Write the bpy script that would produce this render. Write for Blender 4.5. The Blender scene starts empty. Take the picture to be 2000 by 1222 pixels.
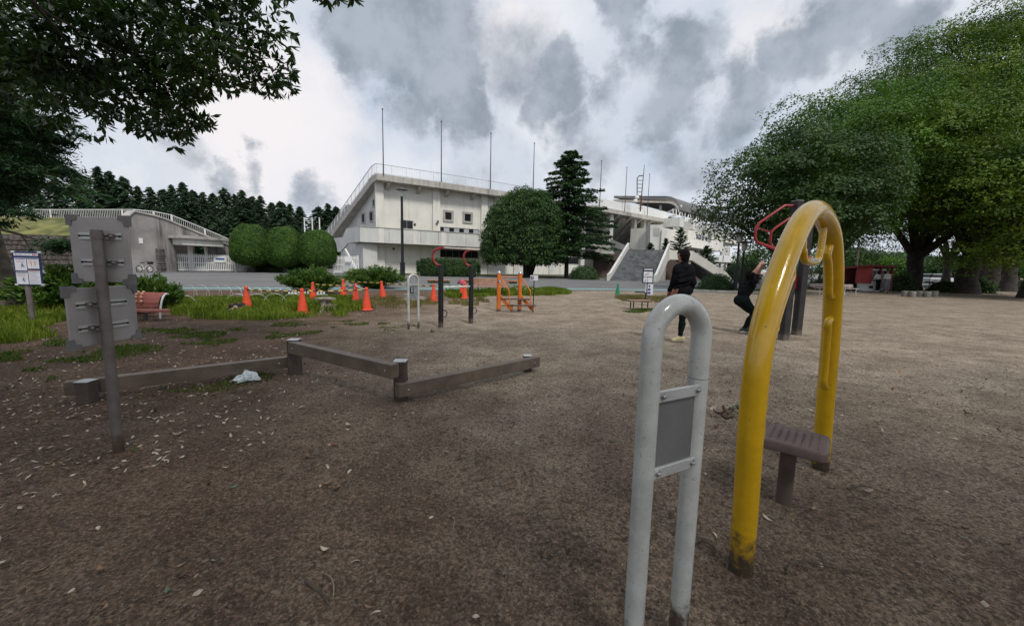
import bpy, math, random
import numpy as np
from mathutils import Vector, Matrix

scene = bpy.context.scene
COL = scene.collection
random.seed(7)
RNG = np.random.default_rng(11)

# ---------------------------------------------------------------- camera
FPX = 770.0                      # focal length in pixels of a 2000 px wide picture
PITCH = math.atan(92 / FPX)
ROLL = math.atan(0.0217)
EYE = Vector((0, 0, 1.4))
CF = Vector((0, math.cos(PITCH), -math.sin(PITCH)))
_u0 = Vector((0, math.sin(PITCH), math.cos(PITCH)))
_r0 = Vector((1, 0, 0))
CU = _u0 * math.cos(ROLL) - _r0 * math.sin(ROLL)
CR = _r0 * math.cos(ROLL) + _u0 * math.sin(ROLL)
cam_d = bpy.data.cameras.new('camera')
cam_d.sensor_fit = 'HORIZONTAL'
cam_d.sensor_width = 36
cam_d.lens = 36 * FPX / 2000
cam_d.clip_start = 0.05
cam_d.clip_end = 3000
cam = bpy.data.objects.new('camera', cam_d)
COL.objects.link(cam)
mw = Matrix.Identity(4)
for i in range(3):
    mw[i][0] = CR[i]; mw[i][1] = CU[i]; mw[i][2] = -CF[i]; mw[i][3] = EYE[i]
cam.matrix_world = mw
scene.camera = cam

# ---------------------------------------------------------------- light and exposure
SUN_EL, SUN_AZ = math.radians(54), math.radians(150)      # azimuth from +Y, positive to the right
SUN_DIR = Vector((math.cos(SUN_EL) * math.sin(SUN_AZ), math.cos(SUN_EL) * math.cos(SUN_AZ), math.sin(SUN_EL)))
sun_d = bpy.data.lights.new('sun', 'SUN')
sun_d.energy = 2.1
sun_d.angle = math.radians(11)
sun_d.color = (1.0, 0.95, 0.88)
sun = bpy.data.objects.new('sun', sun_d)
COL.objects.link(sun)
sun.rotation_euler = SUN_DIR.to_track_quat('Z', 'Y').to_euler()
sun.location = SUN_DIR * 100

vs = scene.view_settings
scene.display_settings.display_device = 'sRGB'
vs.view_transform = 'Standard'
vs.look = 'None'
vs.exposure = 0.25
vs.gamma = 1.0
vs.use_curve_mapping = False
scene.render.engine = 'CYCLES'
cy = scene.cycles
cy.max_bounces = 6
cy.diffuse_bounces = 3
cy.glossy_bounces = 3
cy.transmission_bounces = 4
cy.transparent_max_bounces = 6
cy.caustics_reflective = False
cy.caustics_refractive = False
cy.use_denoising = True
cy.sample_clamp_indirect = 4


def ray(px, py):
    return CF + CR * ((px - 1000) / FPX) + CU * ((611 - py) / FPX)


def G(px, py, z=0.0):
    """point of the plane at height z that lies along a line of sight"""
    d = ray(px, py)
    return EYE + d * ((z - EYE.z) / d.z)


def P(px, py, Y):
    """point at distance Y ahead along a line of sight"""
    d = ray(px, py)
    return EYE + d * (Y / d.y)


# ---------------------------------------------------------------- node helpers
class NB:
    def __init__(self, nt):
        self.nt = nt
        nt.nodes.clear()

    def n(self, kind, ins=None, **props):
        nd = self.nt.nodes.new(kind)
        for k, v in props.items():
            setattr(nd, k, v)
        for k, v in (ins or {}).items():
            s = nd.inputs[k]
            if isinstance(v, bpy.types.NodeSocket):
                self.nt.links.new(v, s)
            else:
                if isinstance(v, (tuple, list)) and len(v) == 3 and s.type == 'RGBA':
                    v = (*v, 1)
                s.default_value = v
        return nd

    def math(self, op, a, b=0.0, c=None, clamp=False):
        ins = {0: a, 1: b}
        if c is not None:
            ins[2] = c
        return self.n('ShaderNodeMath', ins, operation=op, use_clamp=clamp).outputs[0]

    def mix(self, f, a, b, blend='MIX'):
        nd = self.n('ShaderNodeMix', None, data_type='RGBA', blend_type=blend)
        for idx, v in ((0, f), (6, a), (7, b)):
            s = nd.inputs[idx]
            if isinstance(v, bpy.types.NodeSocket):
                self.nt.links.new(v, s)
            else:
                if isinstance(v, (tuple, list)) and len(v) == 3:
                    v = (*v, 1)
                s.default_value = v
        return nd.outputs[2]

    def step(self, v, lo, hi, a=0.0, b=1.0):
        nd = self.n('ShaderNodeMapRange', {0: v, 1: lo, 2: hi, 3: a, 4: b}, interpolation_type='SMOOTHSTEP')
        return nd.outputs[0]

    def noise(self, vec, scale, detail=4, rough=0.55, w=None, dist=0.0):
        ins = {'Scale': scale, 'Detail': detail, 'Roughness': rough, 'Distortion': dist}
        if vec is not None:
            ins['Vector'] = vec
        return self.n('ShaderNodeTexNoise', ins)


# ---------------------------------------------------------------- sky
world = bpy.data.worlds.new('World')
scene.world = world
world.use_nodes = True
wb = NB(world.node_tree)
tc = wb.n('ShaderNodeTexCoord').outputs['Generated']
sky = wb.n('ShaderNodeTexSky', None, sky_type='NISHITA', sun_disc=False, sun_elevation=SUN_EL,
           sun_rotation=SUN_AZ, air_density=1.0, dust_density=1.5, ozone_density=1.0)
nz = wb.noise(tc, 4.5, 9, 0.62)
warp = wb.n('ShaderNodeVectorMath', {0: nz.outputs['Color'], 1: (0.5, 0.5, 0.5)}, operation='SUBTRACT').outputs[0]
warp = wb.n('ShaderNodeVectorMath', {0: warp, 1: (0.30, 0.30, 0.30)}, operation='MULTIPLY').outputs[0]
wd = wb.n('ShaderNodeVectorMath', {0: tc, 1: warp}, operation='ADD').outputs[0]


def cloud_field(blobs):
    acc = None
    for (cx, cyy, r, w) in blobs:
        d0 = ray(cx, cyy).normalized()
        ang = 1.14 * r / FPX * (d0.dot(CF)) ** 1.5
        dist = wb.n('ShaderNodeVectorMath', {0: wd, 1: tuple(d0)}, operation='DISTANCE').outputs['Value']
        m = wb.math('MULTIPLY', wb.step(dist, ang * 0.15, ang * 1.65, 1.0, 0.0), w)
        acc = m if acc is None else wb.math('MAXIMUM', acc, m)
    return acc


# heavy grey cumulus masses
GREY = [(735, 90, 115, 1.0), (830, 40, 125, .95), (850, 150, 105, 1.0), (790, 225, 70, .85), (900, 250, 75, .95), (690, 135, 65, .85),
        (1095, 150, 72, 1.0), (1070, 205, 58, .85), (1120, 250, 65, .7),
        (1350, 85, 85, .95), (1310, 150, 85, 1.0), (1290, 215, 85, .95), (1190, 190, 55, .75), (1250, 130, 65, .8), (1440, 215, 80, .85), (1420, 150, 60, .75),
        (1560, 100, 85, .9), (1640, 40, 120, .85), (1740, 60, 100, .8), (1230, 0, 85, 1.05),
        (1170, 295, 90, .62), (1370, 310, 100, .66), (470, 338, 45, .8), (410, 346, 48, .75), (620, 388, 60, .8), (300, 300, 75, .6), (920, 330, 75, .58), (1010, 300, 70, .5)]
# thin bright cloud low on the left
PALE = [(470, 240, 170, 1.0), (600, 250, 120, .9), (640, 330, 90, .8), (1000, 60, 90, .7), (1480, 60, 80, .6)]
acc = cloud_field(GREY)
free = wb.step(wb.noise(tc, 1.7, 2, 0.5).outputs['Fac'], 0.52, 0.78)          # the same kind of cloud all over the sky
acc = wb.math('MAXIMUM', acc, wb.math('MULTIPLY', free, 0.8))
fbm = wb.noise(tc, 6.5, 10, 0.6).outputs['Fac']
fine = wb.noise(tc, 12.0, 7, 0.6).outputs['Fac']
dens = wb.math('ADD', acc, wb.math('MULTIPLY_ADD', fbm, 1.25, -0.625))
mask = wb.step(dens, 0.36, 0.84)
veil = wb.noise(wd, 3.0, 6, 0.55).outputs['Fac']
base = wb.mix(wb.step(veil, 0.36, 0.66), (0.54, 0.59, 0.665), (0.69, 0.71, 0.76))
blue = wb.mix(1.0, sky.outputs[0], (0.085, 0.085, 0.085), 'MULTIPLY')
blue = wb.mix(0.6, blue, (0.46, 0.56, 0.71))
base = wb.mix(wb.math('MULTIPLY', wb.step(wb.noise(tc, 2.3, 3, 0.5).outputs['Fac'], 0.47, 0.66), 0.6), base, blue)
base = wb.mix(wb.math('MULTIPLY', wb.step(cloud_field(PALE), 0.05, 0.9), 0.85), base, (0.80, 0.765, 0.775))
dark = wb.mix(wb.step(fine, 0.32, 0.68), (0.235, 0.275, 0.330), (0.36, 0.405, 0.465))
col = wb.mix(wb.math('MULTIPLY', mask, 0.95), base, dark)
bg = wb.n('ShaderNodeBackground', {'Color': col, 'Strength': 1.0})
wo = wb.n('ShaderNodeOutputWorld')
world.node_tree.links.new(bg.outputs[0], wo.inputs[0])

# ---------------------------------------------------------------- materials
MATS = {}


def M(name, col, rough=0.7, var=0.18, scale=3.0, bump=0.15, bscale=60.0, metal=0.0, spec=0.35,
      streak=None, grime=None, col2=None, coat=0.0, local=False, chips=None):
    """procedural surface: colour drift, fine relief; streak = (colour, amount) rain streaks; grime = (colour, z, spread) soil splashed at the foot"""
    if name in MATS:
        return MATS[name]
    m = bpy.data.materials.new(name)
    m.use_nodes = True
    b = NB(m.node_tree)
    if local:
        pos = b.n('ShaderNodeTexCoord').outputs['Object']
    else:
        pos = b.n('ShaderNodeNewGeometry').outputs['Position']
    big = b.noise(pos, scale, 5, 0.6).outputs['Fac']
    c_lo = tuple(c * (1 - var) for c in col)
    c_hi = tuple(min(1, c * (1 + var)) for c in (col2 or col))
    c = b.mix(b.step(big, 0.3, 0.7), c_lo, c_hi)
    fine = b.noise(pos, bscale, 3, 0.6).outputs['Fac']
    c = b.mix(0.28, c, b.mix(fine, (0.55, 0.55, 0.55), (1.3, 1.3, 1.3)), 'MULTIPLY')
    if streak:
        mp = b.n('ShaderNodeMapping', {'Vector': pos, 'Scale': (1.1, 1.1, 0.09)}).outputs[0]
        st = b.noise(mp, 1.6, 5, 0.65).outputs['Fac']
        c = b.mix(b.math('MULTIPLY', b.step(st, 0.46, 0.72), streak[1]), c, streak[0])
    if chips:
        ch = b.noise(pos, chips[1], 4, 0.7).outputs['Fac']
        c = b.mix(b.step(ch, chips[2], chips[2] + 0.03), c, chips[0])
    if grime:
        z = b.n('ShaderNodeSeparateXYZ', {0: pos}).outputs[2]
        gn = b.noise(pos, 22, 4, 0.7).outputs['Fac']
        zz = b.math('ADD', z, b.math('MULTIPLY_ADD', gn, grime[2] * 2.2, -grime[2] * 1.1))
        c = b.mix(b.step(zz, grime[1] - grime[2] * 0.5, grime[1] + grime[2] * 0.5, 1.0, 0.0), c, grime[0])
    ins = {'Base Color': c, 'Roughness': rough, 'Metallic': metal, 'Specular IOR Level': spec, 'Coat Weight': coat}
    if bump:
        bn = b.n('ShaderNodeBump', {'Height': fine, 'Strength': bump, 'Distance': 0.02}).outputs[0]
        ins['Normal'] = bn
    pr = b.n('ShaderNodeBsdfPrincipled', ins)
    out = b.n('ShaderNodeOutputMaterial')
    m.node_tree.links.new(pr.outputs[0], out.inputs[0])
    MATS[name] = m
    return m


def leaf_mat(name, c1, c2, trans=0.25, rough=0.55, patch=0.9):
    if name in MATS:
        return MATS[name]
    m = bpy.data.materials.new(name)
    m.use_nodes = True
    b = NB(m.node_tree)
    g = b.n('ShaderNodeNewGeometry')
    nz = b.noise(g.outputs['Position'], patch, 3, 0.6).outputs['Fac']
    f = b.math('ADD', b.math('MULTIPLY', g.outputs['Random Per Island'], 0.42), b.math('MULTIPLY_ADD', nz, 2.1, -0.82), clamp=True)  # patch noise paints light and dark clumps into the leaf colour
    c = b.mix(f, c1, c2)
    pr = b.n('ShaderNodeBsdfPrincipled', {'Base Color': c, 'Roughness': rough, 'Specular IOR Level': 0.25})
    tr = b.n('ShaderNodeBsdfTranslucent', {'Color': b.mix(1.0, c, (1.3, 1.45, 0.6), 'MULTIPLY')})
    mx = b.n('ShaderNodeMixShader', {0: trans, 1: pr.outputs[0], 2: tr.outputs[0]})
    out = b.n('ShaderNodeOutputMaterial')
    m.node_tree.links.new(mx.outputs[0], out.inputs[0])
    MATS[name] = m
    return m


CONC = M('weathered_concrete', (0.42, 0.41, 0.38), 0.85, 0.14, 0.5, 0.2, 14, streak=((0.16, 0.15, 0.135), 0.75))
WALLW = M('cream_painted_concrete', (0.74, 0.72, 0.65), 0.85, 0.07, 0.4, 0.12, 18, streak=((0.46, 0.45, 0.40), 0.45))
PARAP = M('pale_grey_concrete', (0.60, 0.60, 0.57), 0.85, 0.10, 0.5, 0.15, 16, streak=((0.74, 0.73, 0.68), 0.5))
SLABC = M('roof_edge_concrete', (0.46, 0.44, 0.40), 0.85, 0.16, 0.6, 0.2, 14, streak=((0.2, 0.185, 0.16), 0.6))
DARKC = M('stained_dark_concrete', (0.30, 0.285, 0.27), 0.9, 0.25, 0.45, 0.25, 12, streak=((0.07, 0.065, 0.065), 0.95))
PANE = M('dark_window_glass', (0.02, 0.022, 0.025), 0.12, 0.2, 1.0, 0, 10, spec=0.5)
PANEL = M('pale_blind', (0.42, 0.44, 0.47), 0.4, 0.1, 1.0, 0, 10)
WHITEP = M('white_painted_metal', (0.78, 0.78, 0.76), 0.45, 0.08, 2.0, 0.05, 40)
RAILM = M('galvanised_rail', (0.62, 0.63, 0.63), 0.45, 0.1, 2.0, 0.05, 40, metal=0.3)
STEELD = M('dark_pole_metal', (0.10, 0.09, 0.085), 0.5, 0.2, 2.0, 0.05, 40, metal=0.3)
BLACKP = M('black_painted_steel', (0.016, 0.016, 0.018), 0.4, 0.3, 4.0, 0.1, 60, grime=((0.10, 0.08, 0.065), 0.10, 0.10))
ASPH = M('grey_asphalt', (0.155, 0.152, 0.15), 0.9, 0.14, 0.22, 0.35, 30)
TURQ = M('turquoise_road_paint', (0.20, 0.50, 0.47), 0.8, 0.16, 1.2, 0.15, 40, chips=((0.2, 0.22, 0.21), 8, 0.66))
STONE = M('slate_stair_stone', (0.15, 0.16, 0.165), 0.85, 0.35, 1.6, 0.3, 9)
ORANGE = M('orange_painted_steel', (0.62, 0.16, 0.022), 0.45, 0.14, 4, 0.08, 50, grime=((0.12, 0.08, 0.06), 0.07, 0.06))
CONEM = M('orange_red_cone_plastic', (0.72, 0.075, 0.03), 0.5, 0.12, 6, 0.05, 60)
CONEB = M('black_cone_foot_rubber', (0.03, 0.028, 0.028), 0.8, 0.2, 6, 0.1, 60)
GREENP = M('green_cone_plastic', (0.02, 0.20, 0.09), 0.5, 0.12, 6, 0.05, 60)
REDP = M('red_painted_tube', (0.30, 0.028, 0.032), 0.4, 0.2, 5, 0.08, 60, chips=((0.45, 0.20, 0.18), 25, 0.66))
YELLOW = M('glossy_yellow_paint', (0.62, 0.365, 0.008), 0.22, 0.10, 3, 0.06, 30, spec=0.5, coat=0.4,
           grime=((0.055, 0.043, 0.033), 0.13, 0.24), chips=((0.20, 0.12, 0.03), 38, 0.69))
WHITET = M('glossy_white_tube_paint', (0.50, 0.51, 0.48), 0.22, 0.14, 7, 0.06, 30, spec=0.5, coat=0.3,
           grime=((0.085, 0.06, 0.042), 0.13, 0.12), chips=((0.30, 0.29, 0.26), 70, 0.63))
GALV = M('dull_galvanised_pipe', (0.19, 0.165, 0.15), 0.5, 0.2, 7, 0.12, 80, metal=0.45, grime=((0.10, 0.07, 0.05), 0.10, 0.12))
ALUBK = M('sign_back_aluminium', (0.38, 0.36, 0.345), 0.5, 0.1, 5, 0.05, 90, metal=0.25)
CAPS = M('grey_plastic_corner', (0.17, 0.165, 0.165), 0.6, 0.15, 9, 0.05, 90)
STEEL = M('bright_bolt_steel', (0.5, 0.5, 0.5), 0.3, 0.1, 9, 0.05, 90, metal=0.9)
SLOT = M('dark_slot', (0.015, 0.015, 0.016), 0.6, 0.1, 9, 0, 90)
GREYPAN = M('matt_grey_panel_back', (0.15, 0.147, 0.147), 0.65, 0.12, 5, 0.08, 120)
ALURAIL = M('brushed_aluminium_rail', (0.55, 0.56, 0.55), 0.4, 0.12, 9, 0.08, 90, metal=0.4)
WOODB = M('brown_beam_board', (0.125, 0.095, 0.070), 0.42, 0.25, 5, 0.22, 55, spec=0.5)
WOODP = M('dark_brown_post', (0.085, 0.062, 0.052), 0.75, 0.22, 6, 0.3, 55)
BROWNR = M('brown_rubber_pad', (0.118, 0.080, 0.073), 0.45, 0.15, 8, 0.1, 90)
RUSTP = M('rusty_brown_post', (0.085, 0.055, 0.043), 0.7, 0.25, 9, 0.2, 60, grime=((0.09, 0.07, 0.055), 0.12, 0.1))
SLATR = M('red_brown_bench_slat', (0.27, 0.085, 0.065), 0.55, 0.2, 6, 0.15, 60)
SLATB = M('pinkish_brown_bench_slat', (0.36, 0.20, 0.135), 0.6, 0.2, 6, 0.15, 60)
BALLM = M('peach_massage_ball', (0.62, 0.34, 0.22), 0.45, 0.1, 6, 0.05, 60)
BARK = M('grey_brown_bark', (0.095, 0.075, 0.06), 0.9, 0.35, 4, 0.7, 22, col2=(0.14, 0.12, 0.09))
BARKD = M('dark_bark', (0.05, 0.042, 0.037), 0.9, 0.35, 4, 0.7, 22)
ROOFG = M('grey_metal_roof', (0.17, 0.165, 0.16), 0.55, 0.15, 0.6, 0.1, 20, metal=0.2)
KIOSK = M('red_kiosk_board', (0.20, 0.03, 0.028), 0.6, 0.2, 2, 0.1, 40)
CLOTH = M('black_cloth', (0.009, 0.009, 0.011), 0.9, 0.3, 12, 0.2, 90, spec=0.06)
CLOTH2 = M('dark_green_black_cloth', (0.008, 0.013, 0.013), 0.9, 0.3, 12, 0.2, 90, spec=0.06)
SKIN = M('skin', (0.42, 0.22, 0.155), 0.55, 0.08, 12, 0.05, 90)
HAIR = M('black_hair', (0.008, 0.006, 0.0055), 0.75, 0.4, 40, 0.8, 120, spec=0.1)
SHOEY = M('pale_yellow_shoe', (0.50, 0.43, 0.24), 0.7, 0.15, 20, 0.1, 90)
SHOEB = M('black_shoe', (0.02, 0.02, 0.022), 0.6, 0.15, 20, 0.1, 90)
WCLOTH = M('white_cloth', (0.6, 0.6, 0.57), 0.85, 0.1, 12, 0.1, 90)
BRICKW = M('rough_dark_stone', (0.12, 0.115, 0.11), 0.9, 0.4, 5, 0.5, 25)


def flat(name, c, rough=0.5):
    return M(name, c, rough, 0.06, 8, 0, 90)


# ---------------------------------------------------------------- mesh helpers
class MB:
    def __init__(self):
        self.v = []
        self.f = []

    def add(self, vs, fs):
        o = len(self.v)
        self.v += [Vector(p) for p in vs]
        self.f += [tuple(i + o for i in q) for q in fs]
        return self

    def hexa(self, p):      # 8 points: bottom loop then top loop
        return self.add(p, [(3, 2, 1, 0), (4, 5, 6, 7), (0, 1, 5, 4), (1, 2, 6, 5), (2, 3, 7, 6), (3, 0, 4, 7)])

    def box(self, c, ax, ay, az):    # centre and three half axes (vectors)
        c, ax, ay, az = Vector(c), Vector(ax), Vector(ay), Vector(az)
        return self.hexa([c - ax - ay - az, c + ax - ay - az, c + ax + ay - az, c - ax + ay - az,
                          c - ax - ay + az, c + ax - ay + az, c + ax + ay + az, c - ax + ay + az])

    def abox(self, x0, x1, y0, y1, z0, z1):
        return self.hexa([(x0, y0, z0), (x1, y0, z0), (x1, y1, z0), (x0, y1, z0), (x0, y0, z1), (x1, y0, z1), (x1, y1, z1), (x0, y1, z1)])

    def bbox(self, c, ax, ay, az, bev=0.01):
        """box with chamfered edges along every side"""
        c, ax, ay, az = Vector(c), Vector(ax), Vector(ay), Vector(az)
        X, Y, Z = ax.normalized(), ay.normalized(), az.normalized()
        vs, idx = [], {}
        for sx in (-1, 1):
            for sy in (-1, 1):
                for sz in (-1, 1):
                    k = c + ax * sx + ay * sy + az * sz
                    for j, off in enumerate((Y * sy + Z * sz, X * sx + Z * sz, X * sx + Y * sy)):
                        idx[(sx, sy, sz, j)] = len(vs)
                        vs.append(k - off * bev)
        I = idx
        fs = []
        for s in (-1, 1):
            q = [(-1, -1), (1, -1), (1, 1), (-1, 1)]
            fs.append([I[(s, a, b, 0)] for a, b in q][::s])
            fs.append([I[(a, s, b, 1)] for a, b in q][::-s])
            fs.append([I[(a, b, s, 2)] for a, b in q][::s])
        for a in (-1, 1):
            for b in (-1, 1):
                s = a * b
                fs.append([I[(a, b, -1, 0)], I[(a, b, 1, 0)], I[(a, b, 1, 1)], I[(a, b, -1, 1)]][::-s])
                fs.append([I[(-1, a, b, 1)], I[(1, a, b, 1)], I[(1, a, b, 2)], I[(-1, a, b, 2)]][::-s])
                fs.append([I[(a, -1, b, 0)], I[(a, 1, b, 0)], I[(a, 1, b, 2)], I[(a, -1, b, 2)]][::s])
                for d in (-1, 1):
                    pass
        for a in (-1, 1):
            for b in (-1, 1):
                for d in (-1, 1):
                    t = [I[(a, b, d, 0)], I[(a, b, d, 1)], I[(a, b, d, 2)]]
                    fs.append(t if a * b * d > 0 else t[::-1])
        return self.add(vs, fs)

    def tube(self, path, r, n=10, closed=False, cap=True, ref=None):
        path = [Vector(p) for p in path]
        m = len(path)
        rs = r if isinstance(r, (list, tuple)) else [r] * m
        rings = []
        prev = None
        for i in range(m):
            if closed:
                t = (path[(i + 1) % m] - path[i - 1]).normalized()
            else:
                t = (path[min(i + 1, m - 1)] - path[max(i - 1, 0)]).normalized()
            if prev is None:
                a = Vector(ref) if ref else (Vector((0, 0, 1)) if abs(t.z) < 0.9 else Vector((1, 0, 0)))
            else:
                a = prev
            a = (a - t * a.dot(t)).normalized()
            prev = a
            b = t.cross(a)
            rings.append([path[i] + (a * math.cos(2 * math.pi * k / n) + b * math.sin(2 * math.pi * k / n)) * rs[i] for k in range(n)])
        vs = [p for q in rings for p in q]
        fs = []
        for i in range(m if closed else m - 1):
            i2 = (i + 1) % m
            for k in range(n):
                k2 = (k + 1) % n
                fs.append((i * n + k, i * n + k2, i2 * n + k2, i2 * n + k))
        if cap and not closed:
            fs.append(tuple(range(n))[::-1])
            fs.append(tuple((m - 1) * n + k for k in range(n)))
        return self.add(vs, fs)

    def lathe(self, c, prof, n=16, axis=(0, 0, 1)):
        """prof: list of (radius, height)"""
        c = Vector(c)
        az = Vector(axis).normalized()
        ax = az.orthogonal().normalized()
        ay = az.cross(ax)
        vs, fs = [], []
        for (r, h) in prof:
            for k in range(n):
                t = 2 * math.pi * k / n
                vs.append(c + az * h + (ax * math.cos(t) + ay * math.sin(t)) * r)
        for i in range(len(prof) - 1):
            for k in range(n):
                k2 = (k + 1) % n
                fs.append((i * n + k, i * n + k2, (i + 1) * n + k2, (i + 1) * n + k))
        fs.append(tuple(range(n))[::-1])
        fs.append(tuple((len(prof) - 1) * n + k for k in range(n)))
        return self.add(vs, fs)

    def prism(self, pts, off):
        """polygon pts extruded by the vector off"""
        pts = [Vector(p) for p in pts]
        off = Vector(off)
        n = len(pts)
        fs = [tuple(range(n))[::-1], tuple(range(n, 2 * n))]
        for i in range(n):
            j = (i + 1) % n
            fs.append((i, j, n + j, n + i))
        return self.add(pts + [p + off for p in pts], fs)

    def build(self, name, mat, parent=None, smooth=False, **tags):
        off = OFF.get(parent.as_pointer(), Vector()) if parent else Vector()
        me = bpy.data.meshes.new(name)
        me.from_pydata([tuple(p - off) for p in self.v], [], self.f)
        me.materials.append(mat)
        if smooth:
            me.polygons.foreach_set('use_smooth', [True] * len(me.polygons))
            try:
                me.set_sharp_from_angle(angle=math.radians(40))
            except Exception:
                pass
        return link(name, me, parent, **tags)


OFF = {}


def link(name, data, parent=None, loc=None, label=None, cat=None, group=None, kind=None):
    o = bpy.data.objects.new(name, data)
    COL.objects.link(o)
    if parent:
        o.parent = parent
        OFF[o.as_pointer()] = OFF.get(parent.as_pointer(), Vector())
    else:
        OFF[o.as_pointer()] = Vector(loc) if loc is not None else Vector()
    if loc is not None:
        o.location = loc
    if label: o['label'] = label
    if cat: o['category'] = cat
    if group: o['group'] = group
    if kind: o['kind'] = kind
    return o


def thing(name, base, label, cat, group=None):
    """an Empty at the base of a thing; its parts are its children"""
    o = link(name, None, None, Vector(base), label, cat, group)
    o.empty_display_size = 0.2
    return o


def solo(mb, name, base, mat, label, cat, group=None, smooth=False, kind=None):
    """a thing that is one mesh, its origin at its base"""
    base = Vector(base)
    me = bpy.data.meshes.new(name)
    me.from_pydata([tuple(p - base) for p in mb.v], [], mb.f)
    me.materials.append(mat)
    if smooth:
        me.polygons.foreach_set('use_smooth', [True] * len(me.polygons))
        me.set_sharp_from_angle(angle=math.radians(40))
    return link(name, me, None, base, label, cat, group, kind)


def copy_tree(o, parent=None):
    c = o.copy()
    COL.objects.link(c)
    c.parent = parent
    OFF[c.as_pointer()] = OFF.get(o.as_pointer(), Vector())
    for ch in list(o.children):
        copy_tree(ch, c)
    return c


def place(o, loc, rz=0.0, s=1.0, label=None, group=None):
    o.location = loc
    o.rotation_euler = (0, 0, rz)
    o.scale = (s, s, s) if not isinstance(s, tuple) else s
    if label: o['label'] = label
    if group: o['group'] = group
    return o


def np_mesh(name, V, Q, mat):
    """mesh from numpy vertices (n,3) and polygons (m,k)"""
    me = bpy.data.meshes.new(name)
    n, (m, k) = len(V), Q.shape
    me.vertices.add(n)
    me.vertices.foreach_set('co', np.ascontiguousarray(V, dtype=np.float32).ravel())
    me.loops.add(m * k)
    me.loops.foreach_set('vertex_index', np.ascontiguousarray(Q, dtype=np.int32).ravel())
    me.polygons.add(m)
    me.polygons.foreach_set('loop_start', np.arange(0, m * k, k, dtype=np.int32))
    me.update(calc_edges=True)
    me.validate()
    me.materials.append(mat)
    return me


def unit(a):
    return a / np.maximum(np.linalg.norm(a, axis=-1, keepdims=True), 1e-9)


def leaf_quads(C, N, L, W, rng, spread=0.8, axis=None, axspread=0.5):
    """diamond-shaped leaves: centre, preferred normal, length, width"""
    n = len(C)
    nn = unit(N + spread * rng.normal(size=(n, 3)))
    if axis is None:
        a = unit(np.cross(nn, rng.normal(size=(n, 3))))
    else:
        a = unit(axis + axspread * rng.normal(size=(n, 3)))
        nn = unit(nn - a * np.sum(nn * a, axis=1, keepdims=True))
    b = np.cross(nn, a)
    L = (L * rng.uniform(0.7, 1.25, n))[:, None]
    W = (W * rng.uniform(0.7, 1.25, n))[:, None]
    V = np.stack([C - a * L / 2, C + b * W / 2 + a * L * .06, C + a * L / 2, C - b * W / 2 + a * L * .06], axis=1).reshape(-1, 3)
    Q = np.arange(4 * n).reshape(n, 4)
    return V, Q


def join(parts):
    Vs, Qs, o = [], [], 0
    for V, Q in parts:
        Vs.append(V); Qs.append(Q + o); o += len(V)
    return np.concatenate(Vs), np.concatenate(Qs)


def sphere_pts(n, rng):
    v = rng.normal(size=(n, 3))
    return unit(v)


def clump_leaves(centers, radii, per, flat, L, W, rng, up=0.6, spread=0.55, under=0.35, shell=0.55):
    """leaf shells round clump centres: dense on top, thin below, so that clumps read light above and dark beneath"""
    Cs, Ns = [], []
    for c, r in zip(centers, radii):
        k = int(per * (r / np.mean(radii)) ** 2)
        d = sphere_pts(k, rng)
        keep = (d[:, 2] > -0.15) | (rng.random(k) < under)
        d = d[keep]
        rr = r * (shell + (1.05 - shell) * rng.random(len(d)) ** 0.6)
        wob = 1 + 0.25 * np.sin(d[:, :1] * 5 + c[0]) * np.cos(d[:, 1:2] * 6 + c[1])
        p = d * rr[:, None] * wob * np.array([1, 1, flat])
        Cs.append(p + c)
        Ns.append(unit(d + np.array([0, 0, up])))
    C = np.concatenate(Cs); N = np.concatenate(Ns)
    return leaf_quads(C, N, L, W, rng, spread)


def crown_centers(n, rad, rng, lower=-0.35, inner=0.45):
    """clump centres spread through the outer part of an ellipsoid"""
    i = np.arange(n * 3) + 0.5
    ph = np.arccos(1 - 2 * i / (n * 3)); th = math.pi * (1 + 5 ** 0.5) * i
    d = np.stack([np.cos(th) * np.sin(ph), np.sin(th) * np.sin(ph), np.cos(ph)], 1)
    d = d[d[:, 2] > lower]
    d = d[rng.permutation(len(d))[:n]]
    d = unit(d + rng.normal(size=d.shape) * 0.12)
    r = inner + (1 - inner) * rng.random(len(d)) ** 0.45
    return d * r[:, None] * np.array(rad)

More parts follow.
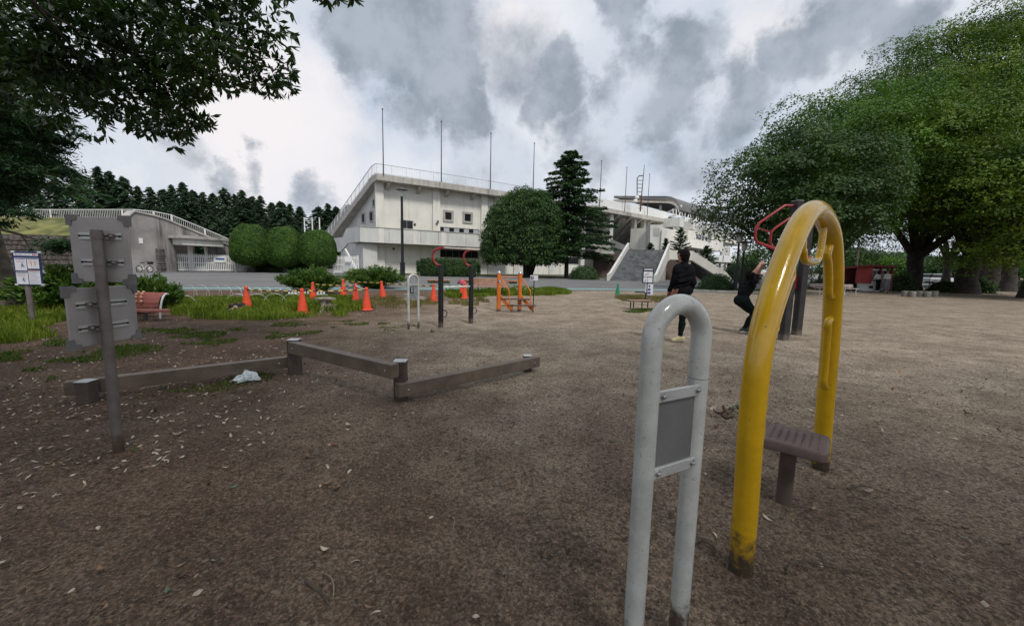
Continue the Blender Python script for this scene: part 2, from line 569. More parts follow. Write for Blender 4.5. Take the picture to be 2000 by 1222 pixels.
# ================================================================ the setting: ground, road, lawns
def ground_material():
    m = bpy.data.materials.new('bare_park_soil')
    m.use_nodes = True
    b = NB(m.node_tree)
    pos = b.n('ShaderNodeNewGeometry').outputs['Position']
    big = b.noise(pos, 0.28, 5, 0.6).outputs['Fac']
    mid = b.noise(pos, 2.1, 9, 0.72).outputs['Fac']
    fine = b.noise(pos, 46, 5, 0.75).outputs['Fac']
    grain = b.n('ShaderNodeTexVoronoi', {'Vector': pos, 'Scale': 95.0, 'Randomness': 1.0})
    grain2 = b.n('ShaderNodeTexVoronoi', {'Vector': pos, 'Scale': 41.0, 'Randomness': 1.0})
    sep = b.n('ShaderNodeSeparateXYZ', {0: pos})
    # trodden dry grit in the middle of the square, reddish earth on the left
    side = b.math('ADD', b.step(sep.outputs[0], -6.5, 0.5), b.math('MULTIPLY_ADD', big, 1.2, -0.6))
    side = b.math('MULTIPLY', side, b.step(sep.outputs[1], 1.0, 8.0, 0.45, 1.0), clamp=True)  # earth tone forced near the camera, canopy shade painted into the colour
    earth = b.mix(b.step(mid, 0.35, 0.68), (0.100, 0.065, 0.047), (0.165, 0.116, 0.084))
    grit = b.mix(b.step(mid, 0.3, 0.7), (0.215, 0.175, 0.135), (0.375, 0.325, 0.262))
    c = b.mix(b.step(side, 0.25, 0.85), earth, grit)
    c = b.mix(0.75, c, b.mix(b.step(fine, 0.30, 0.70), (0.36, 0.35, 0.34), (1.62, 1.58, 1.52)), 'MULTIPLY')
    spk = b.n('ShaderNodeSeparateColor', {0: grain.outputs['Color']}).outputs[0]
    c = b.mix(b.math('MULTIPLY', b.step(spk, 0.74, 0.96), 0.38), c, (0.33, 0.28, 0.22))
    patch = b.noise(pos, 0.75, 6, 0.6).outputs['Fac']
    c = b.mix(0.8, c, b.mix(b.step(patch, 0.36, 0.66), (0.80, 0.78, 0.76), (1.12, 1.12, 1.11)), 'MULTIPLY')
    cell = b.n('ShaderNodeTexVoronoi', {'Vector': pos, 'Scale': 88.0, 'Randomness': 1.0})
    rnd = b.n('ShaderNodeSeparateColor', {0: cell.outputs['Color']}).outputs[2]
    c = b.mix(0.7, c, b.mix(rnd, (0.45, 0.44, 0.43), (1.6, 1.58, 1.55)), 'MULTIPLY')
    spk2 = b.n('ShaderNodeSeparateColor', {0: grain2.outputs['Color']}).outputs[1]
    c = b.mix(b.math('MULTIPLY', b.step(spk2, 0.86, 0.97), 0.6), c, (0.045, 0.034, 0.028))
    h = b.math('ADD', b.math('MULTIPLY', grain.outputs['Distance'], -0.5), b.math('MULTIPLY', fine, 1.1))
    h = b.math('ADD', h, b.math('MULTIPLY', grain2.outputs['Distance'], -0.6))
    bn = b.n('ShaderNodeBump', {'Height': h, 'Strength': 1.0, 'Distance': 0.018}).outputs[0]
    pr = b.n('ShaderNodeBsdfPrincipled', {'Base Color': c, 'Roughness': 0.95, 'Specular IOR Level': 0.15, 'Normal': bn})
    out = b.n('ShaderNodeOutputMaterial')
    m.node_tree.links.new(pr.outputs[0], out.inputs[0])
    return m


SOIL = ground_material()


def soft(x, y):
    """gentle unevenness of the trodden ground"""
    return (0.010 * np.sin(1.9 * x + 0.7 * y + 1.3) * np.cos(1.3 * y - 0.8 * x) + 0.006 * np.sin(4.7 * x + 2.1) * np.sin(5.3 * y + 0.4)
            + 0.004 * np.sin(11.3 * x + 3.1 * y) * np.cos(9.7 * y - 4 * x) - 0.010)


def make_ground():
    na = 540
    rr = np.concatenate([[0.02], 0.35 * 1.026 ** np.arange(0, 312)])
    a = np.linspace(0, 2 * math.pi, na, endpoint=False)
    X = rr[:, None] * np.sin(a)[None]; Y = rr[:, None] * np.cos(a)[None]
    fade = np.clip(1.4 - rr / 26, 0, 1)[:, None]
    Z = (soft(X, Y) + RNG.normal(size=X.shape) * 0.0016 * np.clip(rr / 2, 0.5, 1)[:, None]) * fade - 0.004 * (1 - fade)
    V = np.stack([X, Y, Z], -1).reshape(-1, 3)
    i = np.arange(len(rr) - 1)[:, None] * na; j = np.arange(na)[None]; j2 = (j + 1) % na
    Q = np.stack([i + j, i + na + j, i + na + j2, i + j2], -1).reshape(-1, 4)
    me = np_mesh('ground', V, Q, SOIL)
    me.polygons.foreach_set('use_smooth', [True] * len(me.polygons))
    return link('ground', me, kind='structure')


make_ground()


def sheet(name, pts, mat, z, sub=None, kind='structure'):
    mb = MB()
    mb.add([(p[0], p[1], z) for p in pts], [tuple(range(len(pts)))])
    return mb.build(name, mat, None, kind=kind)


# asphalt forecourt between the square and the stadium; its near edge runs slightly away to the right
near = [(-95, -6), (-30, 12.2), (-14.8, 17.3), (-6, 20.2), (1.5, 23.2), (6, 24.3), (13.5, 25.0), (20, 30.5), (27, 37.5), (48, 44), (120, 50)]
sheet('road', near + [(180, 130), (60, 170), (-160, 120), (-170, 20)], ASPH, 0.006)
ln_a = [(-95, -4.6), (-30, 13.7), (-14.8, 18.8), (-6, 21.7), (1.5, 24.7), (6, 25.7), (13.5, 26.3), (19, 31.2)]
mb = MB()
for (x0, y0), (x1, y1) in zip(ln_a[:-1], ln_a[1:]):
    o = len(mb.v)
    mb.v += [Vector((x0, y0, .011)), Vector((x1, y1, .011)), Vector((x1 - .05, y1 + .55, .011)), Vector((x0 - .05, y0 + .55, .011))]
    mb.f.append((o, o + 1, o + 2, o + 3))
mb.build('lane_marking', TURQ, None, kind='structure')
LAWNM = M('thin_lawn', (0.075, 0.10, 0.030), 0.95, 0.35, 1.2, 0.5, 40, col2=(0.13, 0.12, 0.055))
sheet('stadium_verge', [(-13.5, 48.3), (-4, 52.0), (9.8, 47.6), (10.2, 50), (14, 58), (3, 66), (-17, 54)], LAWNM, 0.012)
sheet('shrub_verge', [(12.0, 26.2), (13.0, 25.3), (17.5, 25.6), (19.5, 28.8), (17.2, 31.0), (13.2, 30.4)], LAWNM, 0.017)
# kerb stones of that round bed
kb = [(11.9, 26.2), (13.0, 25.2), (17.6, 25.5), (19.7, 28.8), (17.2, 31.1), (13.1, 30.5), (11.9, 26.2)]
mb = MB()
for (x0, y0), (x1, y1) in zip(kb[:-1], kb[1:]):
    a, c = Vector((x0, y0, 0)), Vector((x1, y1, 0))
    d = (c - a); L = d.length; d.normalize(); nrm = Vector((-d.y, d.x, 0))
    mb.box((a + c) / 2 + Vector((0, 0, .05)), d * (L / 2 - .004), nrm * .06, (0, 0, .07))
mb.build('kerb', CONC, None, kind='structure')


# ================================================================ stadium
class Wall:
    """a vertical plane from A to B (plan), with its own coordinates s (along) and z (up)"""

    def __init__(self, A, B):
        self.A = Vector((A[0], A[1], 0)); self.B = Vector((B[0], B[1], 0))
        self.u = (self.B - self.A); self.L = self.u.length; self.u.normalize()
        self.n = Vector((self.u.y, -self.u.x, 0))      # towards the camera for walls running left to right

    def sz(self, px, py):
        d = ray(px, py)
        t = (self.A - EYE).dot(self.n) / d.dot(self.n)
        p = EYE + d * t
        return (p - self.A).dot(self.u), p.z

    def pt(self, s, z, o=0.0):
        return self.A + self.u * s + self.n * o + Vector((0, 0, z))

    def slab(self, mb, s0, s1, z0, z1, o0, o1):
        return mb.hexa([self.pt(s0, z0, o1), self.pt(s1, z0, o1), self.pt(s1, z0, o0), self.pt(s0, z0, o0),
                        self.pt(s0, z1, o1), self.pt(s1, z1, o1), self.pt(s1, z1, o0), self.pt(s0, z1, o0)])

    def rect(self, x0, y0, x1, y1):
        a = self.sz(x0, y1); b = self.sz(x1, y0); c = self.sz(x0, y0); d = self.sz(x1, y1)
        return (a[0] + c[0]) / 2, (b[0] + d[0]) / 2, (a[1] + d[1]) / 2, (b[1] + c[1]) / 2


def window(w, s0, s1, z0, z1, parent, frame=0.12, proud=0.10, panes=1, mat=None, fm=None):
    mb = MB()
    fm = fm or CONC
    w.slab(mb, s0 - frame, s0, z0 - frame, z1 + frame, -0.02, proud)
    w.slab(mb, s1, s1 + frame, z0 - frame, z1 + frame, -0.02, proud)
    w.slab(mb, s0, s1, z1, z1 + frame, -0.02, proud)
    w.slab(mb, s0, s1, z0 - frame, z0, -0.02, proud)
    f = mb.build('window', fm, parent)
    k = (s1 - s0) / panes
    for i in range(panes):
        g = MB()
        w.slab(g, s0 + i * k + .015, s0 + (i + 1) * k - .015, z0 + .004, z1 - .004, -0.02, 0.012 + (i % 2) * .008)
        g.build('pane', mat if mat and i % 2 else PANE, f)
    return f


E0, E1, E2, E3, E4 = (-18.11, 53.25), (-10.48, 58.03), (-3.65, 62.58), (17.4, 78.25), (36.75, 95.13)
stadium = thing('stadium_stand', (-19.0, 53.0, 0), 'cream concrete stadium stand with flat overhanging rim and grey balcony behind the topiary', 'stadium')
inn = Vector((-0.542, 0.84, 0))
W1 = Wall(Vector((*E0, 0)) + inn * 1.5 + Vector((.55, .34, 0)), Vector((*E2, 0)) + inn * 1.5)
W2 = Wall(W1.B, Vector((*E3, 0)) + Vector((-.597, .80, 0)) * 1.5)
ROOFZ = 12.2
mb = MB()
W1.slab(mb, 0, W1.L, 0, ROOFZ, -0.6, 0)
mb.build('wall', WALLW, stadium)
mb = MB()
W2.slab(mb, 0.0, W2.L * .72, 0, ROOFZ, -0.6, 0)
mb.build('wall', WALLW, stadium)
# columns on the upper wall and below the balcony
for px in (741, 851, 944):
    s = W1.sz(px, 430)[0]
    mb = MB(); W1.slab(mb, s - .55, s + .55, 0, ROOFZ - .02, 0.003, .38)
    mb.build('column', WALLW, stadium)
for s in (6.0, 14.0, 22.0, 30.0):
    mb = MB(); W2.slab(mb, s - .5, s + .5, 0, ROOFZ - .02, 0.003, .38)
    mb.build('column', PARAP, stadium)
# ground storey: plinth line, dark strip windows, entrance wall panels
a = W1.rect(793, 432, 935, 446) 
window(W1, *W1.rect(857, 446, 934, 455.5), stadium, .1, .08, 8, PANEL)
window(W1, *W1.rect(858, 489, 933, 503), stadium, .1, .08, 6)
window(W1, *W1.rect(783, 431, 806, 446), stadium, .08, .06, 2)
for (x0, x1, y0, y1) in ((869, 881.5, 415, 429), (907, 919, 418, 432)):
    window(W1, *W1.rect(x0, y0, x1, y1), stadium, .32, .14, 1)
for px0, px1 in ((956, 1012), (1040, 1075), (1098, 1130)):
    s0, s1 = W2.sz(px0, 500)[0], W2.sz(px1, 500)[0]
    window(W2, s0, s1, 2.0, 3.2, stadium, .1, .08, 4)
    mb = MB(); W2.slab(mb, s0 - .4, s1 + .4, 0.02, 1.85, 0.003, .12)
    mb.build('wall_panel', WALLW, stadium)
for px, py in ((853, 433), (851, 437), (810, 438), (767, 486)):
    s, z = W1.sz(px, py)
    mb = MB(); mb.lathe(W1.pt(s, z, .40 if px != 810 else 0.02), [(.16, 0), (.16, .12), (.06, .18)], 8, W1.n)
    mb.build('wall_lamp', STEELD, stadium)
# balcony: deck, grey parapet with pale panel joints, coping
BW = Wall((-19.78, 51.52), (-5.08, 60.0))
BL = BW.sz(1010, 480)[0]
mb = MB(); BW.slab(mb, 0, BL, 4.02, 4.3, -2.6, -.02)
mb.build('balcony_deck', CONC, stadium)
js = sorted([0, BL] + [BW.sz(px, 460)[0] for px in (760, 822, 857, 875, 910, 960)])
for s0, s1 in zip(js[:-1], js[1:]):
    mb = MB(); BW.slab(mb, s0 + .02, s1 - .02, 4.05, 5.95, -.2, 0)
    mb.build('parapet_panel', PARAP, stadium)
mb = MB(); BW.slab(mb, -.06, BL, 5.952, 6.06, -.27, .06)
mb.build('coping', CONC, stadium)
for px in (745, 811, 866):
    s = BW.sz(px, 460)[0]
    mb = MB(); BW.slab(mb, s - .3, s + .3, 4.06, 5.93, .003, .02)
    mb.build('parapet_strip', WALLW, stadium)
# end wall and the rake of the stand, falling away to the left
d2 = Vector((-0.636, 0.772, 0))
EW = Wall(W1.A + d2 * 22 + Vector((.4, .6, 0)), W1.A)
mb = MB()
zt = lambda L: ROOFZ - 0.15 - max(0, L - 1.2) * 0.335
pts = [EW.pt(EW.L, 0), EW.pt(EW.L, ROOFZ - .2), EW.pt(EW.L - 1.4, ROOFZ - .3), EW.pt(EW.L - 20, zt(20)), EW.pt(EW.L - 20, 0)]
mb.prism(pts, -EW.n * .5)
mb.build('end_wall', PARAP, stadium)
for (x0, x1, y0, y1) in ((708, 712.5, 418, 434), (723, 728.5, 415, 431), (729.5, 733, 391, 402)):
    window(EW, *EW.rect(x0, y0, x1, y1), stadium, .2, .12, 1)
# balcony wrap on the end: parapet and the outer stair that drops to the left
EB = Wall(Vector((-19.78, 51.52, 0)) + d2 * 22, (-19.78, 51.52))
prof = [(0, 4.05), (0, 6.0), (-5.6, 6.0), (-7.2, 4.9), (-13, 4.9), (-13, 2.9), (-8.5, 2.9), (-5.0, 4.05)]
mb = MB(); mb.prism([EB.pt(EB.L + s, z) for s, z in prof], -EB.n * .2)
mb.build('parapet_panel', PARAP, stadium)
mb = MB(); mb.prism([EB.pt(EB.L + s, z) for s, z in ((0, 6.003), (0, 6.1), (-5.62, 6.1), (-7.22, 5.0), (-13, 5.0), (-13, 4.905), (-7.2, 4.905), (-5.6, 6.003))], -EB.n * .26)
mb.build('coping', CONC, stadium)
mb = MB(); EB.slab(mb, EB.L - 5.0, EB.L - .02, 4.02, 4.3, -2.6, -.2)
mb.build('balcony_deck', CONC, stadium)
mb = MB(); EB.slab(mb, EB.L - 3.4, EB.L - .5, 0, 4.03, -2.4, -.5)
mb.build('stair_wall', PARAP, stadium)
mb = MB(); mb.prism([EB.pt(EB.L + s, z, -.05) for s, z in ((-6.0, 2.6), (-6.0, 3.3), (-1.6, .6), (-1.6, 0), (-2.4, 0))], EB.n * .22)
mb.build('stair_cheek', WHITEP, stadium)
# rim slab of the stand: fascia along the facade, brackets, railing
rim = [Vector((*p, 0)) for p in (E0, E1, E2, E3, E4)]
mb = MB()
for a, b in zip(rim[:-1], rim[1:]):
    u = (b - a).normalized(); nn = Vector((-u.y, u.x, 0))
    mb.hexa([a + Vector((0, 0, ROOFZ)), b + Vector((0, 0, ROOFZ)), b + nn * 5 + Vector((0, 0, ROOFZ)), a + nn * 5 + Vector((0, 0, ROOFZ)),
             a + Vector((0, 0, 13)), b + Vector((0, 0, 13)), b + nn * 5 + Vector((0, 0, 13)), a + nn * 5 + Vector((0, 0, 13))])
mb.build('rim_slab', SLABC, stadium)
rk0 = rim[0]; rk1 = rim[0] + d2 * 1.6; rk2 = rim[0] + d2 * 25
mb = MB()
q = [(rk0, 13), (rk1, 12.9), (rk2, 5.6), (rk2, 4.7), (rk1, 12.0), (rk0, ROOFZ)]
mb.prism([p + Vector((0, 0, z)) for p, z in q], Vector((.86, .5, 0)) * 2.2)
mb.build('rake_slab', SLABC, stadium)
for k in range(16):
    t = 1.5 + k * 4.3
    acc_l = 0
    for a, b in zip(rim[:-1], rim[1:]):
        L = (b - a).length
        if acc_l <= t < acc_l + L:
            u = (b - a).normalized(); nn = Vector((-u.y, u.x, 0)); p = a + u * (t - acc_l)
            mb = MB()
            mb.prism([p + nn * .35 + Vector((0, 0, ROOFZ - .003)), p + nn * 1.49 + Vector((0, 0, ROOFZ - .003)), p + nn * 1.49 + Vector((0, 0, ROOFZ - .95)), p + nn * .35 + Vector((0, 0, ROOFZ - .35))], u * .4)
            mb.build('rim_bracket', SLABC, stadium)
        acc_l += L
rail = MB(); posts = MB()
tops = [rk2 + Vector((0, 0, 6.9)), rk1 + Vector((0, 0, 14.2))] + [p + Vector((0, 0, 14.3)) for p in rim]
feet = [rk2 + Vector((0, 0, 5.5)), rk1 + Vector((0, 0, 12.8))] + [p + Vector((0, 0, 12.95)) for p in rim]
ins_v = Vector((-.3, .5, 0)) * .5
for i in range(len(tops) - 2):
    a, b, c, d = tops[i] + ins_v, tops[i + 1] + ins_v, feet[i] + ins_v, feet[i + 1] + ins_v
    rail.tube([a, b], .045, 5); rail.tube([c + Vector((0, 0, .2)), d + Vector((0, 0, .2))], .03, 4)
    L = (b - a).length
    for k in range(int(L / .24)):
        t = (k + .5) / int(L / .24)
        posts.tube([c.lerp(d, t), a.lerp(b, t)], .045 if k % 8 == 0 else .014, 3, cap=False)
rail.build('handrail', RAILM, stadium)
posts.build('balusters', RAILM, stadium, kind='stuff')
# solid pale screen on the right half of the rim
W4 = Wall(E3, E4)
mb = MB(); W4.slab(mb, -2, W4.L, 12.98, 14.7, -.6, -.45)
mb.build('rim_screen', WHITEP, stadium)
# open bays on the right: columns, sloping underside of the terraces, inner wall
W3 = Wall(Vector((*E3, 0)) + Vector((-.66, .75, 0)) * 2.0, Vector((*E4, 0)) + Vector((-.66, .75, 0)) * 2.0)
for px in (1186, 1240, 1258):
    s = W3.sz(px, 470)[0]
    mb = MB(); W3.slab(mb, s - .45, s + .45, 0, ROOFZ - .01, -.9, 0)
    mb.build('column', WALLW, stadium)
mb = MB()
W3.slab(mb, -8, W3.L, 0, 9.5, -7.6, -7)
mb.build('inner_wall', CONC, stadium)
for k in range(6):
    s = -4 + k * 4.5
    mb = MB()
    mb.prism([W3.pt(s, 11.9, -.92), W3.pt(s, 11.2, -.92), W3.pt(s, 5.2, -6.98), W3.pt(s, 6.2, -6.98)], W3.u * .5)
    mb.build('terrace_beam', CONC, stadium)
mb = MB()
mb.prism([W3.pt(-8, ROOFZ - .02, -1.0), W3.pt(-8, 6.3, -6.97), W3.pt(-8, 6.8, -6.97), W3.pt(-8, ROOFZ - .02, -1.6)], W3.u * (W3.L + 8))
mb.build('terrace_slab', CONC, stadium)
window(Wall(W3.pt(0, 0, -6.99), W3.pt(W3.L, 0, -6.99)), W3.sz(1212, 470)[0] + 1.5, W3.sz(1229, 470)[0] + 2, 4.4, 6.2, stadium, .1, .1, 3)

# flagpoles standing on the rim and the antenna mast
FP = [(749, 215, 340), (862, 239, 354), (957.5, 262, 368), (1041, 281, 381), (1171, 315, 402), (1220, 328, 412), (1264, 341, 420)]
for i, (px, yt, yb) in enumerate(FP):
    b = G(px, yb, 13.0)
    zt_ = P(px, yt, b.y).z
    mb = MB(); mb.tube([b + Vector((0, 0, -.1)), Vector((b.x, b.y, zt_))], [.085, .05], 8)
    fp = thing('flagpole', b, 'bare slender flagpole standing on the concrete rim of the stadium', 'flagpole', 'flagpoles on the stadium rim')
    mb.build('pole', STEELD, fp)
    mb = MB(); mb.lathe((b.x, b.y, zt_), [(.03, 0), (.11, .06), (.11, .16), (.02, .22)], 8)
    mb.build('finial', STEELD, fp)
b = G(1248, 412, 13.0)
an = thing('antenna_mast', b, 'dark steel antenna mast with orange ladder cage and dishes on the stadium rim', 'antenna')
zt_ = P(1256, 322, b.y).z
mb = MB(); mb.tube([b + Vector((.25, 0, -.1)), Vector((b.x + .55, b.y, zt_))], [.14, .05], 8); mb.build('mast', STEELD, an)
mb = MB(); mb.tube([b + Vector((-.5, 0, 2.0)), Vector((b.x - .75, b.y, b.z + 6.5)), Vector((b.x - .3, b.y, b.z + 6.9)), Vector((b.x + .4, b.y, b.z + 6.9))], .1, 6); mb.build('bracket_arm', STEELD, an)
for k in range(5):
    mb = MB(); mb.tube([b + Vector((-.6 - .03 * k, 0, 3 + k * .75)), b + Vector((.35 + .03 * k, 0, 3 + k * .75))], .06, 5); mb.build('crossbar', STEELD, an)
for k in range(6):
    mb = MB(); mb.lathe(b + Vector((.28, 0, .5 + k * .45)), [(.42, 0), (.42, .06)], 10); mb.build('cage_ring', flat('rust_orange_paint', (.32, .12, .06)), an)
for z, x in ((2.6, -.6), (1.9, -.9)):
    mb = MB(); mb.lathe(b + Vector((x, -.2, z)), [(.42, 0), (.36, .1), (.1, .2)], 12, (-.3, -1, 0)); mb.build('dish', WHITEP, an)

# ---------------------------------------------------------------- main grandstand with the curved roof
gs = thing('grandstand', (44, 92, 0), 'white grandstand with a grey curved roof and steel struts behind the outside stairs', 'grandstand')
ga = Vector((.70, .714, 0))          # along the stand, away to the right
gc = Vector((-.714, .70, 0))         # across it, towards the field
R0 = P(1326, 402, 97.0)              # low rear eave at the near end
R1 = P(1301, 383, 97.5)
R2 = P(1199, 382.5, 101.0)
arc = [R0]
for k in range(1, 8):
    t = k / 7 * math.pi / 2
    arc.append(Vector((R0.x + (R1.x - R0.x) * (1 - math.cos(t)), R0.y + (R1.y - R0.y) * (1 - math.cos(t)), R0.z + (R1.z - R0.z) * math.sin(t))))
arc.append(R2)
low = [Vector((p.x, p.y, p.z - (.9 if i < len(arc) - 1 else .5))) for i, p in enumerate(arc)]
mb = MB(); mb.prism(arc + low[::-1], ga * 62)
mb.build('roof', ROOFG, gs, smooth=True)
mb = MB(); mb.prism([p + Vector((0, 0, -.92)) - ga * .15 for p in arc] + [p + Vector((0, 0, -1.6)) - ga * .15 for p in arc[::-1]], ga * .6)
mb.build('roof_rib', M('pale_roof_rib', (.40, .37, .33), .6), gs)
# rear concourse wall, seat-tier fascia and boxes
GW = Wall((R0.x - 1.0, R0.y - 1.0), (R0.x - 1.0 + ga.x * 60, R0.y - 1.0 + ga.y * 60))
mb = MB(); GW.slab(mb, 0, 60, 10.8, 13.6, -.5, -.05); mb.build('concourse_fascia', PARAP, gs)
mb = MB(); GW.slab(mb, -1.5, 60, 10.0, 10.8, -6, .3); mb.build('concourse_slab', WALLW, gs)
for k in range(6):
    s = 1.0 + k * 5.4
    p = GW.pt(s, 10.9, -.2)
    for (o, zz) in ((0, 4.7), (-2.0, 4.6), (2.4, 4.5)):
        mb = MB(); mb.tube([p, GW.pt(s + o, 10.9 + zz, -.4)], .17, 6); mb.build('strut', WHITEP, gs)
    mb = MB(); mb.tube([p + Vector((0, 0, 3.4)) - GW.n * 0, GW.pt(s, 13.9, -4)], .16, 6); mb.build('tie', WHITEP, gs)
pc = P(1290, 410, 101.0)
mb = MB(); mb.lathe((pc.x, pc.y, 9.8), [(1.5, 0), (1.5, 4.6), (.8, 5.2)], 14); mb.build('roof_pier', PARAP, gs)
for (dx, dz) in ((-6.5, 2.2), (5.2, 2.0)):
    mb = MB(); mb.tube([(pc.x, pc.y, 14.6), Vector((pc.x, pc.y, 14.6 + dz)) + gc * (-dx)], .28, 6); mb.build('strut', WHITEP, gs)
mb = MB(); mb.tube([(pc.x, pc.y, 14.6), (pc.x, pc.y, 17.2)], .32, 6); mb.build('strut', WHITEP, gs)
# inner dark back of the upper tier below the roof
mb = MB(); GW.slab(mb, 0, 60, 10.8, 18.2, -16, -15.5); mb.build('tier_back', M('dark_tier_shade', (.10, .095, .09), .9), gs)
# projecting beam-end blocks
for (x0, x1, y0, y1, dY) in ((1302, 1329, 427, 443, 0), (1329, 1352, 434, 449, 2.5), (1356, 1375, 441, 455, 6.5), (1378, 1390, 447, 458, 10)):
    c0 = P((x0 + x1) / 2, (y0 + y1) / 2, 93 + dY)
    w = (x1 - x0) / FPX * (93 + dY) / 2; h = (y1 - y0) / FPX * (93 + dY) / 2
    mb = MB(); mb.box(c0, GW.u * w * .75, GW.n * 1.9, (0, 0, h)); mb.build('beam_end', PARAP, gs)
# white office block with two strip windows
OW = Wall(P(1343, 470, 91)[:2], P(1412, 480, 113)[:2])
z1 = OW.sz(1346, 449)[1]; z0 = OW.sz(1346, 482)[1]
mb = MB(); OW.slab(mb, 0, OW.L, z0, z1, -7, 0); mb.build('office_wall', WALLW, gs)
for (x0, x1, y0, y1) in ((1360, 1372.5, 459, 467), (1378, 1389, 463, 471)):
    window(OW, *OW.rect(x0, y0, x1, y1), gs, .12, .05, 4, PANEL)
mb = MB(); OW.slab(mb, -14, -.02, 0, z1 - .6, -7.2, -.6); mb.build('side_wall', WALLW, gs)
mb = MB(); OW.slab(mb, 0.5, OW.L, 0, z0, -6.2, -3); mb.build('ground_wall', M('brown_tile_wall', (.15, .10, .085), .8), gs)
for k in range(7):
    mb = MB(); OW.slab(mb, 2 + k * 3.4, 2.5 + k * 3.4, 0, z0, -2.9, -2.2); mb.build('column', WALLW, gs)
for k in range(5):
    c0 = P(1411 + k * 3.2, 480, 114 + k * 2)
    mb = MB(); mb.tube([Vector((c0.x, c0.y, 0)), Vector((c0.x, c0.y, 8.5))], .5, 8); mb.build('downpipe', PARAP, gs)
# lettered white canopy band
CB = Wall(P(1374, 505, 84)[:2], P(1432, 508, 97)[:2])
zb0, zb1 = CB.sz(1384, 510)[1], CB.sz(1384, 496)[1]
mb = MB(); CB.slab(mb, -3, CB.L, zb0, zb1, -5, 0); mb.build('canopy_band', WHITEP, gs)
mb = MB(); CB.slab(mb, CB.L + .01, CB.L + 9, zb0 - .1, zb1 - .4, -5.2, -.3); mb.build('canopy_end', PARAP, gs)
for k in range(5):
    mb = MB(); CB.slab(mb, 1 + k * 3.6, 1.5 + k * 3.6, 0, zb0 - .003, -.9, -.4); mb.build('canopy_post', WALLW, gs)


def lettering(text, origin, right, up, height, mat, parent, name='lettering', spacing=1.0):
    cu = bpy.data.curves.new(name, 'FONT')
    cu.body = text
    cu.size = height
    cu.space_character = spacing
    cu.extrude = height * 0.01
    tmp = bpy.data.objects.new(name, cu)
    COL.objects.link(tmp)
    dg = bpy.context.evaluated_depsgraph_get()
    me = bpy.data.meshes.new_from_object(tmp.evaluated_get(dg))
    COL.objects.unlink(tmp)
    bpy.data.objects.remove(tmp)
    right, up = Vector(right).normalized(), Vector(up).normalized()
    nrm = right.cross(up)
    off = OFF.get(parent.as_pointer(), Vector())
    mt = Matrix.Identity(4)
    o = Vector(origin) - off
    for i in range(3):
        mt[i][0] = right[i]; mt[i][1] = up[i]; mt[i][2] = nrm[i]; mt[i][3] = o[i]
    me.transform(mt)
    me.materials.clear()
    me.materials.append(mat)
    return link(name, me, parent)


INK = flat('black_ink', (.02, .022, .03))
s0 = CB.sz(1382.5, 506)[0]; s1 = CB.sz(1403.5, 506)[0]
zt0 = CB.sz(1392, 507.5)[1]
nch = 8
for i, ch in enumerate('動公園陸上競技場'):
    sz = (s1 - s0) / nch
    lettering(ch, CB.pt(s0 + i * sz, zt0, .03), CB.u, (0, 0, 1), sz * .98, INK, gs)
mb = MB(); mb.box(CB.pt(CB.sz(1412, 507)[0], zt0 + .5, .03), CB.u * .18, CB.n * .02, (0, 0, .62)); mb.build('emblem', INK, gs)
# tapering concrete pylon left of the stand
py = P(1281, 470, 80)
pyl = thing('concrete_pylon', (py.x, py.y, 0), 'grey flaring concrete pylon with a small louvre between open bays and pine trees', 'pylon')
mb = MB()
pw, pz = 10 / FPX * 80, P(1281, 439, 80).z
mb.hexa([(py.x - pw * .8, py.y, 0), (py.x + pw * .8, py.y, 0), (py.x + pw * .8, py.y + 2.5, 0), (py.x - pw * .8, py.y + 2.5, 0),
         (py.x - pw * 1.25, py.y, pz), (py.x + pw * 1.25, py.y, pz), (py.x + pw * 1.25, py.y + 2.5, pz), (py.x - pw * 1.25, py.y + 2.5, pz)])
mb.build('shaft', PARAP, pyl)
mb = MB(); mb.abox(py.x - .55, py.x + .55, py.y - .06, py.y - .003, pz - 2.2, pz - .6); mb.build('louvre', CONC, pyl)
mb = MB(); mb.abox(py.x + pw * .9, py.x + pw * .9 + .9, py.y - .4, py.y + .8, 0, pz - 1.0); mb.build('fin', WALLW, pyl)

# ---------------------------------------------------------------- outside stair: stone flight, landing, second flight to the right
st = thing('outside_stair', (13, 44, 0), 'outside staircase of dark stone steps between white parapets leading up to the stadium', 'staircase')
sb0, sb1 = Vector((10.75, 43.75, 0)), Vector((15.4, 43.2, 0))       # foot of the flight
su = (sb1 - sb0).normalized()
sf = Vector((.50, .866, 0))                                          # direction of climb
NST, RISE, GO = 22, 3.75 / 22, 0.345
LZ = 3.75
for k in range(NST):
    a = sb0 + sf * GO * k + Vector((0, 0, k * RISE)); b_ = sb1 + sf * GO * k + Vector((0, 0, k * RISE))
    mb = MB()
    c_, d_ = b_ + sf * (GO + .03), a + sf * (GO + .03)
    h = Vector((0, 0, RISE))
    z0 = Vector((0, 0, -k * RISE if k < 1 else -.12))
    mb.hexa([a + z0, b_ + z0, c_ + z0, d_ + z0, a + h, b_ + h, c_ + h, d_ + h])
    mb.build('step', STONE, st)
topa = sb0 + sf * GO * NST; topb = sb1 + sf * GO * NST
for nm, p0, sgn in (('left', sb0, -1), ('right', sb1, 1)):
    e = su * (.26 * sgn)
    q0 = p0 + su * (.004 * sgn)
    p1 = q0 + sf * GO * NST
    prof = [q0 - sf * .3, q0 - sf * .3 + Vector((0, 0, .75)), q0 + sf * .5 + Vector((0, 0, .92)), p1 + sf * .2 + Vector((0, 0, LZ + .85)), p1 + sf * .2 + Vector((0, 0, LZ - 1.0)), q0 + sf * 1.6]
    mb = MB(); mb.prism(prof, e); mb.build('parapet', PARAP, st)
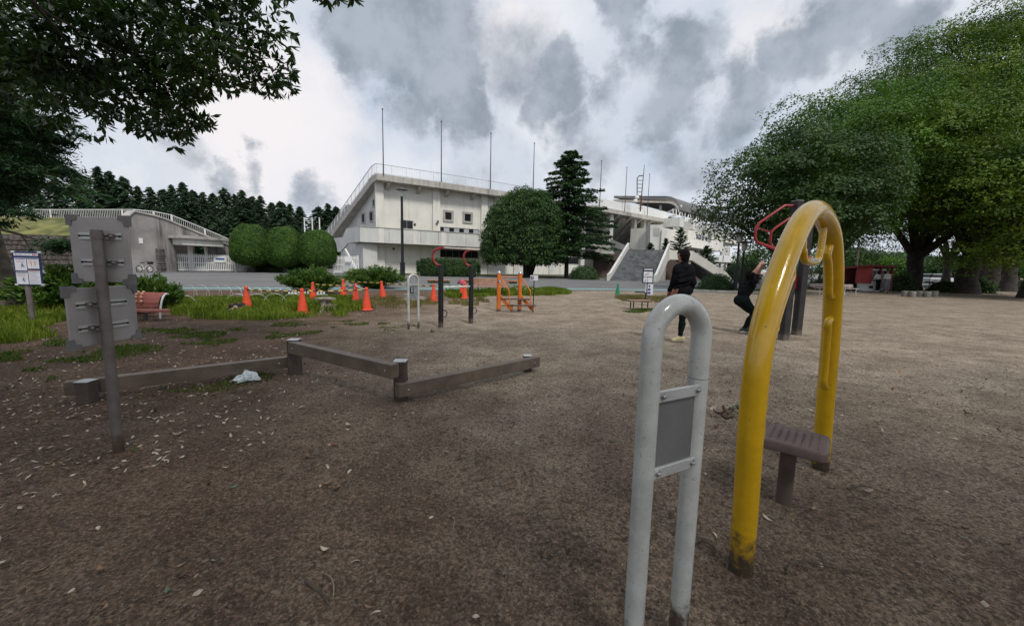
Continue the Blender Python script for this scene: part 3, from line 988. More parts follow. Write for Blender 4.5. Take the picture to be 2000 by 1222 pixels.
# solid mass under the flight
mb = MB(); mb.prism([sb0 + sf * .4, sb0 + sf * GO * NST + Vector((0, 0, LZ - .25)), sb0 + sf * (GO * NST)], su * (sb1 - sb0).length)
mb.build('underbuild', CONC, st)
# landing bridge and the right-hand flight
lr = Vector((.94, .34, 0))
L0 = P(1298, 500, 49.5); L0.z = 0
L1 = P(1352, 500, 50.5); L1.z = 0
ld = (L1 - L0).normalized(); ln = Vector((ld.y, -ld.x, 0))
zp1 = P(1298, 488, 49.5).z; zp0 = P(1298, 506.5, 49.5).z
L2 = P(1418, 540, 49.5); z2 = L2.z; L2.z = 0
rd = (L2 - L1)
mb = MB(); mb.prism([L0 + Vector((0, 0, zp0)), L0 + Vector((0, 0, zp1)), L1 + Vector((0, 0, zp1)), L2 + Vector((0, 0, z2 + .55)), L2 + rd * .25 + Vector((0, 0, .0)), L2 + rd * .02 + Vector((0, 0, 0)), L1 + Vector((0, 0, zp0))], -ln * .35)
mb.build('parapet', WALLW, st)
mb = MB(); mb.prism([topb + Vector((0, 0, zp0 - .15)) + su * .36, topb + su * .36 + Vector((0, 0, zp1)), L0 + Vector((0, 0, zp1)), L0 + Vector((0, 0, zp0))], -ln * .35)
mb.build('parapet', WALLW, st)
mb = MB(); mb.hexa([topa + Vector((0, 0, LZ - .35)), L1 - ln * .36 + Vector((0, 0, LZ - .35)), L1 - ln * 5 + Vector((0, 0, LZ - .35)), topa + sf * 5 + Vector((0, 0, LZ - .35)),
                    topa + Vector((0, 0, LZ)), L1 - ln * .36 + Vector((0, 0, LZ)), L1 - ln * 5 + Vector((0, 0, LZ)), topa + sf * 5 + Vector((0, 0, LZ))])
mb.build('landing', CONC, st)
for k in range(18):
    t0, t1 = k / 18, (k + 1) / 18
    a, b_ = L1.lerp(L2 + rd * .2, t0) - ln * .37, L1.lerp(L2 + rd * .2, t1) - ln * .37
    z = LZ * (1 - t1)
    mb = MB(); mb.hexa([a + Vector((0, 0, max(0, z - .5))), b_ + Vector((0, 0, max(0, z - .5))), b_ - ln * 4 + Vector((0, 0, max(0, z - .5))), a - ln * 4 + Vector((0, 0, max(0, z - .5))),
                        a + Vector((0, 0, z + .2)), b_ + Vector((0, 0, z + .2)), b_ - ln * 4 + Vector((0, 0, z + .2)), a - ln * 4 + Vector((0, 0, z + .2))])
    mb.build('step', STONE, st)
for px in (1293, 1342):
    p = P(px, 520, 51); p.z = 0
    mb = MB(); mb.abox(p.x - .32, p.x + .32, p.y - .3, p.y + .3, 0, LZ - .36); mb.build('pier', WALLW, st)
mb = MB(); mb.hexa([L0 - ln * 6 + Vector((-6, 0, 0)), L1 - ln * 6 + Vector((6, 0, 0)), L1 - ln * 6.4 + Vector((6, 0, 0)), L0 - ln * 6.4 + Vector((-6, 0, 0)),
                    L0 - ln * 6 + Vector((-6, 0, LZ - .4)), L1 - ln * 6 + Vector((6, 0, LZ - .4)), L1 - ln * 6.4 + Vector((6, 0, LZ - .4)), L0 - ln * 6.4 + Vector((-6, 0, LZ - .4))])
mb.build('back_wall', M('brown_undercroft_wall', (.13, .095, .08), .9), st)
# sloping parapet of the ramp that comes down behind from the left
A_, B_ = P(1192, 466, 58), P(1256, 494, 54)
A2, B2 = P(1192, 480, 58), P(1256, 503, 54)
C_, C2 = P(1290, 496, 54.5), P(1290, 506, 54.5)
mb = MB(); mb.prism([A_, B_, C_, C2, B2, A2], (.1, .5, 0)); mb.build('parapet', PARAP, st)
mb = MB(); mb.prism([A2 + Vector((-3, 0, .3)), A2, P(1232, 500, 56), P(1232, 548, 56), P(1180, 548, 56)], (.1, .5, 0)); mb.build('ramp_wall', CONC, st)

# ================================================================ embankment, retaining wall and gate on the left
UP = Vector((0, 0, 1))
GRASSB = M('dry_bank_grass', (0.10, 0.118, 0.032), 0.95, 0.3, 0.8, 0.6, 16, col2=(0.165, 0.155, 0.055))
RUBBLE = M('mossy_rubble_wall', (0.10, 0.085, 0.075), 0.95, 0.45, 2.2, 0.7, 7)
cw = Wall(G(250, 531.5), G(496, 530))
prof = [cw.sz(*q) for q in ((250, 424), (262, 414.5), (275, 417), (300, 422), (322, 429), (337, 435), (400, 461), (461, 486), (492, 498))]
bank_c = G(250, 531.5)
xl, xr = P(-420, 430, 46).x, P(258, 430, 46).x
mb = MB()
ys, zs = (40.9, 41.3, 43.5, 46.2, 60.0), (3.35, 3.6, 4.8, 5.75, 5.8)
nx = 30
for j in range(5):
    for i in range(nx + 1):
        x = xl + (xr - xl) * i / nx
        mb.v.append(Vector((x, ys[j] + .12 * math.sin(i * 1.7 + j), zs[j] + .08 * math.sin(i * 2.3 + j * 1.3))))
for j in range(4):
    for i in range(nx):
        a = j * (nx + 1) + i
        mb.f.append((a, a + 1, a + nx + 2, a + nx + 1))
mb.build('embankment', GRASSB, None, smooth=True, kind='structure')
# rubble retaining wall below the bank, courses of separate stones
rw = thing('rubble_wall', ((xl + xr) / 2, 40.7, 0), 'low dark rubble wall holding the grass bank behind the leaning pine', 'wall')
mb = MB(); mb.abox(xl, xr, 40.75, 41.6, 0, 3.5); mb.build('wall_core', RUBBLE, rw)
base_st = MB(); base_st.bbox((0, 0, 0), (.42, 0, 0), (0, .16, 0), (0, 0, .22), .07)
st_me = None
x_lo, x_hi = P(-30, 480, 40.7).x, P(262, 480, 40.7).x
cnt = 0
for r in range(7):
    x = x_lo + (r % 2) * .4
    while x < x_hi - .4:
        w = random.uniform(.38, .62)
        if st_me is None:
            o = base_st.build('stone', RUBBLE, rw); st_me = o.data
            o.data.transform(Matrix.Translation(OFF[rw.as_pointer()]))
        else:
            o = link('stone', st_me, rw)
        o.location = Vector((x + w * .5, 40.72 - random.uniform(0, .05), .24 + r * .47)) - OFF[rw.as_pointer()]
        o.scale = (w / .88, 1, random.uniform(.95, 1.05)); o.rotation_euler = (random.uniform(-.06, .06), random.uniform(-.05, .05), random.uniform(-.06, .06))
        x += w * 1.02 + .02
        cnt += 1
    if cnt > 270:
        break
# stained concrete abutment with the little entrance
ab = thing('concrete_abutment', G(330, 531), 'stained grey concrete abutment wall with sloping top and entrance canopy behind white gate', 'wall')
ents = cw.rect(345, 478, 412, 529)
def cwz(s):
    for (a, za), (b, zb) in zip(prof[:-1], prof[1:]):
        if a <= s <= b:
            return za + (zb - za) * (s - a) / (b - a)
    return prof[-1][1] if s > prof[-1][0] else prof[0][1]
left = [cw.pt(prof[0][0], 0)] + [cw.pt(s, z) for s, z in prof if s < ents[0]] + [cw.pt(ents[0], cwz(ents[0])), cw.pt(ents[0], 0)]
mb = MB(); mb.prism(left, -cw.n * 1.0); mb.build('wall', DARKC, ab)
right = [cw.pt(ents[1], 0), cw.pt(ents[1], cwz(ents[1]))] + [cw.pt(s, z) for s, z in prof if s > ents[1]] + [cw.pt(prof[-1][0], 0)]
mb = MB(); mb.prism(right, -cw.n * 1.0); mb.build('wall', DARKC, ab)
mid = [cw.pt(ents[0], ents[3]), cw.pt(ents[0], cwz(ents[0]))] + [cw.pt(s, z) for s, z in prof if ents[0] < s < ents[1]] + [cw.pt(ents[1], cwz(ents[1])), cw.pt(ents[1], ents[3])]
mb = MB(); mb.prism(mid, -cw.n * 1.0); mb.build('wall', DARKC, ab)
mb = MB(); cw.slab(mb, ents[0] - .5, ents[1] + .5, 0, ents[3] + .4, -4, -3.5); mb.build('inner_wall', flat('dark_interior', (.05, .045, .04)), ab)
for k in (0, .5, 1):
    s = ents[0] + (ents[1] - ents[0]) * k
    mb = MB(); cw.slab(mb, s - .14, s + .14, 0, ents[3] - .004, -.8, -.4); mb.build('door_post', WALLW, ab)
mb = MB(); cap_p = [cw.pt(s, z + .012, -.5) for s, z in prof]
for a, b_ in zip(cap_p[:-1], cap_p[1:]):
    u = (b_ - a); mb.box((a + b_) / 2 + UP * .08, u / 2, cw.n * .62, UP * .075)
mb.build('coping', SLABC, ab)
r_ = cw.rect(337, 468, 417, 480)
mb = MB(); cw.slab(mb, r_[0], r_[1], r_[2], r_[3], .01, 1.6); mb.build('canopy', WALLW, ab)
mb = MB(); cw.slab(mb, r_[0] - .4, r_[1] + .6, r_[3] + .004, r_[3] + .3, -.0, 1.9); mb.build('canopy_top', CONC, ab)
r_ = cw.rect(271, 465, 278.5, 475.5)
mb = MB(); cw.slab(mb, *r_, .003, .04); mb.build('notice_board', WHITEP, ab)
# white railing along the bank and down the abutment
rl = thing('white_railing', P(150, 428, 46.1), 'long white picket railing along the grass bank and down the concrete abutment', 'railing')
path = [P(-60, 429, 46.3), P(100, 429, 46.2), P(240, 429, 46)] + [P(*q) - UP * 1.12 for q in ((262, 409.5, 45.5), (300, 413, 45.8), (335, 420, 46.3), (400, 447, 48.0), (461, 473, 50.0))]
hr = MB(); bl = MB()
for a, b_ in zip(path[:-1], path[1:]):
    L = (b_ - a).length
    hr.tube([a + UP * 1.12, b_ + UP * 1.12], .045, 5); hr.tube([a + UP * .12, b_ + UP * .12], .03, 4)
    for k in range(max(1, int(L / .2))):
        t = (k + .5) / max(1, int(L / .2))
        p = a.lerp(b_, t)
        bl.tube([p + UP * .1, p + UP * 1.12], .018, 3, cap=False)
for a in path:
    mb = MB(); mb.tube([a - UP * .05, a + UP * 1.18], .07, 6); mb.build('post', WHITEP, rl)
hr.build('handrail', WHITEP, rl)
bl.build('balusters', WHITEP, rl, kind='stuff')


def picket(name, a, b_, h, label, sp=.17, post_every=6, w=.045):
    f = thing(name, a, label, 'gate' if 'gate' in name else 'fence')
    d = (b_ - a); L = d.length; d.normalize(); nn = Vector((d.y, -d.x, 0))
    pk = MB()
    for k in range(int(L / sp)):
        p = a + d * (k + .5) * sp
        pk.box(p + UP * (h / 2 + .06), d * w, nn * .012, UP * (h / 2 - .04))
    pk.build('pickets', WHITEP, f, kind='stuff')
    for z in (h * .12, h * .52, h * .88):
        mb = MB(); mb.box((a + b_) / 2 + UP * z - nn * .03, d * L / 2, nn * .017, UP * .05); mb.build('rail', WHITEP, f)
    n = max(1, int(L / (sp * 22)))
    for k in range(n + 1):
        mb = MB(); mb.box(a + d * L * k / n + UP * (h * .52), d * .07, nn * .07, UP * (h * .52)); mb.build('post', WHITEP, f)
    return f


ga_, gb_ = G(319, 530.5), G(470, 531)
gate = picket('picket_gate', ga_, gb_, P(340, 494, ga_.y).z * .97, 'tall white picket gate in front of the concrete entrance')
gd = (gb_ - ga_).normalized(); gn = Vector((gd.y, -gd.x, 0))
p = ga_ + gd * (gb_ - ga_).length * .72
mb = MB(); mb.box(p + gn * .08 + UP * 1.45, gd * .55, gn * .02, UP * .38); sgn = mb.build('notice_board', WHITEP, gate)
mb = MB(); mb.box(p + gn * .105 + UP * 1.45, gd * .4, gn * .004, UP * .1); mb.build('print', flat('blue_print', (.05, .12, .35)), sgn)
picket('picket_fence', G(461, 531.2), G(492, 531), 1.5, 'low white picket fence between the tall gate and the topiary')
f2 = picket('picket_fence', P(652, 534, 47.5).copy() * 1.0, P(700, 534, 47.8), 2.1, 'white picket fence closing the foot of the stadium end stair')
for o in (f2,):
    o.location.z = 0
p = P(680, 516, 47.4)
mb = MB(); mb.box((p.x, p.y, 1.75), (.35, .05, 0), (0, .02, 0), UP * .3); mb.build('notice_board', WHITEP, f2)
# stacked stone pillar beside the gate
pb = G(311.5, 531)
sp_ = thing('stone_pillar', pb, 'square pillar of rough dark stones beside the white gate', 'pillar')
for r in range(9):
    for q in range(2):
        mb = MB()
        jx = random.uniform(-.03, .03)
        mb.bbox(pb + Vector(((q - .5) * .42 + jx, 0, .14 + r * .262)), (.205, 0, 0), (0, .38 + random.uniform(-.03, .03), 0), (0, 0, .125), .04)
        mb.build('stone', BRICKW, sp_)
# white bicycle against the wall
bb = G(283, 531.8)
bk = thing('bicycle', bb, 'small white city bicycle parked against the stained concrete wall', 'bicycle')
tyre = flat('black_tyre', (.03, .03, .03))
for sx in (-.52, .52):
    c = bb + Vector((sx, 0, .33))
    ring = [c + Vector((math.cos(t) * .31, 0, math.sin(t) * .31)) for t in np.linspace(0, 2 * math.pi, 17)[:-1]]
    mb = MB(); mb.tube(ring, .035, 5, closed=True); w = mb.build('wheel', tyre, bk)
    mb = MB()
    for k in range(5):
        t = k * math.pi / 5
        d = Vector((math.cos(t), 0, math.sin(t))) * .3
        mb.tube([c - d, c + d], .012, 3)
    mb.build('spokes', RAILM, w)
mb = MB()
fr = [bb + Vector(q) for q in ((-.52, 0, .33), (-.1, 0, .3), (-.2, 0, .78), (.38, 0, .72), (.52, 0, .33), (.36, 0, .98), (-.1, 0, .3))]
mb.tube([fr[0], fr[1], fr[2], fr[0]], .035, 5); mb.tube([fr[1], fr[3]], .05, 5); mb.tube([fr[4], fr[5]], .035, 5); mb.tube([fr[2], fr[2] + UP * .1], .03, 5)
mb.build('frame', WHITEP, bk)
mb = MB(); mb.bbox(fr[2] + UP * .14, (.15, 0, 0), (0, .09, 0), (0, 0, .04), .02); mb.build('saddle', tyre, bk)
mb = MB(); mb.tube([fr[5] + Vector((0, -.28, .02)), fr[5] + Vector((0, .28, .02))], .02, 5); mb.build('handlebar', STEEL, bk)
mb = MB(); mb.hexa([fr[5] + Vector(q) for q in ((.1, -.14, -.2), (.36, -.14, -.2), (.36, .14, -.2), (.1, .14, -.2), (.06, -.18, .06), (.42, -.18, .06), (.42, .18, .06), (.06, .18, .06))])
mb.build('basket', tyre, bk)

# ---------------------------------------------------------------- lamp posts
def lamp_post(base, h, label, group=None, r=.09, name='lamp_post'):
    t = thing(name, base, label, 'street lamp', group)
    mb = MB(); mb.tube([base - UP * .05, base + UP * 1.5], r * 1.7, 10); mb.build('base_sleeve', BLACKP, t)
    mb = MB(); mb.tube([base + UP * 1.4, base + UP * h], [r, r * .8], 10); mb.build('pole', BLACKP, t)
    mb = MB(); mb.lathe(base + UP * h, [(.1, 0), (.15, .05), (.17, .5), (.12, .55)], 10); mb.build('lamp_glass', flat('frosted_lamp', (.55, .56, .55)), t)
    mb = MB(); mb.lathe(base + UP * (h + .55), [(.52, 0), (.48, .06), (.08, .16)], 14); mb.build('lamp_hat', STEELD, t)
    return t


b = G(786.5, 546)
lamp_post(b, P(783.5, 384, b.y).z, 'tall black lamp post with flat round hat in front of the cream stadium wall', None, .13)
b = G(1435, 568)
lamp_post(b, P(1437, 474, b.y).z, 'taller black park lamp post beside the clipped round shrub', 'pair of park lamps', .075)
b = G(1446, 567)
lamp_post(b, P(1448, 490, b.y).z, 'shorter black park lamp post beside the clipped round shrub', 'pair of park lamps', .075)
for px in (598, 613, 627):
    b = P(px, 520, 74); b.z = 0
    t = thing('flagpole', b, 'thin white pole rising beyond the topiary', 'flagpole', 'white poles beyond the topiary')
    mb = MB(); mb.tube([b, Vector((b.x, b.y, P(px, 428, 74).z))], .11, 6); mb.build('pole', WHITEP, t)
    mb = MB(); mb.lathe((b.x, b.y, P(px, 428, 74).z), [(.05, 0), (.18, .1), (.05, .25)], 6); mb.build('finial', WHITEP, t)

# ================================================================ trees and shrubs
LF_DARK = leaf_mat('dark_evergreen_leaf', (0.016, 0.042, 0.012), (0.060, 0.115, 0.022), 0.25, patch=0.5)
LF_CAMPHOR = leaf_mat('camphor_leaf', (0.016, 0.056, 0.010), (0.110, 0.215, 0.022), 0.24, patch=0.42)
LF_YELLOW = leaf_mat('yellow_green_leaf', (0.018, 0.062, 0.008), (0.175, 0.240, 0.024), 0.26, patch=0.40)
LF_NEAR = leaf_mat('glossy_oval_leaf', (0.014, 0.034, 0.010), (0.045, 0.085, 0.018), 0.22, 0.35, patch=1.2)
LF_TOPI = leaf_mat('clipped_topiary_leaf', (0.028, 0.075, 0.012), (0.085, 0.165, 0.024), 0.2, patch=1.1)
LF_CEDAR = leaf_mat('cedar_needle', (0.018, 0.050, 0.020), (0.060, 0.120, 0.042), 0.15, patch=0.6)
LF_FAR = leaf_mat('hazed_far_needle', (0.028, 0.062, 0.036), (0.085, 0.140, 0.070), 0.15, patch=0.3)  # paler, bluer green: distance haze is mixed into the leaf colour
LF_JUN = leaf_mat('juniper_spray', (0.028, 0.075, 0.014), (0.115, 0.190, 0.030), 0.2, patch=1.6)
LF_HEDGE = leaf_mat('hedge_leaf', (0.020, 0.055, 0.016), (0.080, 0.145, 0.040), 0.22, patch=1.1)
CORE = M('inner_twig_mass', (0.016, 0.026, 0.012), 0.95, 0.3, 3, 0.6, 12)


def limb_tree(name, base, label, cat, group, crown_c, rad, leafm, nclump=150, cr=1.5, per=230, L=.26, W=.16, seed=1, trunk_r=.45,
              lower=-.5, flat_=.62, lean=(0, 0), bark=None, inner=.45, fork=None, under=.35, shell=.55):
    rng = np.random.default_rng(seed)
    t = thing(name, base, label, cat, group)
    base = Vector(base); cc = Vector(crown_c)
    fork = fork or max(1.6, (cc.z - rad[2] * .75))
    fk = Vector((base.x + lean[0], base.y + lean[1], fork))
    mb = MB()
    pts = [base + (fk - base) * k / 5 + Vector((rng.normal() * .06, rng.normal() * .06, 0)) * (0 if k in (0,) else 1) for k in range(6)]
    pts[0].z = -.15
    mb.tube(pts, [trunk_r * q for q in (1.45, 1.12, 1.0, .96, .95, 1.0)], 14)
    ctr = crown_centers(nclump, rad, rng, lower, inner)
    pick = rng.permutation(len(ctr))[:11]
    for i in pick:
        e = cc + Vector(ctr[i]) * .88
        m1 = fk.lerp(e, .35) + Vector((rng.normal() * .3, rng.normal() * .3, rng.uniform(-.1, .5)))
        m2 = fk.lerp(e, .7) + Vector((rng.normal() * .4, rng.normal() * .4, rng.uniform(0, .5)))
        mb.tube([fk - UP * .3, m1, m2, e], [trunk_r * .55, trunk_r * .36, trunk_r * .2, trunk_r * .06], 7)
    mb.build('trunk', bark or BARK, t, smooth=True)
    cen = ctr + np.array(cc)
    rr = cr * rng.uniform(.6, 1.35, len(ctr))
    V, Q = clump_leaves(cen, rr, per, flat_, L, W, rng, .7, .42, under, shell)
    if shell > .6:
        fill = rng.normal(size=(int(nclump * per * .12), 3)); fill = unit(fill) * rng.random((len(fill), 1)) ** .5 * np.array(rad) * .8
        fill = fill[fill[:, 2] > lower * rad[2]]
        V, Q = join([(V, Q), leaf_quads(fill + np.array(cc), fill, L * 1.3, W * 1.3, rng, 1.0)])
    me = np_mesh('crown', V - np.array(base), Q, leafm)
    link('crown', me, t)
    return t


def PT(px, py, Y):
    return P(px, py, Y)


LABR = [
    # px,py of the crown centre, its distance, radii, trunk foot, label
    (1556, 398, 26.5, (4.7, 4.7, 4.1), G(1535, 572), 'round dense dark green tree nearest the clipped shrub and the paired lamps', LF_DARK, .42),
    (1655, 300, 32, (5.7, 5.9, 4.9), P(1622, 570, 33), 'tall broad green tree rising right behind the round dark tree', LF_CAMPHOR, .45),
    (1790, 345, 34, (6.5, 6.5, 7.0), G(1780, 568), 'dark leafy tree with a straight trunk behind the concrete stools', LF_CAMPHOR, .55),
    (1885, 320, 31, (8.2, 7.2, 6.6), G(1885, 573), 'big tree with yellow green leaf edges and a flared forked trunk', LF_YELLOW, .62),
    (1850, 215, 43, (9.5, 9, 7.6), P(1934, 565, 42), 'very tall olive green tree topping the grove on the right', LF_CAMPHOR, .6),
    (1990, 195, 38, (8.5, 8, 8.4), P(1966, 568, 37), 'tallest tree of the grove, its thin top showing sky', LF_YELLOW, .5),
    (2060, 410, 25, (5.2, 5, 4.6), P(2015, 580, 26), 'low spreading yellow green tree at the edge of the grove', LF_YELLOW, .5),
]
for i, (px, py, Y, rad, foot, lab, lm, tr) in enumerate(LABR):
    foot = Vector((foot.x, foot.y, 0))
    cc = P(px, py, Y)
    limb_tree('broadleaf_tree', foot, lab, 'tree', 'grove of big trees on the right', cc, rad, lm, nclump=int((22 if i == 0 else 16) * rad[0] * rad[2] ** .5 / 2.6), cr=1.45 + rad[0] * .075,
              per=800, L=.18, W=.115, seed=30 + i, trunk_r=tr, lower=-.68 if i == 0 else -.85, flat_=.46, under=.10, shell=.78, inner=.55, fork=3.0 if i != 0 else 2.3, bark=BARKD)
# background trunks of the grove seen under the crowns
for px, Y, r in ((1915, 47, .35), (1950, 44, .3), (1845, 52, .4)):
    b = P(px, 560, Y); b.z = 0
    limb_tree('broadleaf_tree', b, 'shaded background tree deep inside the grove on the right', 'tree', 'shaded trees inside the grove', Vector((b.x, b.y, 8.5)), (4.5, 4.5, 3.6), LF_DARK, 60, 1.4, 170, .3, .18, 77 + px, r, -.5, fork=3.2, bark=BARKD)

# clipped dome tree in front of the stand, dark cedar beside it
b = G(1030, 542)
def dome_tree(name, base, cc, rad, label, leafm, seed, per_m2=110, L=.2, W=.13, flatbottom=-.25, trunk=True, tr=.4, forks=((0, 0),), cat='tree', bump=.08, group=None):
    rng = np.random.default_rng(seed)
    base = Vector(base); cc = Vector(cc)
    t = thing(name, base, label, cat, group)
    if trunk:
        mb = MB()
        for fx, fy in forks:
            mb.tube([base + Vector((0, 0, -.1)), base + Vector((fx * .4, fy, (cc.z - base.z) * .35)), Vector((cc.x + fx, cc.y + fy, cc.z))], [tr * 1.3, tr, tr * .7], 10)
        mb.build('trunk', BARKD, t, smooth=True)
    area = 2.4 * math.pi * (rad[0] * rad[2] + rad[0] * rad[1]) / 1.6
    n = int(area * per_m2)
    d = sphere_pts(n, rng)
    d[:, 2] = np.where(d[:, 2] < flatbottom, flatbottom + (rng.random(n) - .8) * .12, d[:, 2])
    shape = 1 + bump * (np.sin(d[:, 0] * 7 + seed) * np.cos(d[:, 1] * 8 + 1) + .7 * np.sin(d[:, 2] * 11 + d[:, 0] * 9)) + rng.normal(size=n) * .022
    C = d * shape[:, None] * (np.array(rad) * (1 - .12 * rng.random((n, 1)) ** 2)) + np.array(cc)
    V, Q = leaf_quads(C, d + np.array([0, 0, .25]), L, W, rng, .55)
    link('crown', np_mesh('crown', V - np.array(base), Q, leafm), t)
    # dense twigs inside
    mb = MB()
    prof_ = []
    for k in range(9):
        z = flatbottom + .05 + (0.93 - flatbottom - .05) * k / 8
        prof_.append((math.sqrt(max(.02, 1 - z * z)) * .86, z * .9))
    mb.lathe((0, 0, 0), prof_, 18)
    mb.v = [Vector((p.x * rad[0], p.y * rad[1], p.z * rad[2])) + cc for p in mb.v]
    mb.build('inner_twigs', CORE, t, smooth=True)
    return t


def clumpy_dome(name, base, cc, rad, label, leafm, seed, nclump, cr, per, L, W, flatb, tr, forks):
    """clipped crown whose surface is made of many soft leaf cushions"""
    rng = np.random.default_rng(seed)
    base, cc = Vector(base), Vector(cc)
    t = thing(name, base, label, 'tree')
    mb = MB()
    for fx, fy in forks:
        mb.tube([base + Vector((0, 0, -.1)), base + Vector((fx * .4, fy, cc.z * .4)), Vector((cc.x + fx, cc.y + fy, cc.z + .5))], [tr * 1.3, tr, tr * .7], 10)
    mb.build('trunk', BARKD, t, smooth=True)
    i_ = np.arange(nclump) + .5
    ph_ = np.arccos(1 - (1 - flatb) * i_ / nclump); th_ = math.pi * (1 + 5 ** .5) * i_
    d = np.stack([np.cos(th_) * np.sin(ph_), np.sin(th_) * np.sin(ph_), np.cos(ph_)], 1)
    d = unit(d + rng.normal(size=d.shape) * .03)
    low = rng.random(len(d)) < .12
    d[low, 2] = flatb
    ctr = d * np.array(rad) * (.93 + rng.normal(size=(len(d), 1)) * .025) + np.array(cc)
    ctr[low, :2] = np.array(cc)[:2] + (ctr[low, :2] - np.array(cc)[:2]) * rng.random((low.sum(), 1)) ** .5
    V, Q = clump_leaves(ctr, cr * rng.uniform(.7, 1.3, len(d)), per, .8, L, W, rng, .5, .5, .3)
    link('crown', np_mesh('crown', V - np.array(base), Q, leafm), t)
    mb = MB()
    prof_ = [(math.sqrt(max(.02, 1 - z * z)) * .82, z * .84) for z in np.linspace(flatb + .02, .95, 10)]
    mb.lathe((0, 0, 0), prof_, 18)
    mb.v = [Vector((p.x * rad[0], p.y * rad[1], p.z * rad[2])) + cc for p in mb.v]
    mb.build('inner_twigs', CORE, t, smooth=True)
    return t


cc = P(1024, 480, 50)
b = P(1030, 542, 50.5); b.z = 0
clumpy_dome('dome_tree', b, cc, (5.35, 5.0, P(1024, 364, 50).z - cc.z - .3), 'large clipped dome shaped evergreen tree in front of the stadium wall', LF_HEDGE, 5, 620, .60, 120, .22, .14, -.30, .42, ((-.5, 0), (1.6, .3)))


def conifer(name, base, h, r, label, leafm, seed, group=None, nb=150, per=70, L=.55, W=.13, droop=.25, start=.08, dense=1.0, profile=1.0, tr=.25, parts=True, sparse_top=0):
    rng = np.random.default_rng(seed)
    base = Vector(base)
    t = thing(name, base, label, 'tree', group)
    mb = MB()
    mb.tube([base + Vector((0, 0, -.1)), base + Vector((rng.normal() * .15, 0, h * .5)), base + Vector((rng.normal() * .1, 0, h * .98))], [tr, tr * .6, .03], 8)
    Cs, As, Ns = [], [], []
    ga2 = 2.39996
    for k in range(nb):
        u = (k + rng.random() * .8) / nb
        z = h * (start + (1 - start) * u)
        ln_ = r * (1 - u) ** profile * rng.uniform(.72, 1.15) + .12 * r * (1 - u) + .05 * r
        th_ = k * ga2 + rng.normal() * .35
        d = np.array([math.cos(th_), math.sin(th_)])
        if k % 3 == 0:
            mb.tube([base + Vector((0, 0, z)), base + Vector((d[0] * ln_ * .6, d[1] * ln_ * .6, z - droop * ln_ * .25)), base + Vector((d[0] * ln_ * .95, d[1] * ln_ * .95, z - droop * ln_ * .6))], [.05 * tr / .25, .03, .008], 4, cap=False)
        m = max(6, int(per * dense * (.3 + ln_ / r)))
        s = rng.random(m) ** .75
        lat = rng.normal(size=m) * (.05 + .20 * ln_ * (1.05 - s) * (s + .25))
        dz = -droop * ln_ * s ** 1.7 + rng.normal(size=m) * .05 * r * .3 + .05 * ln_
        px_ = d[0] * ln_ * s - d[1] * lat; py_ = d[1] * ln_ * s + d[0] * lat
        Cs.append(np.stack([px_, py_, z + dz - np.abs(lat) * .25], 1))
        As.append(np.stack([d[0] + rng.normal(size=m) * .5, d[1] + rng.normal(size=m) * .5, -droop * np.ones(m) * .9], 1))
        Ns.append(np.tile([d[0] * .3, d[1] * .3, 1.0], (m, 1)))
    C, A, N = np.concatenate(Cs), unit(np.concatenate(As)), np.concatenate(Ns)
    V, Q = leaf_quads(C, N, L, W, rng, .45, A, .25)
    mb.build('trunk', BARKD, t, smooth=True)
    link('crown', np_mesh('crown', V, Q, leafm), t)
    return t


b = P(1106, 541, 52.5); b.z = 0
conifer('cedar_tree', b, P(1112, 295, 52.5).z, 6.6, 'dark cedar with a pointed open top beside the clipped dome tree', LF_CEDAR, 9, None, 130, 300, .50, .15, .08, .16, 1.0, .60, .3)
# small pines in front of the grandstand
for px, py0, Y, yt, r, lab in ((1326, 500, 62, 444, 2.2, 'small dark pine behind the stair landing, in front of the white side wall'), (1299, 500, 60, 466, 1.2, 'smallest dark pine just left of the taller pine behind the landing'), (1378, 520, 66, 480, 2.0, 'dark pine in front of the lettered canopy band'), (1269, 500, 62, 474, 1.3, 'dark shrub pine between the bay column and the concrete pylon')):
    b = P(px, py0, Y); b.z = 0
    conifer('pine_tree', b, P(px, yt, Y).z, r, lab, LF_CEDAR, px, None, 70, 60, .5, .13, -.15, .2, 1.0, .7, .14)
# far row of conifers behind the bank
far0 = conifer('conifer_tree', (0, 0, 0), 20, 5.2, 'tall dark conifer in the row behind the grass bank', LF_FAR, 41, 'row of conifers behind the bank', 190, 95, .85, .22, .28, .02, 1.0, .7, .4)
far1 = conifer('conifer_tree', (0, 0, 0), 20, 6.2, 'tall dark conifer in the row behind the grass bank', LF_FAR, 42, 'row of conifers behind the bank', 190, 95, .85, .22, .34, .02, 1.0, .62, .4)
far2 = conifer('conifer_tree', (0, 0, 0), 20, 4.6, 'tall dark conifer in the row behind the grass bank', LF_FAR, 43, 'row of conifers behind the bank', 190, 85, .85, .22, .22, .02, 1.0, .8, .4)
row = [(-60, 350, 84), (0, 340, 86), (60, 345, 84), (105, 352, 84), (150, 345, 86), (190, 326, 82), (212, 335, 84), (240, 346, 84), (268, 364, 86), (292, 366, 85), (318, 370, 90), (334, 362, 84), (356, 357, 82), (376, 372, 86),
       (396, 376, 84), (415, 378, 92), (437, 368, 84), (458, 380, 88), (472, 372, 84), (492, 384, 86), (508, 383, 84), (530, 396, 88), (548, 394, 86), (566, 399, 90), (585, 404, 92), (622, 404, 84), (640, 398, 86), (656, 404, 84), (680, 400, 88), (705, 410, 90)]
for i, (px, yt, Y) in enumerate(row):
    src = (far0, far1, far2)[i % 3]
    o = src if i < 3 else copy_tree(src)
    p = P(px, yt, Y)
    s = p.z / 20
    place(o, (p.x, p.y, 0), i * 1.3, (max(.85, s * random.uniform(.9, 1.1)), max(.85, s * random.uniform(.9, 1.1)), s))
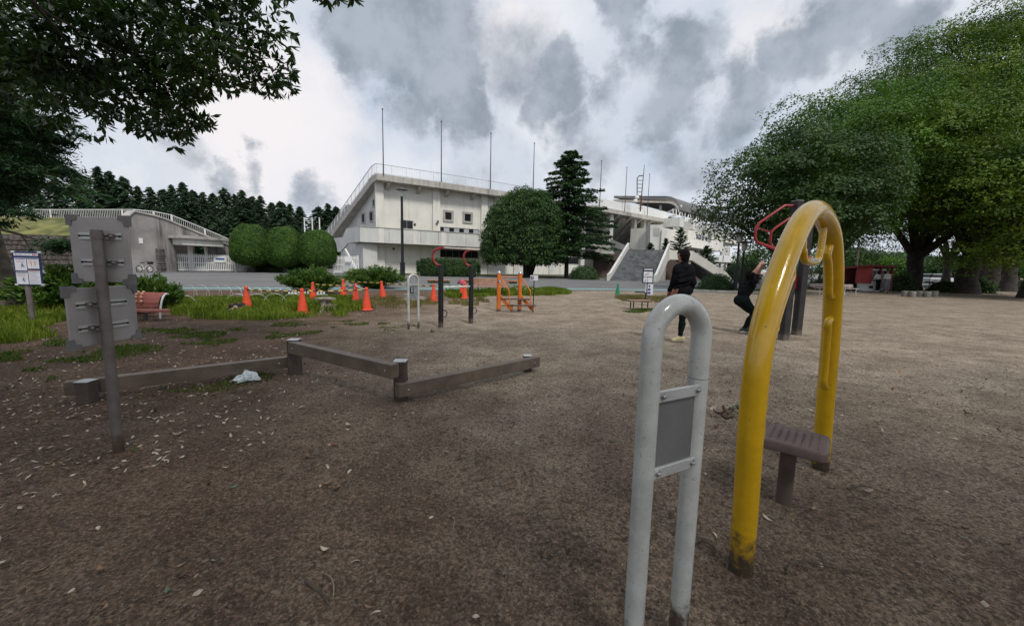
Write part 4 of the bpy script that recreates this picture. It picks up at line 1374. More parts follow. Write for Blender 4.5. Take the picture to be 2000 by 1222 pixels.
for i, (px, yt, Y) in enumerate([(-20, 372, 78), (80, 380, 76), (165, 384, 78), (255, 396, 78), (305, 402, 80), (350, 398, 80), (410, 410, 80), (450, 414, 82), (520, 424, 82), (575, 432, 84), (560, 414, 90), (610, 440, 86), (640, 442, 90)]):
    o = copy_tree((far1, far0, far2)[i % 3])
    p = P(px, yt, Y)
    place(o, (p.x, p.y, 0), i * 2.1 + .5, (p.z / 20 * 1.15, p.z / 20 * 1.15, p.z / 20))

for o in [q for q in COL.objects if q.name.startswith('conifer_tree')]:
    rel = o.location.x / o.location.y
    for lim, txt in ((-1.14, 'dark conifer behind the grass bank, above the leaning pine'), (-.95, 'dark conifer rising above the white railing of the grass bank'), (-.86, 'dark conifer rising above the high end of the concrete abutment'),
                     (-.70, 'dark conifer rising above the entrance canopy and white gate'), (-.56, 'dark conifer rising behind the clipped topiaries'), (9, 'dark conifer next to the sloping end of the stadium stand')):
        if rel < lim:
            o['label'] = txt
            o['group'] = 'conifers' + txt[txt.index('conifer') + 7:]
            break

# three clipped topiaries on the road edge
def topiary(px0, px1, yt, yb, Y, label, seed):
    rng = np.random.default_rng(seed)
    c = P((px0 + px1) / 2, (yt + yb) / 2, Y)
    rx = (px1 - px0) / 2 / FPX * Y; rz = (yb - yt) / 2 / FPX * Y
    base = Vector((c.x, c.y, 0))
    t = thing('topiary_tree', base, label, 'topiary', 'three clipped trees in a row')
    mb = MB(); mb.tube([base - UP * .1, base + UP * (c.z)], [.35, .25], 9); mb.build('trunk', BARKD, t, smooth=True)
    n = 26000
    d = sphere_pts(n, rng)
    e = 2.9
    rr = (np.abs(d[:, 0]) ** e + np.abs(d[:, 1]) ** e + np.abs(d[:, 2] * np.where(d[:, 2] > 0, .98, 1.0)) ** e) ** (-1 / e)
    taper = 1 - .16 * np.clip(d[:, 2] * rr, -1, 1) ** 1
    p = d * rr[:, None]
    p[:, 0] *= taper; p[:, 1] *= taper
    p *= (1 + rng.normal(size=(n, 1)) * .016 + .025 * np.sin(d[:, :1] * 6 + seed) * np.sin(d[:, 2:3] * 5))
    C = p * np.array([rx, rx, rz]) + np.array(c)
    V, Q = leaf_quads(C, d + np.array([0, 0, .15]), .17, .1, rng, .5)
    link('crown', np_mesh('crown', V - np.array(base), Q, LF_TOPI), t)
    mb = MB()
    prf = [((1 - abs(z) ** 2.9) ** (1 / 2.9) * (1 - .16 * z) * .9, z) for z in np.linspace(-.93, .93, 11)]
    mb.lathe((0, 0, 0), prf, 18)
    mb.v = [Vector((q.x * rx, q.y * rx, q.z * rz)) + c for q in mb.v]
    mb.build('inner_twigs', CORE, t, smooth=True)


topiary(460, 523, 441, 517, 45.5, 'clipped cushion shaped topiary next to the white picket gate', 1)
topiary(527, 586, 446, 519, 46.0, 'middle one of three clipped cushion shaped topiaries', 2)
topiary(590, 651, 452, 518, 46.6, 'clipped cushion shaped topiary next to the stadium end stair', 3)
# low dark planting under the topiaries
def blob_shrub(name, px0, px1, yt, yb, Y, depth, label, leafm, seed, L=.14, W=.08, per=160, cat='shrub', bump=.06, group=None, flatb=-.05, core=True):
    c = P((px0 + px1) / 2, yb, Y); c.z = 0
    rx = (px1 - px0) / 2 / FPX * Y
    rz = P((px0 + px1) / 2, yt, Y).z
    return dome_tree(name, c, c + UP * .0, (rx, depth, rz), label, leafm, seed, per, L, W, flatb, False, cat=cat, bump=bump, group=group)


blob_shrub('shrub', 478, 640, 508, 528, 47.5, 1.2, 'dark shade planting under the clipped topiaries', LF_DARK, 12, .2, .12, 90)
blob_shrub('clipped_shrub', 1110, 1169, 518, 545, 46, 1.6, 'low clipped dome bush on the verge right of the dome tree', LF_HEDGE, 13, .15, .09, 190)
blob_shrub('clipped_shrub', 1364, 1432, 534, 567, 28.3, 1.15, 'rounded clipped dark shrub in the kerbed bed beside the paired lamps', LF_HEDGE, 14, .10, .06, 420)


def box_hedge(name, a, b_, wdt, h, label, leafm, seed, L=.13, W=.08, per=200, group=None):
    rng = np.random.default_rng(seed)
    a, b_ = Vector(a), Vector(b_)
    d = (b_ - a); Ln = d.length; d.normalize(); nn = Vector((-d.y, d.x, 0))
    t = thing(name, (a + b_) / 2, label, 'hedge', group)
    n = int(per * (2 * Ln * h + Ln * wdt + 2 * h * wdt))
    p = rng.uniform(-1, 1, (n, 3))
    m = np.argmax(np.abs(p) * np.array([Ln, 1.6 * wdt, 1.3 * h]) / np.array([Ln, wdt, h]) + rng.random((n, 3)) * .3, axis=1)
    q = p.copy()
    for k in range(3):
        q[m == k, k] = np.sign(p[m == k, k])
    q = q / np.maximum(1, (np.abs(q) ** 6).sum(1, keepdims=True) ** (1 / 6))
    N = q.copy()
    bumpv = 1 + .05 * np.sin(p[:, :1] * Ln * 3 + seed) + rng.normal(size=(n, 1)) * .02
    q = q * bumpv
    c0 = np.array((a + b_) / 2 + UP * h / 2)
    C = c0 + q[:, :1] * np.array(d) * Ln / 2 + q[:, 1:2] * np.array(nn) * wdt / 2 + q[:, 2:3] * np.array([0, 0, h / 2])
    NN = N[:, :1] * np.array(d) + N[:, 1:2] * np.array(nn) + N[:, 2:3] * np.array([0, 0, 1.0])
    V, Q = leaf_quads(C, NN, L, W, rng, .6)
    link('leaves', np_mesh('leaves', V - np.array((a + b_) / 2), Q, leafm), t)
    mb = MB(); mb.bbox((a + b_) / 2 + UP * h / 2, d * (Ln / 2 * .93), nn * (wdt / 2 * .88), UP * (h / 2 * .93), .12)
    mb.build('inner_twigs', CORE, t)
    return t


a, b_ = P(818, 541, 45.6), P(934, 541, 46.2)
a.z = b_.z = 0
box_hedge('box_hedge', a, b_, 1.8, P(870, 505, 45).z, 'long rounded box hedge at the foot of the cream stadium wall', LF_HEDGE, 21, .16, .1, 190)
# hedges and shrubs in the background on the right
for (px0, px1, yt, yb, Y, lab, lm) in ((1580, 1665, 538, 566, 33, 'dark hedge bush behind the white benches', LF_DARK), (1733, 1775, 532, 568, 33, 'bright topped hedge bush beside the red kiosk', LF_TOPI),
                                       (1825, 1862, 546, 572, 32.5, 'small yellow green bush left of the flared trunk', LF_TOPI), (1893, 1925, 541, 571, 33, 'low bright bush right of the flared trunk', LF_TOPI),
                                       (1965, 1995, 545, 570, 40, 'far low bush between the shaded trunks', LF_TOPI), (1405, 1470, 515, 545, 60, 'soft green bushes in front of the grandstand ground floor', LF_HEDGE),
                                       (1440, 1480, 500, 556, 45, 'loose green shrub behind the paired lamps', LF_CAMPHOR)):
    blob_shrub('shrub', px0, px1, yt, yb, Y, 1.4, lab, lm, px0, .17, .1, 120, bump=.12)
for i, (px, yt, Y, r) in enumerate(((1655, 478, 70, 4), (1700, 498, 75, 6), (1725, 492, 80, 5), (1765, 495, 78, 5), (1810, 505, 74, 6), (1860, 505, 70, 6), (1920, 500, 66, 7), (1980, 495, 64, 7), (1480, 480, 80, 5), (1600, 490, 80, 6))):
    b = P(px, 555, Y); b.z = 0
    h = P(px, yt, Y).z
    limb_tree('distant_tree', b, 'distant rounded tree beyond the park edge', 'tree', 'distant trees beyond the park', Vector((b.x, b.y, h * .55)), (r, r, h * .42), LF_CAMPHOR if i % 2 else LF_HEDGE, 40, r * .32, 150, .42, .26, 300 + i, .22, -.8, fork=1.5)


# spreading junipers
def juniper(base, rx, ry, h, label, seed, n=9000, L=.16, W=.05, leafm=None):
    rng = np.random.default_rng(seed)
    base = Vector(base)
    t = thing('juniper_bush', base, label, 'shrub')
    mb = MB()
    Cs, As = [], []
    nbr = 46
    for k in range(nbr):
        th_ = k * 2.39996
        q = math.sqrt((k + .5) / nbr)
        tip = np.array([math.cos(th_) * rx * q, math.sin(th_) * ry * q, h * (1.02 - .62 * q ** 2) * rng.uniform(.75, 1.12)])
        root = np.array([rng.normal() * .1 * rx, rng.normal() * .1 * ry, .02])
        if k % 2 == 0:
            mb.tube([base + Vector(root), base + Vector(root * .4 + tip * .5) + UP * .12 * h, base + Vector(tip)], [.035, .022, .006], 4, cap=False)
        m = int(n / nbr * (.5 + q))
        s = rng.random(m) ** .55
        mid_ = root * .4 + tip * .5 + np.array([0, 0, .12 * h])
        pth = ((1 - s) ** 2)[:, None] * root + (2 * s * (1 - s))[:, None] * mid_ + (s ** 2)[:, None] * tip
        C = pth + rng.normal(size=(m, 3)) * np.array([.11 * rx, .11 * rx, .08 * h]) * (1.1 - .6 * s)[:, None]
        C[:, 2] = np.maximum(C[:, 2], .03)
        Cs.append(C)
        As.append(np.tile(unit((tip - mid_)[None])[0] + np.array([0, 0, .25]), (m, 1)))
    V, Q = leaf_quads(np.concatenate(Cs), np.tile([0, 0, 1.0], (sum(map(len, Cs)), 1)), L, W, rng, .8, np.concatenate(As), .55)
    mb.build('stems', BARKD, t)
    link('foliage', np_mesh('foliage', V, Q, leafm or LF_JUN), t)


b = G(607, 573); juniper(b, 1.5, 1.05, 1.12, 'spreading juniper bush behind the orange cones, beside the road', 51, 13000, .14, .045)
b = G(730, 563); juniper(b, 1.85, 1.15, 1.30, 'wide juniper bush under the lamp post behind the striped cone bars', 52, 14000, .14, .045)
b = G(150, 604); juniper(b, 1.5, 1.3, 1.15, 'dark spreading juniper behind the two sided signpost', 53, 16000, .15, .05)
b = G(292, 604); juniper(b, .85, .7, .92, 'juniper bush rising behind the red massage bench', 54, 9000, .12, .04)
b = G(250, 611); juniper(b, .7, .25, .30, 'low green ground shrub under the red massage bench', 55, 4000, .09, .035)

# leaning pine on the left with its loose sprays
b = G(20, 604)
lp = thing('pine_tree', b, 'leaning rough barked pine beside the blue notice sign', 'tree')
mb = MB()
tp = [b - UP * .1, b + Vector((-.03, 0, .5)), b + Vector((-.35, .1, 1.6)), b + Vector((-.75, .2, 3.0)), b + Vector((-.9, .4, 5.0)), b + Vector((-.7, .6, 7.5))]
mb.tube(tp, [.30, .23, .2, .19, .17, .1], 12)
rng = np.random.default_rng(61)
Cs, As = [], []
def spray(tip, m, rad, droop=.3):
    Cs.append(np.array(tip) + rng.normal(size=(m, 3)) * np.array([rad, rad, rad * .38]))
    As.append(rng.normal(size=(m, 3)) * np.array([1, 1, .25]) + np.array([.6, 0, -droop]))
for k in range(34):
    px_, py_ = rng.uniform(-150, 118), rng.uniform(120, 408)
    if px_ > 60 and py_ > 385:
        continue
    tip = P(px_, py_, rng.uniform(9.0, 12.5))
    o = tp[3].lerp(tp[5], min(1, max(0, (tip.z - 3) / 4.5)))
    mb.tube([o, o.lerp(tip, .5) + UP * .2, tip], [.05, .03, .008], 5, cap=False)
    for q in range(6):
        spray(tip + Vector((rng.normal() * .35, rng.normal() * .35, rng.normal() * .16)), 190, .17)
# thin drooping dead branch towards the sign
mb.tube([P(0, 448, 10.2), P(40, 458, 10.0), P(75, 470, 9.9), P(110, 476, 9.8)], [.035, .03, .02, .012], 6)
mb.tube([P(40, 458, 10.0), P(55, 478, 9.9), P(60, 492, 9.9)], [.02, .014, .008], 5)
mb.tube([P(98, 475, 9.8), P(122, 492, 9.8), P(140, 505, 9.7)], [.016, .012, .006], 5)
for q in ((110, 476), (125, 480), (138, 478), (105, 486)):
    spray(P(*q, 9.8), 160, .16)
mb.build('trunk', BARK, lp, smooth=True)
C = np.concatenate(Cs)
V, Q = leaf_quads(C, np.tile([0, 0, 1.0], (len(C), 1)), .19, .04, rng, .5, unit(np.concatenate(As)), .35)
link('crown', np_mesh('crown', V - np.array(b), Q, LF_CEDAR), lp)
# dense cedar left of the bank
b = P(-75, 590, 17); b.z = 0
conifer('cedar_tree', b, 12.5, 4.4, 'dark green cedar with drooping boughs left of the grass bank', LF_CEDAR, 66, None, 150, 240, .42, .10, .30, .40, 1.0, .55, .3)

# ---------------------------------------------------------------- broad-leaved tree that overhangs the camera
ob = Vector((-6.6, .4, 0))
ov = thing('overhanging_tree', ob, 'broad leaved evergreen tree whose dark leafy bough hangs into the sky above the signpost', 'tree')
rng = np.random.default_rng(71)
mb = MB()
fk = Vector((-6.2, .8, 3.2))
mb.tube([ob - UP * .2, ob + Vector((.1, .1, 1.5)), fk], [.48, .38, .36], 12)
BOUGH = []
for y, xs in ((-20, range(-40, 525, 58)), (35, range(-20, 530, 54)), (85, range(-30, 530, 56)), (130, range(0, 400, 56)), (125, range(455, 535, 36)), (170, range(20, 400, 62)), (205, (95, 255, 300, 345)), (238, (330, 352))):
    for x in xs:
        BOUGH.append(P(x + rng.normal() * 10, y + rng.normal() * 8, 4.9 + rng.random() * 1.5))
BOUGH += [P(178, 213, 5.0)]
tips = []
for i, c in enumerate(BOUGH):
    if i % 9 == 0:
        m1 = fk.lerp(c, .5) + Vector((rng.normal() * .3, rng.normal() * .3, .9))
        mb.tube([fk, m1, fk.lerp(c, .82) + UP * .25, c], [.04, .022, .012, .005], 6, cap=False)


def rosette(c, out, k, rng):
    """whorl of long oval leaves at the end of a twig"""
    Cc, Aa = [], []
    for j in range(k):
        t = 2 * math.pi * j / k + rng.random()
        o = np.array(out) / (np.linalg.norm(out) + 1e-6)
        ref = np.cross(o, [0.2, .3, 1]); ref /= np.linalg.norm(ref) + 1e-6
        s2 = np.cross(o, ref)
        a = ref * math.cos(t) + s2 * math.sin(t) + o * rng.uniform(.2, .9) + np.array([0, 0, -.25])
        a /= np.linalg.norm(a)
        Cc.append(np.array(c) + a * .075); Aa.append(a)
    return Cc, Aa


CC, AA = [], []
for c in BOUGH:
    nr = 34 if c.z > 3.4 else 26
    for q in range(nr):
        d = rng.normal(size=3); d /= np.linalg.norm(d)
        rad_ = .34 * rng.random() ** .4
        x = np.array(c) + d * rad_ * np.array([1.15, 1.3, .85])
        a, b2 = rosette(x, d + np.array([0, 0, -.2]), rng.integers(6, 10), rng)
        CC += a; AA += b2
# shade crown over the camera, above and behind it
Csh = []
for k in range(260):
    th_ = rng.random() * 2 * math.pi; q = math.sqrt(rng.random())
    Csh.append((0.5 + math.cos(th_) * q * 11.5, -3.6 + math.sin(th_) * q * 7.2, 7.0 + rng.random() * 2.4 + (1 - q) * 1.5))
for c in Csh[::6]:
    e = Vector(c)
    mb.tube([fk, fk.lerp(e, .5) + UP * .8, e], [.16, .09, .015], 6, cap=False)
mb.build('trunk', BARKD, ov, smooth=True)
V1, Q1 = leaf_quads(np.array(CC), np.tile([0, 0, 1.0], (len(CC), 1)), .128, .042, rng, .9, np.array(AA), .12)
V2, Q2 = clump_leaves(np.array(Csh), np.full(len(Csh), 1.0), 190, .6, .2, .1, rng)
V, Q = join([(V1, Q1), (V2, Q2)])
link('crown', np_mesh('crown', V - np.array(ob), Q, LF_NEAR), ov, kind='stuff')
# the leaves along the lower edge that can be told apart
lm = MB()
N_ = 7
pl, pr_ = [], []
for k in range(N_):
    t = k / (N_ - 1)
    w = .026 * math.sin(math.pi * min(1, t * .92 + .06)) ** .8
    pl.append(Vector((t * .15, w, -.012 * math.sin(math.pi * t) - .02 * t * t + .006))); pr_.append(Vector((t * .15, -w, -.012 * math.sin(math.pi * t) - .02 * t * t + .006)))
mid_ = [Vector((k / (N_ - 1) * .15, 0, -.012 * math.sin(math.pi * k / (N_ - 1)) - .02 * (k / (N_ - 1)) ** 2)) for k in range(N_)]
lm.v = pl + mid_ + pr_
for k in range(N_ - 1):
    lm.f += [(k, N_ + k, N_ + k + 1, k + 1), (N_ + k, 2 * N_ + k, 2 * N_ + k + 1, N_ + k + 1)]
leaf_me = bpy.data.meshes.new('leaf')
leaf_me.from_pydata([tuple(p) for p in lm.v], [], lm.f)
leaf_me.materials.append(LF_NEAR)
FR = [(575, 148), (560, 168), (540, 176), (522, 168), (500, 160), (480, 164), (455, 158), (430, 166), (412, 180), (385, 172), (378, 200), (380, 222), (376, 240), (362, 258), (345, 264), (330, 258), (310, 246), (290, 252), (268, 256), (250, 250), (236, 228), (214, 214),
      (178, 216), (172, 206), (572, 110), (576, 70), (570, 30), (566, 95), (560, 0), (640, 4), (660, 2), (690, 0), (620, -4), (300, 264), (360, 235)]
nleaf = 0
for (px, py_) in FR:
    c = P(px, py_ - 4, 5.2 + rng.random() * .5)
    k = 8
    o = Vector((rng.normal() * .6, rng.normal() * .6, -.8)).normalized()
    ref = o.orthogonal().normalized(); s2 = o.cross(ref)
    for j in range(k):
        if nleaf >= 298:
            break
        t = 2 * math.pi * j / k + rng.random() * .4
        a = (ref * math.cos(t) + s2 * math.sin(t) + o * rng.uniform(.2, .8)).normalized()
        q = a.to_track_quat('X', 'Z')
        lo = link('leaf', leaf_me, ov)
        lo.location = c - ob
        lo.rotation_mode = 'QUATERNION'; lo.rotation_quaternion = q
        s = rng.uniform(.65, .95); lo.scale = (s, s, s)
        nleaf += 1

# ================================================================ things on the square
def arc_pts(c, r, a0, a1, n, ex, ey):
    return [Vector(c) + Vector(ex) * r * math.cos(a0 + (a1 - a0) * k / n) + Vector(ey) * r * math.sin(a0 + (a1 - a0) * k / n) for k in range(n + 1)]


def smooth_path(pts, n=6):
    """Catmull-Rom through the points"""
    pts = [Vector(p) for p in pts]
    out = []
    for i in range(len(pts) - 1):
        p0, p1, p2, p3 = pts[max(0, i - 1)], pts[i], pts[i + 1], pts[min(len(pts) - 1, i + 2)]
        for k in range(n):
            t = k / n
            out.append(.5 * ((2 * p1) + (p2 - p0) * t + (2 * p0 - 5 * p1 + 4 * p2 - p3) * t * t + (3 * p1 - p0 - 3 * p2 + p3) * t ** 3))
    out.append(pts[-1])
    return out


def bolt(p, nrm, parent, r=.008, name='bolt'):
    mb = MB(); mb.lathe(p, [(r * 1.7, 0), (r * 1.7, r * .5), (r, r * .6), (r, r * 1.5), (r * .6, r * 1.8)], 8, nrm)
    return mb.build(name, STEEL, parent)


# ---------------------------------------------------------------- two sided signpost, seen from behind
sb = G(232, 878)
sg = thing('signpost', sb, 'galvanised signpost carrying two grey board backs with slotted brackets', 'signpost')
mb = MB(); mb.tube([sb - UP * .1, Vector((sb.x, sb.y, P(180, 449, sb.y).z))], .032, 18)
mb.build('post', GALV, sg, smooth=True)


def board_back(c, rt, w, h, thick, parent, nrm, mat, post_x=0.0, flip=1):
    """thin sign board; nrm points from the board back to the post"""
    rt, nrm = Vector(rt).normalized(), Vector(nrm).normalized()
    mb = MB(); mb.bbox(c, rt * w / 2, nrm * thick / 2, UP * h / 2, .004)
    bd = mb.build('board', mat, parent)
    for sx in (-1, 1):
        for sz_ in (-1, 1):
            k = Vector(c) + rt * sx * w / 2 + UP * sz_ * h / 2
            mb = MB()
            L_ = .062
            pts2 = [(.012, .012), (.012 - .004, .012), (-L_, .012), (-L_, -.022), (-.03, -.028), (-.028, -.03), (-.022, -L_), (.012, -L_)]
            q = [k + rt * sx * x + UP * sz_ * z + nrm * (thick / 2 + .006) for x, z in pts2[0:1] + pts2[2:]]
            mb.prism(q, -nrm * (thick + .012))
            mb.build('corner_cap', CAPS, bd)
    for z in (h * .21, -h * .19):
        cz = Vector(c) + UP * z + nrm * (thick / 2)
        mb = MB()
        Lb = w * .36
        mb.box(cz + nrm * .004 + rt * post_x * .3 + UP * .014, rt * Lb, nrm * .0038, UP * .009)
        mb.box(cz + nrm * .004 + rt * post_x * .3 - UP * .014, rt * Lb, nrm * .0038, UP * .009)
        br = mb.build('slotted_bracket', ALURAIL, bd)
        mb = MB(); mb.box(cz + nrm * .0015 + rt * post_x * .3, rt * (Lb - .01), nrm * .001, UP * .0045); mb.build('slot', SLOT, br)
        for sx in (-1, 1):
            mb = MB(); mb.box(cz + rt * (post_x + sx * .055) + nrm * .014, rt * .019, nrm * .006, UP * .016); mb.build('clamp_lug', GALV, br)
            bolt(cz + rt * (post_x + sx * .058) + nrm * .02, nrm, br, .006)
            mb = MB(); mb.lathe(cz + rt * (post_x * .3 + sx * (Lb - .008)) + nrm * .008, [(.008, 0), (.007, .006)], 7, nrm); mb.build('bracket_end', SLOT, br)
    return bd


pz = lambda py_: P(200, py_, sb.y).z
ctr = P(198, 488, sb.y + .062)
up_bd = board_back(Vector((ctr.x, sb.y + .062, ctr.z)), (1, .02, 0), .405, .455, .014, sg, (0, -1, 0), ALUBK, sb.x - ctr.x)
lo_c = Vector((sb.x - .062, sb.y + .055, P(205, 617, sb.y).z))
lo_bd = board_back(lo_c, (.02, 1, 0), .47, .405, .014, sg, (1, 0, 0), ALUBK, -.055)
for z in (ctr.z + .455 * .21, ctr.z - .455 * .19, lo_c.z + .405 * .21, lo_c.z - .405 * .19):
    mb = MB(); mb.tube([Vector((sb.x, sb.y, z - .02)), Vector((sb.x, sb.y, z + .02))], .0355, 18); mb.build('band', GALV, sg, smooth=True)

# ---------------------------------------------------------------- blue notice sign by the pine
bb = G(65, 632)
bs = thing('notice_sign', bb, 'blue framed notice sign with exercise pictures on a leaning pole beside the pine', 'sign')
top = P(47, 540, bb.y)
mb = MB(); mb.tube([bb - UP * .1, Vector((bb.x - .02, bb.y, P(54, 556, bb.y).z + .3))], .045, 14); mb.build('post', GALV, bs, smooth=True)
TL, TR, BL_, BR_ = P(24, 491, bb.y - .07), P(77.5, 491.5, bb.y + .02), P(34, 557.5, bb.y - .07), P(84, 556.5, bb.y + .02)
bc = (TL + TR + BL_ + BR_) / 4
brt = ((TR - TL) + (BR_ - BL_)); brt.z = 0; brt.normalize()
bn = Vector((brt.y, -brt.x, 0))
bw, bh = (TR - TL).length, (TL.z - BL_.z)
NAVY = flat('navy_sign_frame', (.014, .030, .10)); PAPER = flat('white_print', (.66, .67, .72)); REDK = flat('red_print', (.42, .05, .05)); PINKT = flat('pink_print', (.5, .33, .30)); BLUEK = flat('blue_ink', (.03, .06, .2))
mb = MB(); mb.bbox(bc, brt * bw / 2, bn * .012, UP * bh / 2, .005); bd = mb.build('board', NAVY, bs)


def prt(u0, u1, v0, v1, mat, parent, lift=.002, name='print'):
    """flat print, u right and v down in 0..1 of the board"""
    mb = MB(); mb.box(bc + brt * ((u0 + u1) / 2 - .5) * bw + UP * (.5 - (v0 + v1) / 2) * bh + bn * (.0125 + lift), brt * (u1 - u0) / 2 * bw, bn * .0009, UP * (v1 - v0) / 2 * bh)
    return mb.build(name, mat, parent)


hd = prt(.06, .94, .055, .125, PAPER, bd)
lettering('背のばしベンチ', bc + brt * (.10 - .5) * bw + UP * (.5 - .115) * bh + bn * .0165, brt, UP, .055 * bh, BLUEK, bd)
for u in (.73, .8, .87):
    prt(u, u + .045, .068, .112, REDK if u < .85 else PINKT, bd, .004)
boxes = [(.06, .485, .19, .56), (.515, .94, .19, .50), (.06, .485, .60, .965), (.515, .94, .555, .965)]
for i, q in enumerate(boxes):
    prt(*q, PAPER, bd)
    prt(q[0] + .02, q[1] - .02, q[2] + .012, q[2] + .035, BLUEK if i != 3 else REDK, bd, .004)
    if i == 3:
        for k in range(8):
            prt(q[0] + .03, q[1] - .04 - .05 * (k % 3), q[2] + .07 + k * .04, q[2] + .083 + k * .04, PINKT if k % 3 == 2 else flat('grey_blue_text', (.3, .33, .45)), bd, .004)
    else:
        for k in range(3):
            prt(q[0] + .05, q[1] - .06, q[2] + .06 + k * .03, q[2] + .07 + k * .03, PINKT, bd, .004)


def figure(u, v, s, mat, pose):
    segs = {'sit': [((0, -.9), (0, -.3), .12), ((0, -.3), (.4, -.25), .1), ((.4, -.25), (.42, .3), .09), ((0, -.8), (.35, -.55), .07), ((-.25, -.7), (-.2, .3), .06)],
            'bike': [((-.1, -.8), (-.3, -.2), .12), ((-.3, -.2), (.2, -.1), .1), ((.2, -.1), (.1, .35), .08), ((-.1, -.7), (.4, -.5), .07)],
            'stand': [((0, -.85), (0, -.1), .14), ((-.05, -.1), (-.12, .5), .08), ((.05, -.1), (.14, .5), .08), ((0, -.75), (.3, -.4), .06)]}[pose]
    mb = MB()
    to = lambda p: bc + brt * (u + p[0] * s - .5) * bw + UP * (.5 - v - p[1] * s * bw / bh) * bh + bn * .0175
    for a, b2, w in segs:
        A, B = to(a), to(b2)
        d = (B - A).normalized(); e = d.cross(bn)
        mb.box((A + B) / 2, d * ((B - A).length / 2 + w * s * bw * .5), e * w * s * bw, bn * .0008)
    mb.lathe(to((0, -1.15)), [(.17 * s * bw, 0), (.17 * s * bw, .0012)], 10, bn)
    mb.build('pictogram', mat, bd)


figure(.33, .45, .13, BLUEK, 'sit'); figure(.33, .87, .13, BLUEK, 'bike')
figure(.66, .38, .10, flat('orange_print', (.6, .25, .12)), 'stand'); figure(.80, .38, .10, flat('orange_print', (.6, .25, .12)), 'stand')
for sx in (-1, 1):
    for sz_ in (-1, 1):
        mb = MB(); mb.bbox(bc + brt * sx * bw * .475 + UP * sz_ * bh * .482 , brt * bw * .062, bn * .02, UP * bh * .032, .006); mb.build('corner_cap', ALURAIL, bd)

# ---------------------------------------------------------------- zigzag balance beam
p0, p1, p2, p3 = G(172, 784), G(577, 729), G(773, 784), G(1030, 724)
zb = thing('balance_beam', p1, 'low zigzag balance beam of brown boards on square posts', 'balance beam')


def sq_post(p, h, s, name='post'):
    mb = MB(); mb.bbox(p + UP * (h / 2 - .04), (s, s * .08, 0), (-s * .08, s, 0), (0, 0, h / 2 + .04), .006)
    o = mb.build(name, WOODP, zb)
    mb = MB(); mb.bbox(p + UP * (h + .004), (s * 1.04, s * .083, 0), (-s * .083, s * 1.04, 0), (0, 0, .004), .002); mb.build('post_cap', ALURAIL, o)
    return o


sq_post(p0 + Vector((0, .0, 0)), .205, .058); sq_post(p1, .43, .062); sq_post(p2 + Vector((.03, .08, 0)), .405, .062); sq_post(p3 + Vector((0, .07, 0)), .195, .055)


def beam(a, b_, z0, z1, h, off, ext0, ext1):
    """three boards side by side make one beam"""
    a, b_ = Vector(a), Vector(b_)
    d = (b_ - a); d.z = 0; d.normalize()
    nn = Vector((d.y, -d.x, 0))
    a2 = a - d * ext0 + nn * off; b2 = b_ + d * ext1 + nn * off
    A = Vector((a2.x, a2.y, z0 - h / 2)); B = Vector((b2.x, b2.y, z1 - h / 2))
    ax = (B - A)
    for k in (-1, 0, 1):
        mb = MB()
        mb.bbox((A + B) / 2 + nn * k * .0325, ax / 2, nn * .0155, UP * h / 2, .004)
        mb.build('board', WOODB, zb)
    for q in (.05, .95):
        bolt(A.lerp(B, q) + nn * .0485, nn, zb, .007)


beam(p0, p1, .20, .205, .135, -.11, .16, -.07)
beam(p1, p2, .425, .41, .14, .055, -.05, .06)
beam(p2, p3, .20, .19, .135, .05, .01, .14)

# ---------------------------------------------------------------- white tube frame in the foreground with the back of a plate
wa, wb2 = G(1237, 1290), G(1320, 1240)
wd_ = (wb2 - wa); wl = wd_.length; wd_.normalize(); wn = Vector((wd_.y, -wd_.x, 0))
wf = thing('sign_frame', wa, 'big glossy white tube arch with a grey panel back, next to the yellow arch', 'sign frame')
R_ = (wl + .02) / 2
ctr = wa + wd_ * (wl / 2)
zt_ = 1.285 - R_
path = [ctr - wd_ * R_ - UP * .12, ctr - wd_ * R_ + UP * .4, ctr - wd_ * R_ + UP * .9, ctr - wd_ * R_ + UP * (zt_ - .06)]
path += [ctr + UP * zt_ - wd_ * R_ * math.cos(t) + UP * R_ * math.sin(t) for t in np.linspace(0, math.pi, 25)]
path += [ctr + wd_ * R_ + UP * (zt_ - .06), ctr + wd_ * R_ + UP * .9, ctr + wd_ * R_ + UP * .4, ctr + wd_ * R_ - UP * .12]
mb = MB(); mb.tube(path, .0345, 28, ref=tuple(wn)); mb.build('tube', WHITET, wf, smooth=True)
WFW = Wall(ctr - wd_ * R_, ctr + wd_ * R_)
zA = WFW.sz(1325, 762)[1]; zB = WFW.sz(1312, 905)[1]
for z in (zA, zB):
    mb = MB(); mb.bbox(ctr + UP * z + wn * .022, wd_ * (R_ - .004), wn * .006, UP * .019, .002); r_ = mb.build('rail', ALURAIL, wf)
    for sx in (-1, 1):
        bolt(ctr + UP * (z + .002) + wd_ * sx * (R_ - .036) + wn * .028, wn, r_, .0065)
mb = MB(); mb.bbox(ctr + UP * (zA + zB) / 2 + wn * .014, wd_ * (R_ - .030), wn * .0015, UP * ((zA - zB) / 2 - .019), .0008); mb.build('panel', GREYPAN, wf)
mb = MB(); mb.lathe(ctr + wd_ * R_ + UP * (zA + .035), [(.0352, 0), (.0352, .002)], 28); mb.build('weld_ring', CAPS, wf)

